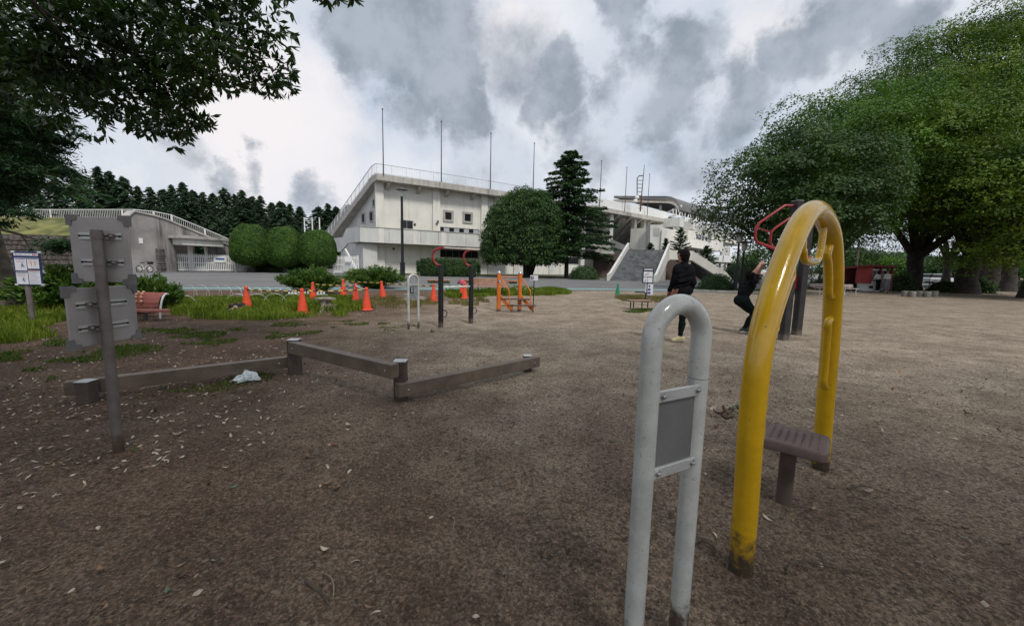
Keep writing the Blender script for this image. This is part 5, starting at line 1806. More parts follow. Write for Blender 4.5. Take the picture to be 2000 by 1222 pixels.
# ---------------------------------------------------------------- yellow arch with grips, brown seat under it
ya, yb = G(1447, 1106), G(1606, 906)
yd = (yb - ya); yl = yd.length; yd.normalize(); yn = Vector((yd.y, -yd.x, 0))
yf = thing('stretching_arch', ya, 'tall glossy yellow tube arch with welded inner grips over a brown seat', 'exercise equipment')
YC = lambda s, z: ya + yd * s + UP * z
ctl = [(0.0, -.12), (-.015, .3), (-.045, .62), (-.05, .95), (.00, 1.18), (.12, 1.37), (.27, 1.54), (.44, 1.67), (.63, 1.725), (.84, 1.70), (1.03, 1.62), (1.17, 1.47), (1.26, 1.30), (1.335, 1.06), (1.385, .8), (1.43, .5), (1.48, .25), (1.515, 0), (1.53, -.12)]
apath = smooth_path([YC(*q) for q in ctl], 5)
mb = MB(); mb.tube(apath, .053, 28, ref=tuple(yn)); mb.build('arch_tube', YELLOW, yf, smooth=True)


def along(q):
    """point of the arch centre line and its inward normal at control parameter q"""
    i = min(len(apath) - 2, max(1, int(q * 5)))
    t = (apath[i + 1] - apath[i - 1]).normalized()
    inw = t.cross(yn)
    cen = YC(.7, .8)
    if inw.dot(cen - apath[i]) < 0:
        inw = -inw
    return apath[i], inw, t


def grip(q0, q1, depth=.075, r=.0165, name='grip'):
    n = 10
    pts = []
    for k in range(n + 1):
        q = q0 + (q1 - q0) * k / n
        p, inw, t = along(q)
        e = min(k, n - k) / n
        dd = .03 if e == 0 else depth
        pts.append(p + inw * dd)
    pts = [pts[0].lerp(pts[1], .0)] + pts[1:-1] + [pts[-1]]
    mb = MB(); mb.tube(smooth_path(pts, 3), r, 12, ref=tuple(yn)); return mb.build(name, YELLOW, yf, smooth=True)


grip(1.9, 3.5, .125, .022); grip(3.9, 5.9, .135, .022)
grip(10.2, 12.2, .115, .022); grip(12.8, 14.6, .105, .022)
# trapeze handle at the top
pa, ia, ta = along(7.0); pb2, ib, tb = along(9.1)
lowz = 1.46
hp = [pa - UP * .03, pa.lerp(pb2, .05) - UP * .16, Vector((*pa.lerp(pb2, .10)[:2], lowz + .05)), Vector((*pa.lerp(pb2, .22)[:2], lowz)), Vector((*pa.lerp(pb2, .80)[:2], lowz)), Vector((*pa.lerp(pb2, .93)[:2], lowz + .05)), pa.lerp(pb2, .97) - UP * .15, pb2 - UP * .03]
mb = MB(); mb.tube(smooth_path(hp, 4), .018, 12, ref=tuple(yn)); mb.build('trapeze_handle', YELLOW, yf, smooth=True)
mb = MB(); mb.tube([Vector((*pa.lerp(pb2, .3)[:2], lowz)), Vector((*pa.lerp(pb2, .72)[:2], lowz))], .0188, 12); mb.build('worn_grip', M('worn_bare_metal', (.48, .43, .33), .4, .2, 30, .1, 90, metal=.4), yf, smooth=True)
# seat
sp0 = G(1530, 976)
se = thing('studded_stool', sp0, 'brown studded rubber stool on a rusty post under the yellow arch', 'stool')
mb = MB(); mb.tube([sp0 - UP * .1, sp0 + UP * .36], .042, 18); mb.build('post', RUSTP, se, smooth=True)
sc_ = sp0 + Vector((.02, .015, .385))
sa = Vector((.93, .36, 0)).normalized(); sbv = Vector((-sa.y, sa.x, 0))
n1 = Vector((.76, -.65, 0)).normalized(); n2 = Vector((-n1.y, n1.x, 0))
# plan: rounded quadrilateral, slightly dished
def rsq(hw, hh, r, n=6):
    pts = []
    for (cx, cy_, a0) in ((hw - r, hh - r, 0), (-hw + r, hh - r, math.pi / 2), (-hw + r, -hh + r, math.pi), (hw - r, -hh + r, 1.5 * math.pi)):
        for k in range(n + 1):
            a = a0 + math.pi / 2 * k / n
            pts.append((cx + r * math.cos(a), cy_ + r * math.sin(a)))
    return pts
HW, HH = .182, .172
rings = []
for (gx, z) in ((-.012, -.036), (0, -.028), (0, .010), (-.006, .020), (-.018, .026), (-.05, .024), (-.12, .020)):
    rings.append([sc_ + n1 * x + n2 * y + UP * z for x, y in rsq(HW + gx, HH + gx, max(.02, .045 + gx))])
mb = MB()
m_ = len(rings[0])
mb.v = [p for r in rings for p in r]
for i in range(len(rings) - 1):
    for k in range(m_):
        mb.f.append((i * m_ + k, i * m_ + (k + 1) % m_, (i + 1) * m_ + (k + 1) % m_, (i + 1) * m_ + k))
mb.f.append(tuple(range(m_))[::-1]); mb.f.append(tuple((len(rings) - 1) * m_ + k for k in range(m_)))
mb.build('pad', BROWNR, se, smooth=True)
bm_ = MB(); bm_.lathe((0, 0, 0), [(.0105, 0), (.0105, .003), (.007, .007), (.002, .0085)], 8)
bme = None
for i in range(8):
    for j in range(7):
        x = -.136 + i * .0388; y = -.124 + j * .0413
        loc = sc_ + n1 * x + n2 * y + UP * .0215
        if bme is None:
            bme = bpy.data.meshes.new('stud'); bme.from_pydata([tuple(p) for p in bm_.v], [], bm_.f); bme.materials.append(BROWNR)
            bme.polygons.foreach_set('use_smooth', [True] * len(bme.polygons))
        o = link('stud', bme, se); o.location = loc - sp0
        o.scale = (.95, .72, 1); o.rotation_euler = (0, 0, math.atan2(n2.y, n2.x))
mb = MB(); mb.lathe(sc_ + UP * -.06, [(.06, 0), (.085, .01), (.085, .022)], 16); mb.build('mount_plate', RUSTP, se)

# ---------------------------------------------------------------- second white tube frame with plate
a1, a2 = G(796.5, 642), G(819.5, 638.5)
a2 = a1 + (a2 - a1).normalized() * .33
fd = (a2 - a1).normalized(); fn = Vector((fd.y, -fd.x, 0))
wf2 = thing('sign_frame', a1, 'slim white tube arch with a grey pictogram plate left of the black bars', 'sign frame')
c = (a1 + a2) / 2; r = .14
z_ = P(806, 537, a1.y).z - r
path = [c - fd * r - UP * .1, c - fd * r + UP * z_] + [c + UP * z_ - fd * r * math.cos(t) + UP * r * math.sin(t) for t in np.linspace(.15, math.pi - .15, 17)] + [c + fd * r + UP * z_, c + fd * r - UP * .1]
mb = MB(); mb.tube(path, .026, 16, ref=tuple(fn)); mb.build('tube', WHITET, wf2, smooth=True)
zA, zB = P(806, 558, a1.y).z, P(806, 585, a1.y).z
mb = MB(); mb.bbox(c + UP * (zA + zB) / 2, fd * (r - .02), fn * .006, UP * (zA - zB) / 2, .003); pl_ = mb.build('plate', M('grey_blue_plate', (.22, .24, .25), .5, .25, 9, .05, 60), wf2)
mb = MB(); mb.bbox(c + UP * (zA + .012), fd * (r - .02), fn * .012, UP * .012, .003); mb.build('rail', ALURAIL, wf2)
mb = MB(); mb.box(c + UP * (zA - .10) - fd * .05 + fn * .008, fd * .048, fn * .001, UP * .065); mb.build('pictogram', INK, pl_)
mb = MB(); mb.box(c + UP * (zA - .105) - fd * .05 + fn * .0105, fd * .009, fn * .001, UP * .042); mb.lathe(c + UP * (zA - .052) - fd * .05 + fn * .0095, [(.012, 0), (.012, .002)], 8, fn); mb.build('pictogram_figure', PAPER, pl_)

# ---------------------------------------------------------------- black posts with red hooked arms and cross bars
q1, q2 = G(861, 637.5), G(919.5, 630)
bd_ = (q2 - q1).normalized(); bn_ = Vector((bd_.y, -bd_.x, 0))
hb = thing('hanging_bar', q1, 'pair of square black posts with red hooked arms carrying a pale cross bar', 'exercise equipment')
z1, z2 = P(859, 517, q1.y).z, P(917, 519, q2.y).z
for q in (q1, q2):
    mb = MB(); mb.bbox(q + UP * (z1 / 2 - .05), bd_ * .045, bn_ * .045, UP * (z1 / 2 + .05), .008); mb.build('post', BLACKP, hb)
ends = []
for q, (ex, ey) in ((q1, (900 - 22, 0)), (q2, (0, 0))):
    k0 = q + UP * (z1 - .02)
    dl = Vector((-1, .08, 0)).normalized()
    pth = [k0, k0 + dl * .1 + UP * .03, k0 + dl * .17 + UP * .13, k0 + dl * .185 + UP * .24, k0 + dl * .13 + UP * .34, k0 + UP * .385, k0 - dl * .12 + UP * .395]
    mb = MB(); mb.tube(smooth_path(pth, 5), .024, 12); mb.build('hook_arm', REDP, hb, smooth=True)
    ends.append(pth[-1])
mb = MB(); mb.tube([ends[0] - bd_ * .06, ends[1] + bd_ * .06], .017, 10); mb.build('cross_bar', M('worn_pale_bar', (.55, .48, .46), .4, .15, 20, .05, 60), hb, smooth=True)
zc = P(890, 560, (q1.y + q2.y) / 2).z
mb = MB(); mb.tube([q1 + UP * zc, q2 + UP * zc], .017, 10); mb.build('lower_bar', M('white_worn_bar', (.6, .62, .58), .4, .1, 20, .05, 60), hb, smooth=True)
for q in (q1, q2):
    zl = .30
    pth = [q + UP * (zl + .07) + Vector((.04, 0, 0))] + [q + UP * zl + Vector((.085 + .055 * math.cos(t), 0, .07 * math.sin(t))) for t in np.linspace(1.5, -1.5, 11)] + [q + UP * (zl - .07) + Vector((.04, 0, 0))]
    mb = MB(); mb.tube(pth, .010, 8); mb.build('foot_loop', BLACKP, hb, smooth=True)

# ---------------------------------------------------------------- orange step stand
o1 = G(973.5, 607); oh = P(973, 530, o1.y).z
hw_ = P(1012, 607, o1.y).x - P(973.5, 607, o1.y).x
sr = Vector((.985, .17, 0)); sn = Vector((.17, -.985, 0))
os_ = thing('step_stand', o1, 'orange step stand with two brown treads, handrails and chrome post caps', 'exercise equipment')
oa, ob_ = o1.copy(), o1 + sr * (hw_ + .05)
for q in (oa, ob_):
    mb = MB(); mb.tube([q - UP * .08, q + UP * (oh - .06)], .064, 18); mb.build('post', ORANGE, os_, smooth=True)
    mb = MB(); mb.lathe(q + UP * (oh - .06), [(.067, 0), (.066, .03), (.05, .06), (.025, .075), (.004, .08)], 16); mb.build('post_cap', STEEL, os_, smooth=True)
mb = MB(); mb.tube([oa + UP * (oh - .16), ob_ + UP * (oh - .16)], .02, 10); mb.build('top_bar', M('pale_orange_bar', (.62, .30, .20), .45), os_, smooth=True)
mb = MB(); mb.tube([oa + UP * .16, ob_ + UP * .16], .018, 8); mb.build('lower_bar', ORANGE, os_, smooth=True)
side = Vector((.88, -.48, 0)).normalized()         # steps descend to the front right
for q in (oa, ob_):
    f_ = q + side * .42 * .9
    mb = MB()
    mb.prism([q + side * .05 + UP * .50, q + side * .05 + UP * .38, f_ + UP * .06, f_ + side * .10 + UP * .0, f_ + side * .10 + UP * .19, f_ + UP * .2], Vector((-side.y, side.x, 0)) * .05)
    mb.build('stringer', ORANGE, os_)
    pth = [q + UP * (oh - .18) + side * .05, q + side * .30 + UP * (oh - .50), q + side * .36 + UP * (oh - .58), q + side * .37 + UP * (oh - .70), q + side * .40 + UP * .18]
    mb = MB(); mb.tube(smooth_path(pth, 4), .0165, 10); mb.build('handrail', ORANGE, os_, smooth=True)
for k, (dd, z) in enumerate(((.22, .385), (.44, .20))):
    cc_ = (oa + ob_) / 2 + side * dd + UP * z
    mb = MB(); mb.bbox(cc_, (ob_ - oa) * .53, side * .115, UP * .022, .008); mb.build('tread', M('brown_tread', (.12, .075, .062), .6, .2, 8, .15, 60), os_)
mb = MB(); mb.box(oa + UP * (oh - .30) - Vector((0, .066, 0)) + Vector((.012, 0, 0)), (.035, 0, 0), (0, .003, 0), UP * .045); lb = mb.build('label_plate', PAPER, os_)
mb = MB(); mb.box(oa + UP * (oh - .30) - Vector((0, .070, 0)) + Vector((.002, 0, 0)), (.018, 0, 0), (0, .002, 0), UP * .042); mb.build('pictogram', INK, lb)

# small plate on a thin black post
b = G(1041.5, 604)
ss = thing('small_sign', b, 'small white plate on a thin black post right of the orange steps', 'sign')
h_ = P(1043, 538, b.y).z
mb = MB(); mb.tube([b - UP * .08, b + UP * h_], .016, 10); mb.build('post', BLACKP, ss)
mb = MB(); mb.bbox(b + UP * (h_ - .075) + Vector((0, -.022, 0)), (.125, .0, 0), (0, .005, 0), UP * .085, .003); pl_ = mb.build('plate', PAPER, ss)
mb = MB(); mb.box(b + UP * (h_ - .075) + Vector((-.062, -.029, 0)), (.045, 0, 0), (0, .001, 0), UP * .055); mb.build('pictogram', flat('purple_black_ink', (.035, .02, .06)), pl_)
mb = MB(); mb.box(b + UP * (h_ - .082) + Vector((-.062, -.0315, 0)), (.009, 0, 0), (0, .001, 0), UP * .034); mb.lathe(b + UP * (h_ - .038) + Vector((-.062, -.031, 0)), [(.011, 0), (.011, .002)], 8, (0, -1, 0)); mb.build('pictogram_figure', PAPER, pl_)


# ---------------------------------------------------------------- benches
def slat_bench(base, rz, w, label, mat, backs=3, seats=3, group=None, legm=None):
    t = thing('park_bench', base, label, 'bench', group)
    ex = Vector((math.cos(rz), math.sin(rz), 0)); ey = Vector((-ex.y, ex.x, 0))      # ey to the back
    base = Vector(base)
    for k in range(seats):
        mb = MB(); mb.bbox(base + UP * .41 + ey * (k * .13 - .12), ex * w / 2, ey * .058, UP * .018, .006); mb.build('seat_slat', mat, t)
    for k in range(backs):
        mb = MB(); mb.bbox(base + UP * (.52 + k * .105) + ey * (.23 + k * .03), ex * w / 2, ey * .014 + UP * .003, UP * .045, .006); mb.build('back_slat', mat, t)
    lm_ = legm or BLACKP
    for sx in (-1, 1):
        o = base + ex * sx * w * .32
        mb = MB()
        mb.tube([o - ey * .16 + UP * .40, o - ey * .13 + UP * .2, o - ey * .18 - UP * .02], .02, 8)
        mb.tube([o + ey * .32 + UP * (.5 + .105 * (backs - 1)), o + ey * .21 + UP * .38, o + ey * .1 + UP * .2, o + ey * .16 - UP * .02], .02, 8)
        mb.tube([o - ey * .17 + UP * .385, o + ey * .22 + UP * .385], .018, 8)
        mb.build('leg', lm_, t, smooth=True)
    return t


slat_bench(G(957, 577), .06, 1.75, 'reddish slatted bench with backrest standing behind the orange step stand', SLATB)
# backless bench with a side arm
b = G(1248, 604)
nb_ = thing('flat_bench', b, 'flat brown bench with a black side rail on a tuft of grass', 'bench')
ex = Vector((.99, .12, 0)); ey = Vector((-.12, .99, 0))
for k in range(3):
    mb = MB(); mb.bbox(b + UP * .30 + ey * (k * .16 - .1), ex * .39, ey * .077, UP * .02, .008); mb.build('seat_plank', M('dull_brown_plank', (.22, .135, .095), .6, .2, 6, .15, 50), nb_)
for sx, sy in ((-.24, -.08), (.27, -.08), (.22, .26), (-.2, .26)):
    mb = MB(); mb.tube([b + ex * sx + ey * sy - UP * .04, b + ex * sx + ey * sy + UP * .29], .02, 8); mb.build('leg', BLACKP, nb_)
mb = MB(); mb.tube(smooth_path([b + ex * .30 + ey * .3 + UP * .25, b + ex * .36 + ey * .3 + UP * .4, b + ex * .34 + ey * .3 + UP * .55, b + ex * .2 + ey * .3 + UP * .575, b - ex * .05 + ey * .3 + UP * .575], 4), .022, 8); mb.build('side_rail', BLACKP, nb_, smooth=True)
# exercise board behind it
b = G(1262, 590)
eb = thing('exercise_sign', b, 'black framed sign with four exercise panels on a grey pole behind the flat bench', 'sign')
yT, yB = P(1262.5, 523, b.y).z, P(1262.5, 553, b.y).z
mb = MB(); mb.tube([b - UP * .06, b + UP * yB], .028, 12); mb.build('post', GALV, eb, smooth=True)
hw2 = 10.8 / FPX * b.y
cb = Vector((b.x + .0, b.y - .03, (yT + yB) / 2))
mb = MB(); mb.bbox(cb, (hw2, .0, 0), (0, .015, 0), UP * (yT - yB) / 2, .004); bd2 = mb.build('board', flat('black_sign_frame', (.03, .035, .06)), eb)
for (u0, u1, v0, v1) in ((.1, .46, .24, .58), (.5, .9, .24, .58), (.1, .46, .62, .94), (.5, .9, .62, .94), (.12, .88, .07, .14)):
    H2 = (yT - yB)
    mb = MB(); mb.box(cb + Vector(((u0 + u1 - 1) * hw2, -.017, (.5 - (v0 + v1) / 2) * H2)), ((u1 - u0) * hw2, 0, 0), (0, .0012, 0), UP * (v1 - v0) / 2 * H2); mb.build('print', PAPER, bd2)
for (u, v, sx, sz_, mt) in ((.3, .43, .5, .03, INK), (.7, .56, .32, .02, REDK), (.3, .8, .1, .09, INK), (.22, .88, .25, .015, INK)):
    mb = MB(); mb.box(cb + Vector(((2 * u - 1) * hw2, -.0195, (.5 - v) * H2)), Vector((hw2 * sx * .4, 0, hw2 * sx * .28 if sx == .5 else 0)), (0, .001, 0), UP * sz_ * H2); mb.build('pictogram', mt, bd2)
# small white board with blue cone pictures, standing on the ground behind
b = G(1267, 578.5)
wbz = P(1267, 555, b.y).z
cbd = thing('cone_notice', b, 'small white board with three dark blue cone marks standing at the road edge', 'sign')
mb = MB(); mb.bbox(b + UP * wbz * .56, (.19, 0, 0), (0, .012, .0), UP * wbz * .44, .004); pl_ = mb.build('board', PAPER, cbd)
for sx in (-1, 1):
    mb = MB(); mb.tube([b + Vector((sx * .14, .02, -.03)), b + Vector((sx * .14, .02, wbz * .5))], .012, 6); mb.build('leg', STEELD, cbd)
for k, (w_, z) in enumerate(((.05, .86), (.085, .58), (.105, .30))):
    mb = MB(); mb.prism([b + Vector((-w_, -.0135, wbz * (z - .1))), b + Vector((w_, -.0135, wbz * (z - .1))), b + Vector((w_ * .55, -.0135, wbz * (z + .08))), b + Vector((-w_ * .55, -.0135, wbz * (z + .08)))], (0, -.0015, 0)); mb.build('print', BLUEK, pl_)


# ---------------------------------------------------------------- traffic cones and the striped bars between them
def cone(base, h, label, mat=CONEM, group='orange cones fencing off the stump', foot=CONEB, tilt=(0, 0)):
    t = thing('traffic_cone', base, label, 'cone', group)
    mb = MB(); mb.lathe(base, [(h * .265, .0), (h * .265, .03), (h * .22, .042), (h * .20, .05), (h * .062, h * .90), (h * .075, h * .905), (h * .075, h * .97), (h * .05, h), (h * .02, h * 1.005)], 20)
    mb.build('cone_body', mat, t, smooth=True)
    mb = MB(); mb.lathe(base + UP * -.006, [(h * .30, 0), (h * .31, .012), (h * .27, .026)], 20); mb.build('base_ring', foot, t, smooth=True)
    t.rotation_euler = (tilt[0], tilt[1], 0)
    return t


CN = {}
for key, px, yb_, yt_, lab in (('a', 483, 604, 561, 'orange cone standing in the grass beside the curled up cat'), ('b', 591.5, 613, 563, 'orange cone at the edge of the grass near the flat topped stump'),
                               ('c', 612, 588, 551, 'orange cone half sunk in grass in front of the juniper'), ('d', 671, 577, 545, 'orange cone right behind the flat topped stump'),
                               ('e', 695, 590, 554, 'faded orange cone standing in tall weeds right of the stump'), ('f', 716.5, 606, 561, 'orange cone on bare dirt joined to a white bar end'),
                               ('g', 748.5, 584, 549, 'slightly tilted orange cone in dry grass under the lamp post'), ('h', 847, 589, 555, 'orange cone left of the black bar post'),
                               ('i', 907.5, 583, 555, 'orange cone between the black posts, in front of another cone'), ('j', 902, 578, 554, 'orange cone mostly hidden behind its neighbour between the black posts')):
    b = G(px, yb_)
    CN[key] = (b, P(px, yt_, b.y).z)
    cone(b, max(.66, min(.78, P(px, yt_, b.y).z)), lab, tilt=(0, -.09) if key == 'g' else (0, 0))
BAR_Y = M('yellow_bar_stripe', (.58, .42, .06), .5, .1, 10, .03, 60); BAR_K = flat('black_bar_stripe', (.02, .02, .02)); BAR_G = M('green_bar_stripe', (.06, .28, .12), .5); BAR_W = flat('white_bar_stripe', (.65, .66, .62))


def cone_bar(k0, k1, label, m1=BAR_Y, m2=BAR_K, zf=.9, n=13, end=None, sag=.02):
    a, ha = CN[k0]; b_, hb_ = CN[k1] if k1 else end
    A = a + UP * min(.72, ha) * zf; B = b_ + UP * min(.72, hb_) * zf
    t = thing('cone_bar', A, label, 'barrier bar', 'striped bars between the cones')
    pts = [A.lerp(B, k / n) - UP * sag * 4 * (k / n) * (1 - k / n) for k in range(n + 1)]
    for k in range(n):
        mb = MB(); mb.tube([pts[k], pts[k + 1]], .0165, 8); mb.build('stripe', m1 if k % 2 else m2, t, smooth=True)


cone_bar('a', 'b', 'black and yellow bar from the cone beside the cat to the next cone')
cone_bar('b', 'f', 'black and yellow bar passing in front of the flat topped stump')
cone_bar('c', 'e', 'black and yellow bar in front of the first juniper bush')
cone_bar('d', 'g', 'black and yellow bar in front of the wide juniper under the lamp post')
cone_bar('e', 'f', 'short white bar joining two cones right of the stump', BAR_W, BAR_W, n=3)
cone_bar('g', 'h', 'black and yellow bar running behind the slim white tube arch')
cone_bar('h', 'i', 'green and white bar running behind the black posts', BAR_W, BAR_G, n=9)
b = G(1206, 574.5)
gcn = cone(b, P(1206, 553, b.y).z, 'single green traffic cone at the edge of the asphalt', GREENP, 'green cone by the road', GREENP)
# pink cloth lying on the pair of cones
b = CN['j'][0] + UP * (min(.72, CN['j'][1]) + .0)
rng = np.random.default_rng(5)
mb = MB()
nn_ = 12
for i in range(nn_):
    for j in range(6):
        t = 2 * math.pi * i / nn_; ph_ = -.6 + j / 5 * 2.1
        r_ = .16 * math.cos(ph_) * (1 + rng.normal() * .14)
        mb.v.append(b + Vector((math.cos(t) * r_ * 1.3, math.sin(t) * r_, .05 + .10 * math.sin(ph_) + rng.normal() * .008)))
for i in range(nn_):
    for j in range(5):
        a = i * 6 + j; c = ((i + 1) % nn_) * 6 + j
        mb.f.append((a, c, c + 1, a + 1))
solo(mb, 'cloth_bundle', b, M('pink_cloth', (.42, .07, .12), .8, .35, 9, .2, 60), 'crumpled pink cloth bundle on top of the paired cones', 'cloth', smooth=True)

# ---------------------------------------------------------------- stumps in the weeds
STUMPM = M('weathered_stump_wood', (.24, .205, .165), .9, .3, 7, .6, 25); STUMPT = M('cut_stump_top', (.27, .24, .20), .9, .25, 9, .4, 40)
def stump(b, r, h, label, flat_top, seed):
    rng = np.random.default_rng(seed)
    t = thing('tree_stump', b, label, 'stump')
    mb = MB(); n = 16
    wob = [1 + .16 * math.sin(k * 1.9 + seed) + rng.normal() * .05 for k in range(n)]
    for (f, z) in ((1.35, -.05), (1.05, .08), (.82, h * .5), (.80, h)):
        for k in range(n):
            tt = 2 * math.pi * k / n
            mb.v.append(b + Vector((math.cos(tt) * r * f * wob[k], math.sin(tt) * r * f * wob[(k + 3) % n], z)))
    for i in range(3):
        for k in range(n):
            mb.f.append((i * n + k, i * n + (k + 1) % n, (i + 1) * n + (k + 1) % n, (i + 1) * n + k))
    mb.f.append(tuple(3 * n + k for k in range(n)))
    mb.build('trunk', STUMPM, t, smooth=True)
    mb = MB()
    rr = r * (1.45 if flat_top else .86)
    loop = [b + Vector((math.cos(2 * math.pi * k / n) * rr * wob[k], math.sin(2 * math.pi * k / n) * rr * .8 * wob[(k + 5) % n], h + .004)) for k in range(n)]
    mb.prism(loop, (0, 0, .045)); mb.build('cut_top', STUMPT, t)
    for k in range(3):
        a = rng.random() * 1.4 - 1.9 + k * .7
        mb = MB(); mb.tube([b + UP * h * .55, b + Vector((math.cos(a) * r * 1.3, math.sin(a) * r * 1.3, .10)), b + Vector((math.cos(a) * r * 2.4, math.sin(a) * r * 2.4, -.03))], [.09, .07, .03], 7); mb.build('root', STUMPM, t, smooth=True)


stump(G(637, 606), .18, .32, 'grey flat topped tree stump with a leaning root inside the ring of cones', True, 3)
stump(G(803, 588), .34, .22, 'broad low tree stump in dry grass behind the slim white arch', False, 8)

# ---------------------------------------------------------------- red massage bench on the left
b = G(262, 624)
mbn = thing('massage_bench', b, 'dark red bench with a curved slatted back and peach massage balls', 'bench')
ex = Vector((.995, .10, 0)); ey = Vector((-.10, .995, 0))
zs_ = P(262, 606, b.y).z
# seat plank with rounded end
sh = [(-.95, -.17), (.62, -.20), (.72, -.16), (.78, -.02), (.70, .12), (.4, .17), (-.95, .17)]
mb = MB(); mb.prism([b + ex * x + ey * y + UP * (zs_ - .02) for x, y in sh], UP * .045); mb.build('seat', SLATR, mbn)
for sx in (-.6, .25):
    mb = MB(); mb.tube([b + ex * sx + UP * -.05, b + ex * sx + UP * (zs_ - .02)], .035, 10); mb.build('leg', STEELD, mbn)
bk0 = b + ey * .42 + ex * .05
zt2 = P(262, 576, bk0.y).z
for k in range(5):
    t = k / 4
    z = zs_ + .04 + (zt2 - zs_ - .04) * math.sin(t * 1.45)
    yy = .10 - .02 + .26 * (1 - math.cos(t * 1.45))
    mb = MB(); mb.bbox(b + ey * (.24 + yy) + UP * (z + .03) - ex * .25, ex * .55, ey * .018 + UP * .01, UP * (.038 - .012 * t) + ey * .03 * t, .006); mb.build('back_slat', SLATR, mbn)
    if k in (1, 2, 3, 4):
        for q in (-.12, .0):
            for _ in (0,):
                cx = b + ey * (.21 + yy) + UP * (z + .04 + .03 * t) + ex * (q - .03 * k)
                mb = MB(); mb.lathe(cx - Vector((0, .03, 0)), [(.004, -.032), (.022, -.024), (.032, 0), (.022, .024), (.004, .032)], 10); mb.build('massage_ball', BALLM, mbn, smooth=True)
for sx in (.31, -.81):
    pth = [b + ex * sx + ey * (.32 + .26 * (1 - math.cos(t))) + UP * (zs_ - .35 + (zt2 - zs_ + .38) * math.sin(t)) for t in np.linspace(0, 1.75, 12)]
    mb = MB(); mb.tube([Vector((pth[0].x, pth[0].y, -.04))] + pth, .022, 8); mb.build('side_hoop', RAILM, mbn, smooth=True)

# ---------------------------------------------------------------- low hoop fences
def hoop_fence(pts, label, w=.36, h=.34, mat=None):
    pts = [Vector(p) for p in pts]
    t = thing('hoop_fence', pts[0], label, 'fence')
    L = sum((b_ - a).length for a, b_ in zip(pts[:-1], pts[1:]))
    s = 0
    while s < L - w:
        def at(q):
            for a, b_ in zip(pts[:-1], pts[1:]):
                l = (b_ - a).length
                if q <= l:
                    return a.lerp(b_, q / l)
                q -= l
            return pts[-1]
        a, b_ = at(s), at(s + w)
        c = (a + b_) / 2; d = (b_ - a) / 2
        pth = [a - UP * .06] + [c - d * math.cos(q) + UP * h * math.sin(q) ** .8 for q in np.linspace(0.05, math.pi - .05, 15)] + [b_ - UP * .06]
        mb = MB(); mb.tube(pth, .0055, 6, cap=False); mb.build('hoop', RAILM, t, smooth=True)
        s += w * .8
    return t


hoop_fence([G(302, 603), G(418, 600)], 'row of low white wire hoops in front of the juniper beside the red bench', .52, .36)
hoop_fence([G(354, 578), G(440, 579), G(560, 584), G(640, 588)], 'row of low white wire hoops along the road edge behind the cone grass', .55, .42)
hoop_fence([G(441, 597), G(500, 596), G(600, 594)], 'low wire hoops half hidden in the grass behind the cat', .62, .36)
hoop_fence([G(975, 573), G(1060, 573)], 'low wire hoops in the grass behind the orange step stand', .55, .36)
# tiny white border pickets in the weeds
a, b_ = G(565, 579), G(640, 582)
bf = thing('border_fence', a, 'knee low white picket edging in the weeds behind the cones', 'fence')
d = (b_ - a).normalized()
for k in range(int((b_ - a).length / .14)):
    p = a + d * k * .14
    mb = MB(); mb.prism([p - d * .04 - UP * .03, p + d * .04 - UP * .03, p + d * .04 + UP * .22, p + UP * .27, p - d * .04 + UP * .22], Vector((-d.y, d.x, 0)) * .015); mb.build('picket', WHITEP, bf)
mb = MB(); mb.box((a + b_) / 2 + UP * .12 + Vector((0, .022, 0)), (b_ - a) / 2, (0, .006, 0), UP * .02); mb.build('rail', WHITEP, bf)
# flower troughs by the road
for i, (px, yb_) in enumerate(((846, 559), (868, 559), (905, 558), (926, 558), (1000, 560))):
    b = G(px, yb_)
    rng = np.random.default_rng(90 + i)
    t = thing('flower_trough', b, 'low trough of orange and brown flowers at the road edge behind the cones', 'planter', 'flower troughs along the road')
    mb = MB(); mb.hexa([b + Vector(q) for q in ((-.3, -.1, 0), (.3, -.1, 0), (.3, .1, 0), (-.3, .1, 0), (-.36, -.13, .2), (.36, -.13, .2), (.36, .13, .2), (-.36, .13, .2))]); mb.build('trough', M('grey_trough', (.3, .33, .32), .7), t)
    n = 300
    C = rng.uniform(-1, 1, (n, 3)) * np.array([.34, .12, .09]) + np.array([0, 0, .28])
    V, Q = leaf_quads(C, np.tile([0, 0, 1.], (n, 1)), .09, .05, rng, .9); link('leaves', np_mesh('leaves', V, Q, LF_HEDGE), t)
    n = 70
    C = rng.uniform(-1, 1, (n, 3)) * np.array([.34, .13, .05]) + np.array([0, 0, .37])
    V, Q = leaf_quads(C, np.tile([0, -.4, 1.], (n, 1)), .075, .07, rng, .4); link('blossoms', np_mesh('blossoms', V, Q, M('orange_blossom', (.55, .16, .05), .7, .4, 30, 0, 60)), t)

# ---------------------------------------------------------------- tall black posts with red hexagon bars
k1, k2 = G(1530, 662), G(1555, 653)
kd = (k2 - k1).normalized(); kn = Vector((kd.y, -kd.x, 0))
ht = P(1557, 394, k1.y).z
hx = thing('climbing_frame', k1, 'two tall dark posts with red hexagonal hanging bars behind the yellow arch', 'exercise equipment')
POSTD = M('dark_square_post', (.028, .025, .027), .55, .3, 5, .15, 50, grime=((.12, .10, .08), .10, .12))
for q in (k1, k2):
    mb = MB(); mb.bbox(q + UP * (ht / 2 - .05), (.075, .012, 0), (-.012, .075, 0), UP * (ht / 2 + .05), .01); o = mb.build('post', POSTD, hx)
    mb = MB(); mb.bbox(q + UP * (ht + .012), (.078, .013, 0), (-.013, .078, 0), UP * .012, .006); mb.build('post_cap', CAPS, o)
lf = Vector((-1, -.02, 0))
rings2 = []
zt3, zb3 = ht - .08, ht - .98
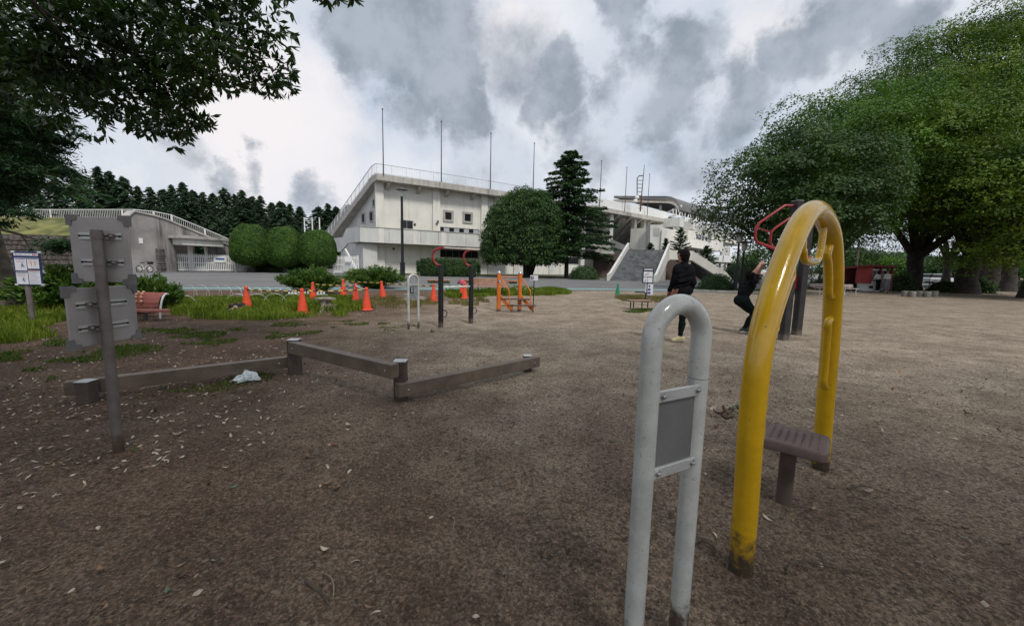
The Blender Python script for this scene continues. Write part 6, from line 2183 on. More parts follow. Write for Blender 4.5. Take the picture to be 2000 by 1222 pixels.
for q in (k1, k2):
    dz = 0 if q is k1 else -.04
    pth = [q + UP * (zt3 + dz), q + lf * .25 + UP * (zt3 + dz), q + lf * .72 + UP * (zt3 - .34 + dz), q + lf * .80 + UP * (zt3 - .44 + dz), q + lf * .80 + UP * (zt3 - .66 + dz), q + lf * .74 + UP * (zt3 - .74 + dz), q + UP * (zb3 - .10 + dz)]
    mb = MB(); mb.tube(pth, .026, 10); mb.build('hexagon_bar', REDP, hx, smooth=True); rings2.append(pth)
for i in (3, 5):
    mb = MB(); mb.tube([rings2[0][i], rings2[1][i]], .02, 8); mb.build('cross_bar', REDP, hx, smooth=True)
for q in (k1, k2):
    mb = MB(); mb.bbox(q + UP * (zb3 - .10), (.10, .0, 0), (0, .10, 0), UP * .035, .01); mb.build('clamp', REDP, hx)
# red bag hanging on the far post
b = k2 + Vector((-.20, .0, 1.02)) + kd * .12
mb = MB(); mb.bbox(b + UP * .14, (.085, 0, 0), (0, .06, 0), UP * .17, .035)
rb = thing('red_bag', b, 'red bag hanging between the two tall dark posts', 'bag')
mb.build('pouch', M('red_cloth', (.30, .02, .03), .7, .25, 9, .2, 60), rb, smooth=True)
mb = MB(); mb.tube([b + Vector((-.05, 0, .3)), b + Vector((0, 0, .42)), b + Vector((.09, 0, .44)), k2 + Vector((-.075, -.02, 1.50)) + kd * .0], .01, 6); mb.build('strap', BLACKP, rb)

# ---------------------------------------------------------------- kiosk, stools, benches and the far edge on the right
b = G(1692, 568.5)
kk = thing('vending_kiosk', b, 'small dark red roofed kiosk sheltering white vending machines', 'kiosk')
ku = Vector((.74, .67, 0)); kv = Vector((-.67, .74, 0))      # along the open front, to the back
ku = Vector((.96, .28, 0)); kv = Vector((-.28, .96, 0))
w_, d_ = 2.7, 1.5
zk = P(1700, 521, b.y).z
mb = MB(); mb.hexa([b - ku * 1.45 - kv * .75 + UP * zk, b + ku * 1.85 - kv * .75 + UP * zk, b + ku * 1.85 + kv * 1.2 + UP * (zk - .25), b - ku * 1.45 + kv * 1.2 + UP * (zk - .25),
                    b - ku * 1.45 - kv * .75 + UP * (zk + .14), b + ku * 1.85 - kv * .75 + UP * (zk + .14), b + ku * 1.85 + kv * 1.2 + UP * (zk - .11), b - ku * 1.45 + kv * 1.2 + UP * (zk - .11)])
mb.build('roof', KIOSK, kk)
mb = MB(); mb.hexa([b - ku * 1.3 + kv * .0 + UP * .62, b - ku * .55 - kv * .62 + UP * .62, b - ku * .5 - kv * .55 + UP * .62, b - ku * 1.25 + kv * .1 + UP * .62,
                    b - ku * 1.3 + kv * .0 + UP * zk, b - ku * .55 - kv * .62 + UP * zk, b - ku * .5 - kv * .55 + UP * zk, b - ku * 1.25 + kv * .1 + UP * zk])
mb.build('side_board', M('red_side_board', (.34, .05, .045), .6, .15, 2, .1, 40), kk)
mb = MB(); mb.box(b + kv * 1.0 + UP * zk * .45, ku * 1.5, kv * .04, UP * zk * .45); mb.build('back_wall', KIOSK, kk)
for s_ in (.42, 1.7):
    mb = MB(); mb.box(b + ku * s_ - kv * .55 + UP * zk / 2, ku * .07, kv * .07, UP * (zk / 2 - .004)); mb.build('post', KIOSK, kk)
for i, s_ in enumerate((-.12, .92)):
    vm = thing('vending_machine', b + ku * s_, 'white drinks vending machine on the side board end of the red kiosk' if i == 0 else 'grey drinks vending machine behind the people in the red kiosk', 'vending machine')
    o = b + ku * s_
    mb = MB(); mb.bbox(o + UP * .9, ku * .46, kv * .36, UP * .89, .02); mb.build('cabinet', WHITEP, vm)
    mb = MB(); mb.box(o - kv * .364 + UP * 1.22, ku * .36, kv * .003, UP * .42); wn2 = mb.build('display_window', flat('vending_display', (.20, .22, .25), .2), vm)
    for r in range(3):
        for c_ in range(6):
            mb = MB(); mb.lathe(o - kv * .372 + ku * (-.29 + c_ * .115) + UP * (.88 + r * .27), [(.035, 0), (.035, .14), (.015, .19)], 6); mb.build('bottle', flat(('label_red', 'label_blue', 'label_green')[(r + c_) % 3], ((.35, .06, .06), (.08, .12, .35), (.1, .25, .12))[(r + c_) % 3]), wn2)
    mb = MB(); mb.box(o - kv * .364 + UP * .35, ku * .22, kv * .003, UP * .1); mb.build('delivery_flap', SLOT, vm)
for i, px in enumerate((1767, 1781, 1796, 1810.5, 1824.5)):
    b = G(px, 579 + (i % 2) * .8)
    t = thing('concrete_stool', b, 'squat grey concrete cylinder stool in the row in front of the grove', 'stool', 'row of concrete stools')
    mb = MB(); mb.lathe(b, [(.165, -.03), (.17, 0), (.185, .33), (.178, .345)], 18); mb.build('cylinder', M('beige_stool_concrete', (.24, .225, .195), .9, .15, 5, .2, 30), t, smooth=True)
    mb = MB(); mb.lathe(b + UP * .346, [(.165, 0), (.155, .012)], 18); mb.build('seat_top', M('beige_stool_top', (.29, .275, .24), .9, .15, 5, .2, 30), t)
PINKB = M('pale_pinkish_slat', (.42, .34, .32), .6, .15, 5, .1, 50)
slat_bench(G(1612, 574), .22, 2.1, 'pale slatted bench left of the red kiosk, behind the yellow arch', PINKB, 2, 3, None, RAILM)
slat_bench(G(1655, 576), .3, 1.6, 'second pale slatted bench next to the side board of the red kiosk', PINKB, 2, 3, None, RAILM)
for i, px in enumerate((1939, 1969)):
    b = G(px, 568)
    t = thing('wood_planter', b, 'pale wooden trough planter between the shaded trunks', 'planter', 'wooden planters among the trunks')
    for k in range(3):
        mb = MB(); mb.bbox(b + Vector((0, -.25, .09 + k * .155)), (.38 - .02 * (2 - k), .0, 0), (0, .02, 0), UP * .07, .01); mb.build('board', M('tan_board', (.30, .22, .14), .8), t)
    mb = MB(); mb.abox(b.x - .35, b.x + .35, b.y - .22, b.y + .22, 0, .4); mb.build('soil_box', M('dark_planter_soil', (.06, .05, .04), .9), t)
# utility pole with wires far behind the kiosk
b = P(1668, 555, 62); b.z = 0
up_ = thing('utility_pole', b, 'brown utility pole with wires far behind the red kiosk', 'utility pole')
hp_ = P(1668, 470, 62).z
mb = MB(); mb.tube([b, b + UP * hp_], [.2, .15], 8); mb.build('pole', BARK, up_)
for dz in (.6, 1.6):
    mb = MB(); mb.box(b + UP * (hp_ - dz), (1.0, .2, 0), (0, .05, 0), UP * .05); mb.build('crossarm', STEELD, up_)
    for sx in (-.8, .8):
        mb = MB(); mb.tube([b + Vector((sx, 0, hp_ - dz + .1)), b + Vector((sx + 15, 6, hp_ - dz - .6)), b + Vector((sx + 32, 12, hp_ - dz + .1))], .03, 4); mb.build('wire', BLACKP, up_)
# parked cars seen between the trunks
def car(b, rz, col, label):
    t = thing('parked_car', b, label, 'car', 'cars parked beyond the grove')
    ex = Vector((math.cos(rz), math.sin(rz), 0)); ey = Vector((-ex.y, ex.x, 0))
    X = lambda x, y, z: b + ex * x + ey * y + UP * z
    mb = MB(); mb.prism([X(x, -.8, z) for x, z in ((-1.9, .3), (-1.95, .8), (-1.8, .95), (1.0, .98), (1.9, .82), (1.95, .35))], ey * 1.6); mb.build('body', col, t)
    mb = MB(); mb.prism([X(x, -.72, z) for x, z in ((-1.75, .955), (-1.55, 1.5), (.35, 1.52), (1.0, .985))], ey * 1.44); mb.build('cabin', PANE, t)
    mb = MB(); mb.prism([X(x, -.68, z) for x, z in ((-1.55, 1.505), (-1.45, 1.56), (.3, 1.57), (.4, 1.525))], ey * 1.36); mb.build('roof', col, t)
    for sx in (-1.2, 1.25):
        for sy in (-.8, .8):
            mb = MB(); mb.lathe(X(sx, sy - .1, .31), [(.31, 0), (.31, .2)], 14, ey); w = mb.build('wheel', tyre, t)
            mb = MB(); mb.lathe(X(sx, sy - .11, .31), [(.17, 0), (.17, .22)], 10, ey); mb.build('rim', RAILM, w)
    for sy in (-.55, .55):
        mb = MB(); mb.box(X(1.9, sy, .68), ex * .06, ey * .16, UP * .07); mb.build('headlight', RAILM, t)


SILV = flat('silver_car_paint', (.5, .51, .53), .25); WHC = flat('white_car_paint', (.75, .75, .75), .25); GRC = flat('dark_car_paint', (.08, .085, .1), .25)
for i, (px, Y, m_, lab) in enumerate(((1818, 66, SILV, 'silver parked car seen left of the flared trunk'), (1843, 64, WHC, 'white parked car seen left of the flared trunk'), (1908, 62, WHC, 'white parked car beyond the low bright bush'), (1625, 60, SILV, 'silver parked car behind the hedge bush and the white benches'), (1470, 66, GRC, 'dark parked car beyond the loose shrub'))):
    b = P(px, 550, Y); b.z = .01
    car(b, .25 + i * .1, m_, lab)
# low pale houses beyond the park
for i, (px0, px1, yt, Y, lab) in enumerate(((1445, 1490, 512, 95, 'pale low house behind the paired lamps'), (1590, 1650, 524, 90, 'pale low house behind the benches'), (1790, 1870, 531, 92, 'pale low house beyond the parked cars'))):
    a, c_ = P(px0, 540, Y), P(px1, 540, Y)
    h_ = P(px0, yt, Y).z
    t = thing('house', Vector((a.x, a.y, 0)), lab, 'house')
    mb = MB(); mb.abox(a.x, c_.x, a.y, a.y + 7, 0, h_ * .72); mb.build('wall', PARAP, t)
    mb = MB(); mb.prism([(a.x - .5, a.y - .5, h_ * .725), (a.x - .5, a.y + 7.5, h_ * .725), (a.x - .5, a.y + 3.5, h_)], (c_.x - a.x + 1, 0, 0)); mb.build('roof', ROOFG, t)
    for k in range(2):
        x = a.x + (c_.x - a.x) * (.25 + .45 * k)
        mb = MB(); mb.abox(x - .7, x + .7, a.y - .05, a.y - .003, 1.0, h_ * .6); mb.build('window', PANE, t)

# ================================================================ people and the cat
def sdf_body(prims, res, k=.03):
    """one continuous skin round tapered capsules (a, b, ra, rb, material); surface nets on a signed distance field"""
    A = np.array([p[0] for p in prims], float); B = np.array([p[1] for p in prims], float)
    R = np.array([max(p[2], p[3]) for p in prims])
    lo = np.minimum(A, B).min(0) - R.max() - 3 * res; hi = np.maximum(A, B).max(0) + R.max() + 3 * res
    n = np.ceil((hi - lo) / res).astype(int) + 1
    f = np.full(n, .3); near_ = np.full(n, 9.0); tag = np.zeros(n, np.int16)
    ax = [lo[i] + res * np.arange(n[i]) for i in range(3)]
    for p in prims:
        a, b_, ra, rb, mi = np.array(p[0], float), np.array(p[1], float), p[2], p[3], p[4]
        kk_ = p[5] if len(p) > 5 else k
        m = max(ra, rb) + kk_ * 2 + 2 * res
        i0 = np.maximum(0, ((np.minimum(a, b_) - m - lo) / res).astype(int)); i1 = np.minimum(n, ((np.maximum(a, b_) + m - lo) / res).astype(int) + 2)
        sl = tuple(slice(i0[q], i1[q]) for q in range(3))
        X, Y, Z = np.meshgrid(*[ax[q][sl[q]] for q in range(3)], indexing='ij')
        pt = np.stack([X, Y, Z], -1)
        ab = b_ - a
        t = np.clip(((pt - a) @ ab) / max(1e-9, ab @ ab), 0, 1)
        d = np.linalg.norm(pt - a - t[..., None] * ab, axis=-1) - (ra + (rb - ra) * t)
        g = f[sl]
        h = np.maximum(kk_ - np.abs(g - d), 0) / kk_
        f[sl] = np.minimum(g, d) - h * h * kk_ * .25
        w = d < near_[sl]
        tg = tag[sl]; tg[w] = mi; near_[sl] = np.minimum(near_[sl], d)
    ins = f < 0
    nx_, ny_, nz_ = n
    s = [slice(0, -1), slice(1, None)]
    cnt = np.zeros(n - 1); acc_ = np.zeros((*(n - 1), 3))
    off = [(i, j, l) for i in (0, 1) for j in (0, 1) for l in (0, 1)]
    for a_ in off:
        for q in range(3):
            if a_[q] == 0:
                b2 = list(a_); b2[q] = 1
                fa = f[s[a_[0]], s[a_[1]], s[a_[2]]]; fb = f[s[b2[0]], s[b2[1]], s[b2[2]]]
                cr = (fa < 0) != (fb < 0)
                t = np.where(cr, fa / np.where(cr, fa - fb, 1), 0)
                cnt += cr
                for c in range(3):
                    acc_[..., c] += cr * (a_[c] + (t if c == q else 0))
    act = cnt > 0
    idx = -np.ones(n - 1, int); idx[act] = np.arange(act.sum())
    cell = np.argwhere(act)
    V = lo + res * (cell + acc_[act] / cnt[act][:, None])
    vt = tag[:-1, :-1, :-1][act]
    Q = []
    for q in range(3):
        sa = [slice(None)] * 3; sb_ = [slice(None)] * 3
        sa[q] = slice(0, -1); sb_[q] = slice(1, None)
        ch = ins[tuple(sa)] != ins[tuple(sb_)]
        e = np.argwhere(ch)
        u, v = [(1, 2), (2, 0), (0, 1)][q]
        ok = (e[:, u] > 0) & (e[:, v] > 0) & (e[:, u] < n[u] - 1) & (e[:, v] < n[v] - 1)
        e = e[ok]
        quad = []
        for du, dv in ((-1, -1), (0, -1), (0, 0), (-1, 0)):
            c = e.copy(); c[:, u] += du; c[:, v] += dv
            quad.append(idx[c[:, 0], c[:, 1], c[:, 2]])
        quad = np.stack(quad, 1)
        flip = ~ins[tuple(e.T)]
        quad[flip] = quad[flip][:, ::-1]
        Q.append(quad)
    Q = np.concatenate(Q)
    Q = Q[(Q >= 0).all(1)]
    return V, Q, vt


def body_object(name, prims, mats, base, label, cat='person', res=.012, k=.03, folds=(), group=None, parent=None):
    V, Q, vt = sdf_body(prims, res, k)
    base = Vector(base)
    me = np_mesh('body', V - np.array(base), Q, mats[0])
    for m in mats[1:]:
        me.materials.append(m)
    me.polygons.foreach_set('material_index', vt[Q[:, 0]].astype(np.int32))
    me.polygons.foreach_set('use_smooth', [True] * len(me.polygons))
    if parent:
        return link(name, me, parent)
    t = thing(name, base, label, cat, group)
    link('body', me, t)
    return t


def hand(wr, el, mi, curl=.3, s=1.0, side=(0, 0, 1)):
    """palm, four unequal bent fingers and a thumb"""
    wr, el = np.array(wr, float), np.array(el, float)
    d = (wr - el) / np.linalg.norm(wr - el)
    sd = np.array(side, float); sd -= d * (sd @ d); sd /= np.linalg.norm(sd)
    nm = np.cross(d, sd)
    out = []
    for j, (o, L) in enumerate(((-.032, .062), (-.011, .075), (.011, .078), (.032, .068))):
        r0 = wr + d * .035 * s + sd * o * .55 * s
        kn = wr + d * .092 * s + sd * o * s
        out.append((tuple(wr), tuple(kn), .022 * s, .0135 * s, mi, .012))
        mid_ = kn + (d * math.cos(curl) + nm * math.sin(curl)) * L * .52 * s
        tip = mid_ + (d * math.cos(curl * 2.2) + nm * math.sin(curl * 2.2)) * L * .48 * s
        out.append((tuple(kn), tuple(mid_), .0105 * s, .0095 * s, mi, .005)); out.append((tuple(mid_), tuple(tip), .0095 * s, .0075 * s, mi, .005))
    tb_ = wr + d * .028 * s + sd * .028 * s
    t1 = tb_ + (d * .6 + sd * .75 + nm * .2) * .042 * s
    t2 = t1 + (d * .85 + sd * .35 + nm * .25) * .036 * s
    out += [(tuple(tb_), tuple(t1), .015 * s, .012 * s, mi, .01), (tuple(t1), tuple(t2), .012 * s, .009 * s, mi, .006)]
    return out


SKI, SHI, PAN, HAI, SHO, SOL = range(6)


def head_prims(c, look, r=.098):
    """skull, jaw, nose, ears and hair; look = unit facing direction"""
    c = np.array(c, float); l = np.array(look, float); l /= np.linalg.norm(l)
    rt = np.cross(l, [0, 0, 1]); rt /= np.linalg.norm(rt); u = np.cross(rt, l)
    P_ = lambda f, s_, z: tuple(c + l * f + rt * s_ + u * z)
    pr = [(P_(-.012, 0, .02), P_(.012, 0, .015), r * .90, r * .86, SKI), (P_(.03, 0, -.045), P_(.045, 0, -.085), r * .62, r * .42, SKI),
          (P_(.088, 0, .0), P_(.108, 0, -.028), .010, .015, SKI, .012), (P_(.072, -.02, -.062), P_(.072, .02, -.062), .012, .012, SKI, .01),
          (P_(.075, -.032, .012), P_(.082, -.028, .012), .013, .013, SKI, .008), (P_(.075, .032, .012), P_(.082, .028, .012), .013, .013, SKI, .008),
          (P_(-.005, -.086, .005), P_(-.012, -.09, -.03), .017, .012, SKI, .006), (P_(-.005, .086, .005), P_(-.012, .09, -.03), .017, .012, SKI, .006)]
    rng = np.random.default_rng(3)
    pr += [(P_(-.03, 0, .045), P_(.03, 0, .06), r * .93, r * .80, HAI, .02), (P_(-.055, 0, .02), P_(-.055, 0, -.055), r * .80, r * .66, HAI, .02), (P_(-.03, -.05, .0), P_(-.04, -.045, -.03), r * .55, r * .42, HAI, .02), (P_(-.03, .05, .0), P_(-.04, .045, -.03), r * .55, r * .42, HAI, .02)]
    for k in range(26):
        a = rng.random() * 2 * math.pi; e = rng.uniform(-.1, 1.4)
        d = (math.cos(a) * math.cos(e), math.sin(a) * math.cos(e), math.sin(e))
        if d[0] > .45 and d[2] < .5:
            continue
        pr.append((P_(d[0] * .075 - .012, d[1] * .075, d[2] * .075 + .02), P_(d[0] * .105 - .02, d[1] * .10, d[2] * .10 + .012), .026, .012, HAI, .012))
    return pr


def leg(hip, knee, ank, toe, mi=PAN, sho=SHO, s=1.0, short=None):
    out = [(hip, knee, .088 * s, .062 * s, mi), (knee, ank, .060 * s, .042 * s, mi)]
    hip, knee, ank, toe = map(np.array, (hip, knee, ank, toe))
    ca = ank + (knee - ank) * .62
    f = (toe - ank); f[2] = 0; f /= np.linalg.norm(f)
    out.append((tuple(ca - f * .012), tuple(ank + (knee - ank) * .38), .062 * s, .046 * s, mi))
    heel = ank - f * .05; heel[2] = toe[2] + .012
    out += [(tuple(heel + np.array([0, 0, .02])), tuple(toe + np.array([0, 0, .0])), .042, .034, sho, .02), (tuple(ank + np.array([0, 0, -.01])), tuple((heel + toe) / 2 + np.array([0, 0, .02])), .045, .044, sho, .02),
            (tuple(heel + np.array([0, 0, -.012])), tuple(toe + np.array([0, 0, -.018])), .035, .030, SOL, .01)]
    return out


# man in black walking away
mbse = G(1325, 667)
bx, by = mbse.x, mbse.y
W_ = lambda x, y, z: (bx + x * (.80 if z > .6 else .92), by + y, z)
pr = []
pr += [(W_(-.075, .05, .98), W_(.075, .03, .98), .115, .115, PAN), (W_(-.07, .045, 1.02), W_(.09, .03, 1.02), .118, .118, SHI), (W_(-.08, .045, 1.22), W_(.11, .02, 1.22), .118, .118, SHI), (W_(-.10, .04, 1.36), W_(.14, .01, 1.36), .105, .105, SHI),
       (W_(-.11, .035, 1.44), W_(.15, .015, 1.44), .072, .072, SHI), (W_(.02, .02, 1.46), W_(.0, .035, 1.56), .062, .056, SKI, .02), (W_(.02, .0, 1.44), W_(.015, .01, 1.50), .085, .072, SHI, .02)]
pr += head_prims(W_(-.012, .045, 1.655), (-.5, .87, -.05), .102)
pr += [(W_(.175, .01, 1.42), W_(.245, -.03, 1.16), .062, .050, SHI), (W_(.245, -.03, 1.16), W_(.235, .05, .98), .047, .040, SHI), (W_(.235, .05, .98), W_(.225, .08, .90), .032, .026, SKI)]
pr += hand(W_(.225, .08, .89), W_(.235, .04, .99), SKI, .35, 1.05, (0, 1, 0))
pr += [(W_(-.145, .04, 1.42), W_(-.205, .05, 1.16), .062, .050, SHI), (W_(-.205, .05, 1.16), W_(-.235, .13, 1.0), .047, .038, SHI), (W_(-.235, .13, 1.0), W_(-.24, .17, .92), .031, .026, SKI)]
pr += hand(W_(-.24, .17, .91), W_(-.23, .12, 1.0), SKI, .4, 1.05, (0, 1, 0))
pr += leg(W_(.075, .03, .93), W_(.05, .0, .50), W_(.03, .0, .095), W_(-.12, .0, .035))
pr += leg(W_(-.09, .05, .93), W_(-.29, .12, .52), W_(-.47, .17, .10), W_(-.60, .13, .035))
for z in (1.08, 1.16, 1.27):
    pr.append((W_(-.12, -.07, z), W_(.12, -.085, z + .05), .018, .012, SHI, .035))
man = body_object('person', pr, [SKIN, CLOTH, CLOTH2, HAIR, SHOEY, flat('pale_sole', (.5, .47, .38))], (bx, by, 0), 'standing person in black top and trousers with pale shoes, seen from behind', res=.0105, k=.035)
# waist cloth hanging on the left hip
mb = MB()
c0 = Vector(W_(-.16, .0, 1.02))
rows_ = []
rng = np.random.default_rng(8)
for j in range(7):
    t = j / 6
    rows_.append([c0 + Vector((-.03 - .10 * t + .035 * math.sin(i * 1.6 + t), -.12 + .22 * i / 6, -.33 * t + .01 * math.sin(i * 2))) for i in range(7)])
mb.v = [p for r in rows_ for p in r] + [p + Vector((.022, 0, 0)) for r in rows_ for p in r]
for j in range(6):
    for i in range(6):
        a = j * 7 + i
        mb.f += [(a, a + 1, a + 8, a + 7), (a + 49, a + 56, a + 57, a + 50)]
for j in range(6):
    mb.f += [(j * 7, j * 7 + 7, j * 7 + 56, j * 7 + 49), (j * 7 + 6, j * 7 + 55, j * 7 + 62, j * 7 + 13)]
for i in range(6):
    mb.f += [(i, i + 49, i + 50, i + 1), (42 + i, 43 + i, 92 + i, 91 + i)]
mb.build('waist_cloth', M('brown_print_cloth', (.18, .085, .06), .8, .6, 18, .2, 60), man, smooth=True)

# person bending the knees, arms stretched up
sy = 8.95
S = lambda px, py_, dy=0.0: tuple(P(px, py_, sy + dy))
feet = P(1456, 650, sy)
zg = 0.0
def SG(px, z, dy=0.0):
    p = P(px, 640, sy + dy); return (p.x, p.y, z)
hipc, wai, che, nek = S(1449, 586), S(1453.5, 572), S(1463, 557), S(1467, 549)
pr = []
def pair(c, w, dy=.0):
    c = np.array(c); return tuple(c + np.array([0, -w, 0])), tuple(c + np.array([0, w, 0]))
a, c = pair(hipc, .085); pr.append((a, c, .118, .118, PAN))
a, c = pair(wai, .07); pr.append((a, c, .098, .098, SHI))
a, c = pair(S(1458, 565), .085); pr.append((a, c, .100, .100, SHI))
a, c = pair(che, .11); pr.append((a, c, .088, .088, SHI))
a, c = pair(nek, .12); pr.append((a, c, .066, .066, SHI))
hd_c = S(1466, 538.5)
pr.append((nek, hd_c, .058, .052, SKI, .02))
pr += head_prims(hd_c, (.8, .35, .30), .094)
for sgn, dx, dy in ((-1, 0, -.17), (1, 9, .17)):
    sh_ = S(1467 + dx * .3, 551, dy); el_ = S(1470 + dx * 1.1, 536, dy * 1.25); wr_ = S(1483 + dx * .5, 519 + dx * .25, dy * .45)
    pr += [(sh_, el_, .056, .045, SHI), (tuple(np.array(sh_) * .35 + np.array(el_) * .65), el_, .043, .042, SKI, .01), (el_, wr_, .043, .028, SKI)]
    pr += hand(wr_, el_, SKI, .5, 1.1, (0, sgn, 0))
for dy, ox in ((-.10, 0), (.10, 5)):
    pr += leg((hipc[0], hipc[1] + dy, hipc[2] - .02), S(1472 + ox * .4, 612, dy), (SG(1453 + ox, .10, dy)), (SG(1468 + ox * 1.5, .035, dy)), PAN, SHO)
    # loose shorts over the thighs
    h_ = np.array(hipc) + np.array([0, dy, -.02]); kn_ = np.array(S(1472 + ox * .4, 612, dy))
    pr.append((tuple(h_), tuple(h_ + (kn_ - h_) * .62), .108, .098, PAN))
ft = SG(1453, 0); fz = min(p[1][2] - p[3] for p in pr)
body_object('person', pr, [SKIN, CLOTH, CLOTH2, HAIR, SHOEB, flat('white_sole', (.6, .6, .58))], (ft[0], ft[1], 0), 'person in black sportswear bending the knees with both arms stretched up', res=.0105, k=.035)


# people at the kiosk, small and far
def bystander(px, py_, h, mats, label, face=(0, 1, 0), bend=0.0, seed=0):
    b = G(px, py_)
    s = h / 1.72
    X = lambda x, y, z: (b.x + x * s, b.y + y * s, z * s)
    pr = [(X(-.07, 0, .95), X(.07, 0, .95), .12 * s, .12 * s, PAN), (X(-.08 + bend * .1, 0, 1.15), X(.08 + bend * .1, 0, 1.15), .115 * s, .115 * s, SHI), (X(-.12 + bend * .3, 0, 1.36), X(.12 + bend * .3, 0, 1.36), .085 * s, .085 * s, SHI), (X(bend * .35, 0, 1.42), X(bend * .42, 0, 1.53), .055 * s, .05 * s, SKI)]
    pr += head_prims(X(bend * .5, 0, 1.61), face, .095 * s)
    for sx in (-1, 1):
        pr += [(X(sx * .19 + bend * .3, 0, 1.38), X(sx * .23 + bend * .35, .05, 1.12), .055 * s, .045 * s, SHI), (X(sx * .23 + bend * .35, .05, 1.12), X(sx * .2 + bend * .6, .16, .95), .04 * s, .03 * s, SKI)]
        pr += hand(X(sx * .2 + bend * .6, .17, .94), X(sx * .23 + bend * .35, .05, 1.12), SKI, .3, s, (0, 1, 0))
        pr += leg(X(sx * .08, 0, .9), X(sx * .09, -.02, .5), X(sx * .09, 0, .09), X(sx * .10, .13, .035), PAN, SHO, s)
    return body_object('person', pr, mats, (b.x, b.y, 0), label, res=.02, k=.04)


GREYC = M('grey_cloth', (.20, .20, .22), .85, .2, 12, .1, 90)
bystander(1713, 570.5, 1.58, [SKIN, WCLOTH, CLOTH, HAIR, WCLOTH, SHOEB], 'person in white shirt and black skirt in front of the vending machines', (-.4, .9, 0), -.25)
bystander(1731, 571.5, 1.66, [SKIN, WCLOTH, GREYC, HAIR, SHOEY, SHOEB], 'dark haired person in pale clothes at the open end of the red kiosk', (-.8, .5, 0), -.1)
bystander(1722, 570.0, 1.60, [SKIN, GREYC, GREYC, HAIR, SHOEB, SHOEB], 'person in grey clothes between two others at the kiosk', (-.5, .8, 0), .1)

# tortoiseshell cat curled up in the grass
cb_ = G(467, 606)
K = lambda x, y, z: (cb_.x + x, cb_.y + y, z)
ct = [(K(-.12, 0, .11), K(.10, 0, .12), .085, .095, 0), (K(.10, .01, .11), K(.17, .0, .09), .09, .075, 1), (K(-.12, 0, .11), K(-.17, -.02, .13), .085, .065, 1), (K(-.19, -.04, .13), K(-.225, -.055, .115), .058, .045, 0, .03), (K(-.235, -.075, .10), K(-.25, -.085, .098), .026, .02, 2, .02),
      (K(-.185, -.005, .175), K(-.183, .0, .205), .022, .006, 0, .01), (K(-.215, -.075, .165), K(-.213, -.078, .195), .022, .006, 1, .01),
      (K(-.14, -.09, .04), K(-.22, -.12, .025), .035, .024, 0, .02), (K(-.10, -.10, .04), K(-.17, -.15, .022), .032, .022, 2, .02), (K(.12, -.07, .05), K(.04, -.13, .03), .055, .03, 1, .02), (K(.12, .07, .05), K(.05, .11, .03), .055, .03, 0, .02),
      (K(.20, .02, .05), K(.24, -.07, .03), .026, .022, 0, .02), (K(.24, -.07, .03), K(.14, -.17, .025), .022, .018, 1, .02), (K(-.02, 0, .16), K(.04, -.02, .165), .05, .045, 1, .02), (K(-.05, -.06, .10), K(.0, -.07, .09), .045, .04, 2, .02)]
body_object('cat', ct, [M('black_fur', (.02, .017, .015), .9, .5, 30, .5, 120), M('tan_fur', (.14, .075, .035), .9, .6, 40, .5, 120), M('pale_fur', (.32, .27, .21), .9, .4, 40, .5, 120)], (cb_.x, cb_.y, 0), 'dark tortoiseshell cat lying in the grass beside a cone', 'cat', .010, .03)

# ================================================================ grass, weeds and litter
GR1 = leaf_mat('fresh_grass', (0.110, 0.180, 0.022), (0.310, 0.370, 0.060), 0.35, patch=2.2)
GR2 = leaf_mat('dry_grass', (0.13, 0.12, 0.045), (0.30, 0.25, 0.12), 0.3, patch=1.8)
GR3 = leaf_mat('low_weed', (0.045, 0.085, 0.015), (0.13, 0.17, 0.035), 0.3, patch=2.5)


def in_poly(x, y, poly):
    c = np.zeros(len(x), bool)
    j = len(poly) - 1
    for i in range(len(poly)):
        xi, yi = poly[i]; xj, yj = poly[j]
        c ^= ((yi > y) != (yj > y)) & (x < (xj - xi) * (y - yi) / (yj - yi + 1e-12) + xi)
        j = i
    return c


def vnoise(x, y, s, seed):
    """cheap smooth value noise"""
    x = x * s + seed * 13.7; y = y * s + seed * 7.1
    def h(i, j):
        v = np.sin(i * 127.1 + j * 311.7 + seed) * 43758.5453
        return v - np.floor(v)
    i, j = np.floor(x), np.floor(y); u, v = x - i, y - j
    u = u * u * (3 - 2 * u); v = v * v * (3 - 2 * v)
    return (h(i, j) * (1 - u) + h(i + 1, j) * u) * (1 - v) + (h(i, j + 1) * (1 - u) + h(i + 1, j + 1) * u) * v


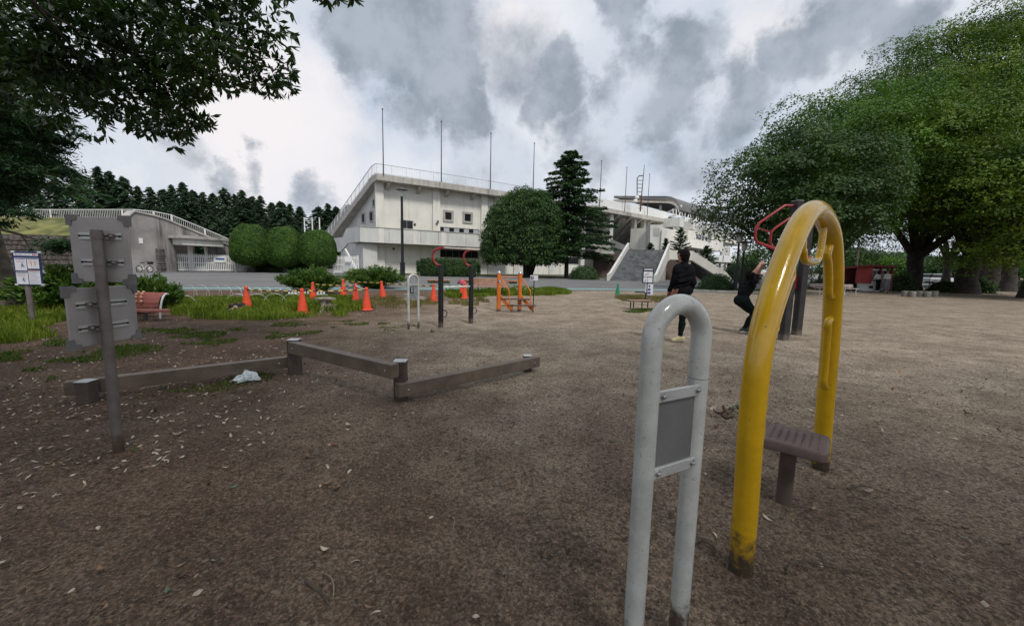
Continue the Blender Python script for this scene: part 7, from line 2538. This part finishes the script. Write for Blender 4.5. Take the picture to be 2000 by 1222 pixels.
def grass(name, polys, n, hgt, wid, mat, label, seed, thr=0.0, lean=.35, broad=0.0, edge=.5):
    rng = np.random.default_rng(seed)
    X, Y = [], []
    tot = 0
    areas = []
    for pl in polys:
        a = np.array(pl); areas.append(max(.1, (a[:, 0].max() - a[:, 0].min()) * (a[:, 1].max() - a[:, 1].min())))
    for pl, ar in zip(polys, areas):
        k = int(n * ar / sum(areas) * 1.8)
        a = np.array(pl)
        x = rng.uniform(a[:, 0].min(), a[:, 0].max(), k); y = rng.uniform(a[:, 1].min(), a[:, 1].max(), k)
        jx = x + (vnoise(x, y, 1.7, seed) - .5) * edge * 2; jy = y + (vnoise(x, y, 1.7, seed + 5) - .5) * edge * 2
        m = in_poly(jx, jy, pl) & (vnoise(x, y, 1.3, seed + 2) * .6 + vnoise(x, y, 4.1, seed + 3) * .4 > thr)
        X.append(x[m]); Y.append(y[m])
    x = np.concatenate(X); y = np.concatenate(Y); k = len(x)
    for (qx, qy, qr) in CLEAR:
        far_ = np.hypot(x - qx, y - qy) > qr * rng.uniform(.6, 1.1, k)
        x, y = x[far_], y[far_]; k = len(x)
    h = hgt * rng.uniform(.45, 1.25, k) * (.55 + .75 * vnoise(x, y, 1.1, seed + 4))
    th_ = rng.random(k) * 2 * math.pi
    ln_ = h * lean * rng.random(k)
    w = wid * rng.uniform(.7, 1.3, k)
    z0 = -.015
    ex = np.stack([np.cos(th_), np.sin(th_), np.zeros(k)], 1); sd = np.stack([-np.sin(th_), np.cos(th_), np.zeros(k)], 1)
    b = np.stack([x, y, np.full(k, z0)], 1)
    mid_ = b + ex * (ln_ * .35)[:, None] + np.stack([np.zeros(k), np.zeros(k), h * .6], 1)
    tip = b + ex * ln_[:, None] + np.stack([np.zeros(k), np.zeros(k), h], 1)
    wv = sd * (w / 2)[:, None]
    V = np.stack([b - wv * (1 - broad), b + wv * (1 - broad), mid_ + wv, tip, mid_ - wv], 1).reshape(-1, 3)
    Q = np.arange(5 * k).reshape(k, 5)
    me = np_mesh(name, V, Q, mat)
    return link(name, me, None, label=label, cat='grass', kind='stuff')


CLEAR = [(cb_.x, cb_.y, .30), (cb_.x + .02, cb_.y - .35, .40), (cb_.x - .02, cb_.y - .75, .45), (cb_.x - .05, cb_.y - 1.15, .42)] + [(CN[q][0].x, CN[q][0].y - .1, .28) for q in 'abe'] + [(G(637, 612).x, G(637, 612).y, .5)]
PX = lambda *q: [tuple(G(a, b_)[:2]) for a, b_ in q]
grass('tall_grass', [PX((330, 603), (350, 588), (480, 584), (600, 580), (690, 590), (730, 604), (640, 616), (590, 618), (480, 625), (400, 622)),
                     PX((930, 572), (1000, 566), (1090, 567), (1118, 573), (1060, 577), (940, 578)), PX((860, 577), (900, 571), (950, 572), (950, 580), (880, 582)),
                     PX((-120, 616), (-40, 606), (118, 604), (150, 615), (100, 650), (20, 665), (-100, 690))], 60000, .22, .013, GR1, 'fresh green grass round the cones, along the road and by the pine', 1, .24, .6)
grass('dry_grass', [PX((700, 592), (740, 580), (830, 584), (860, 592), (830, 600), (760, 602)), PX((860, 590), (940, 584), (960, 590), (900, 598)), PX((1195, 580), (1330, 579), (1345, 588), (1270, 590), (1220, 588))], 15000, .15, .012, GR2, 'dry straw coloured grass round the broad stump and the road edge', 2, .32)
grass('low_weeds', [PX((-150, 690), (100, 650), (230, 640), (380, 640), (560, 628), (700, 622), (760, 632), (600, 650), (420, 672), (300, 690), (120, 730), (-100, 770)), PX((740, 640), (850, 634), (850, 645), (760, 652)), PX((1212, 603), (1290, 600), (1300, 609), (1215, 610)),
                    PX((150, 880), (215, 868), (285, 864), (290, 878), (200, 895)), PX((330, 752), (560, 726), (585, 736), (400, 766))], 26000, .045, .020, GR3, 'thin low weeds and moss creeping over the edge of the bare dirt', 3, .47, .8, .4, .35)
grass('verge_grass', [[(-13.5, 48.6), (-4, 52.2), (9.6, 47.9), (10, 49), (-3, 55), (-15, 52.5)], [(12.2, 26.3), (13.1, 25.5), (17.4, 25.8), (19.2, 28.8), (17, 30.7), (13.3, 30.2)]], 22000, .10, .03, GR3, 'short lawn along the stadium wall and in the kerbed shrub bed', 4, .05)
for i, (px, py_) in enumerate(((780, 640), (835, 634), (806, 646))):
    pass

# fallen leaves: the larger ones singly, the rest as litter
LEAFC = [M('dead_leaf_pale', (.46, .39, .31), .8, .3, 30, .1, 80), M('dead_leaf_tan', (.24, .155, .095), .8, .3, 30, .1, 80), M('dead_leaf_brown', (.12, .07, .045), .8, .3, 30, .1, 80), M('dead_leaf_orange', (.36, .12, .035), .8, .3, 30, .1, 80), M('grey_green_leaf', (.17, .22, .16), .8, .3, 30, .1, 80)]
LEAFN = ['pale dry fallen leaf curled on the bare dirt', 'tan dry fallen leaf curled on the bare dirt', 'dark brown fallen leaf curled on the bare dirt', 'orange fallen leaf lying on the bare dirt', 'grey green fallen leaf lying on the bare dirt']


def curled(L, W, curl, seed):
    rng = np.random.default_rng(seed)
    n = 7
    v, f = [], []
    for k in range(n):
        t = k / (n - 1)
        w = W * math.sin(math.pi * (t * .94 + .03)) ** .8
        z = curl * L * (t - .5) ** 2 * 2 + .004
        up = curl * W * .9
        wob = rng.normal() * .004
        v += [(L * (t - .5), w / 2, z + up), (L * (t - .5) + wob, 0, z), (L * (t - .5), -w / 2, z + up * .8)]
    for k in range(n - 1):
        a = 3 * k
        f += [(a, a + 3, a + 4, a + 1), (a + 1, a + 4, a + 5, a + 2)]
    return v, f


rng = np.random.default_rng(201)
lv = []
for ci in range(5):
    for sh_ in range(2):
        me = bpy.data.meshes.new('fallen_leaf')
        v, f = curled(.085 - .012 * sh_, .026 + .012 * sh_, (.35, .6)[sh_], ci * 3 + sh_)
        me.from_pydata(v, [], f); me.materials.append(LEAFC[ci])
        me.polygons.foreach_set('use_smooth', [True] * len(me.polygons))
        lv.append(me)
pxs = []
while len(pxs) < 190:
    px, py_ = rng.uniform(-20, 2010), 700 + 520 * rng.random() ** 1.5
    dens_ = .25 + .9 * max(0, 1 - abs(px - 420) / 520) + (.35 if px > 1350 else 0)
    if py_ > 950:
        dens_ *= .55
    if rng.random() < dens_:
        pxs.append((px, py_))
for (px, py_) in pxs:
    g = G(px, py_)
    ci = int(rng.choice(5, p=[.42, .28, .2, .05, .05]))
    o = link('fallen_leaf', lv[ci * 2 + int(rng.integers(0, 2))], None, (g.x, g.y, float(soft(g.x, g.y)) + .003), LEAFN[ci], 'leaf', 'fallen leaves scattered over the dirt')
    o.rotation_euler = (rng.normal() * .2 + (math.pi if rng.random() < .35 else 0), rng.normal() * .2, rng.random() * 6.28)
    s = rng.uniform(.4, .8); o.scale = (s, s, s)
    if abs(o.rotation_euler[0]) > 2: o.location.z += .018 * s


def litter(name, n, area, L, W, mat, label, seed, thr, left_bias=True, cat='litter'):
    rng = np.random.default_rng(seed)
    px = rng.uniform(-150, 2150, n * 4); py_ = 600 + 420 * rng.random(n * 4) ** 1.7
    d = np.array(CF)[None] + np.array(CR)[None] * ((px - 1000) / FPX)[:, None] + np.array(CU)[None] * ((611 - py_) / FPX)[:, None]
    t = -EYE.z / d[:, 2]
    x, y = d[:, 0] * t, d[:, 1] * t
    w = vnoise(x, y, .55, seed) * .6 + vnoise(x, y, 2.3, seed + 1) * .4
    ok = (y < 24) & (w > thr) & (np.hypot(x, y) > 3.4) & (rng.random(len(px)) < np.clip((np.hypot(x, y) - 2.6) / 3.0, 0, 1))
    if left_bias:
        ok &= rng.random(len(px)) < np.clip(1.15 - np.abs(px - 330) / 760, .12, 1)
    x, y = x[ok][:n], y[ok][:n]
    k = len(x)
    C = np.stack([x, y, soft(x, y) * np.clip(1.4 - np.hypot(x, y) / 26, 0, 1) + .006 + rng.random(k) * .006], 1)
    V, Q = leaf_quads(C, np.tile([0, 0, 1.], (k, 1)), L, W, rng, .35)
    return link(name, np_mesh(name, V, Q, mat), None, label=label, cat=cat, kind='stuff')


litter('leaf_litter', 1700, None, .045, .018, LEAFC[0], 'pale dry leaf litter strewn over the dirt', 301, .42)
litter('leaf_litter', 1500, None, .042, .018, LEAFC[1], 'tan dry leaf litter strewn over the dirt', 302, .42)
litter('leaf_litter', 1600, None, .040, .020, LEAFC[2], 'dark brown leaf crumbs strewn over the dirt', 303, .40, False)


def gravel(n, label, mat, seed, smin, smax, r0, r1):
    rng = np.random.default_rng(seed)
    a = rng.uniform(-.98, .98, n); r = r0 * (r1 / r0) ** (rng.random(n) ** .9)
    x, y = r * np.sin(a), r * np.cos(a)
    s = rng.uniform(smin, smax, n) * (.6 + .5 * (r / r1) ** .5)
    T = np.array([[1, 0, 0], [-.5, .87, 0], [-.5, -.87, 0], [0, 0, .75], [.35, .5, .5]]) 
    F_ = np.array([[0, 1, 3, 3], [1, 2, 3, 3], [2, 0, 3, 3]])
    th_ = rng.random(n) * 6.28
    c, s_ = np.cos(th_), np.sin(th_)
    base4 = np.array([[1, .2, 0], [-.3, 1, 0], [-1, -.3, 0], [.35, -.9, 0], [.4, .25, .7], [-.4, .3, .62], [-.3, -.35, .7], [.35, -.3, .6]]) * np.array([1, 1, 1])
    J = base4[None] * (1 + rng.normal(size=(n, 8, 1)) * .12)
    X = (J[..., 0] * c[:, None] - J[..., 1] * s_[:, None]) * s[:, None] + x[:, None]
    Y = (J[..., 0] * s_[:, None] + J[..., 1] * c[:, None]) * s[:, None] + y[:, None]
    Z = J[..., 2] * s[:, None] + (soft(x, y) - .001)[:, None]
    V = np.stack([X, Y, Z], -1).reshape(-1, 3)
    f = np.array([[4, 5, 6, 7], [0, 1, 5, 4], [1, 2, 6, 5], [2, 3, 7, 6], [3, 0, 4, 7]])
    Q = (np.arange(n)[:, None, None] * 8 + f[None]).reshape(-1, 4)
    me = np_mesh('gravel', V, Q, mat)
    link('gravel', me, None, label=label, cat='gravel', kind='stuff')


gravel(42000, 'fine brown grit lying on the bare dirt', M('brown_grit', (.085, .062, .046), .95, .4, 60, .2, 90), 401, .0022, .0062, .9, 9)
gravel(26000, 'pale grit grains lying on the bare dirt', M('pale_grit', (.26, .22, .17), .95, .4, 60, .2, 90), 402, .0012, .0036, .9, 9)

# twigs and sticks
TW = M('dark_twig', (.075, .058, .045), .9, .3, 30, .3, 60); TWP = M('pale_twig', (.26, .21, .16), .9, .3, 30, .3, 60)
def twig(pts, r, mat, label):
    pp = [G(*q) for q in pts]
    pp = [Vector((p.x, p.y, float(soft(p.x, p.y)) + r + (.012 if 0 < i < len(pts) - 1 else .002))) for i, p in enumerate(pp)]
    mb = MB(); mb.tube(smooth_path(pp, 5), [r * (1 - .6 * k / (5 * (len(pp) - 1))) for k in range(5 * (len(pp) - 1) + 1)], 7)
    solo(mb, 'twig', pp[0], mat, label, 'twig', 'twigs on the dirt', smooth=True)


twig([(598, 1132), (615, 1148), (630, 1160), (642, 1176)], .009, TW, 'thick dark stick beside a thinner pale curved twig on bare dirt')
twig([(636, 1116), (648, 1128), (652, 1145), (650, 1163)], .004, TWP, 'thin pale curved twig beside the thick dark stick')
twig([(1536, 1117), (1548, 1100), (1570, 1096), (1620, 1108), (1712, 1122)], .006, TW, 'long crooked dark twig right of the yellow arch foot')
twig([(1355, 1062), (1375, 1058), (1398, 1068)], .004, TW, 'small dark twig between the white arch and the yellow arch')
twig([(1655, 952), (1690, 952), (1740, 968)], .005, TW, 'dark twig lying right of the brown seat')
twig([(1535, 1203), (1560, 1190), (1572, 1188)], .005, TW, 'short dark twig near the front of the yellow arch')
twig([(885, 1003), (888, 1015), (884, 1030)], .003, TWP, 'small pale twig on the open dirt')
# heap of leaves and bark scraps beside the white frame
for i in range(14):
    g = G(1420 + rng.normal() * 16, 808 + rng.normal() * 5)
    o = link('fallen_leaf', lv[int(rng.choice([8, 9, 4, 5, 0]))], None, (g.x, g.y, .008 + rng.random() * .02), 'curled leaf in the small leaf heap between the white and yellow arches', 'leaf', 'leaves of the small heap')
    o.rotation_euler = (rng.normal() * .4, rng.normal() * .4, rng.random() * 6.28); o.scale = (1.3, 1.5, 1.3)
# white plastic bag by the beam
b = G(478, 742)
rng = np.random.default_rng(55)
mb = MB()
nu, nv = 16, 9
for i in range(nu):
    for j in range(nv):
        t = 2 * math.pi * i / nu; ph_ = j / (nv - 1) * math.pi * .5
        r_ = .115 * math.cos(ph_) * (1 + .28 * math.sin(3 * t + 1) + .16 * math.sin(7 * t + j) + rng.normal() * .07)
        mb.v.append(b + Vector((math.cos(t) * r_ * 1.25, math.sin(t) * r_ * .8, max(.002, .085 * math.sin(ph_) * (1 + .35 * math.cos(t)) + rng.normal() * .008))))
for i in range(nu):
    for j in range(nv - 1):
        a = i * nv + j; c = ((i + 1) % nu) * nv + j
        mb.f.append((a, c, c + 1, a + 1))
BAGM = M('thin_white_plastic', (.62, .68, .70), .35, .1, 20, .3, 40, spec=.5)
bg_ = thing('plastic_bag', b, 'crumpled white plastic bag lying against the balance beam', 'bag')
mb.build('bag_body', BAGM, bg_)
mb = MB()
for sx in (-1, 1):
    mb.tube([b + Vector((sx * .05 + .06, -.02, .06)), b + Vector((sx * .05 + .08, -.05, .10)), b + Vector((sx * .04 + .12, -.08, .03))], .012, 6)
mb.build('handle', BAGM, bg_)
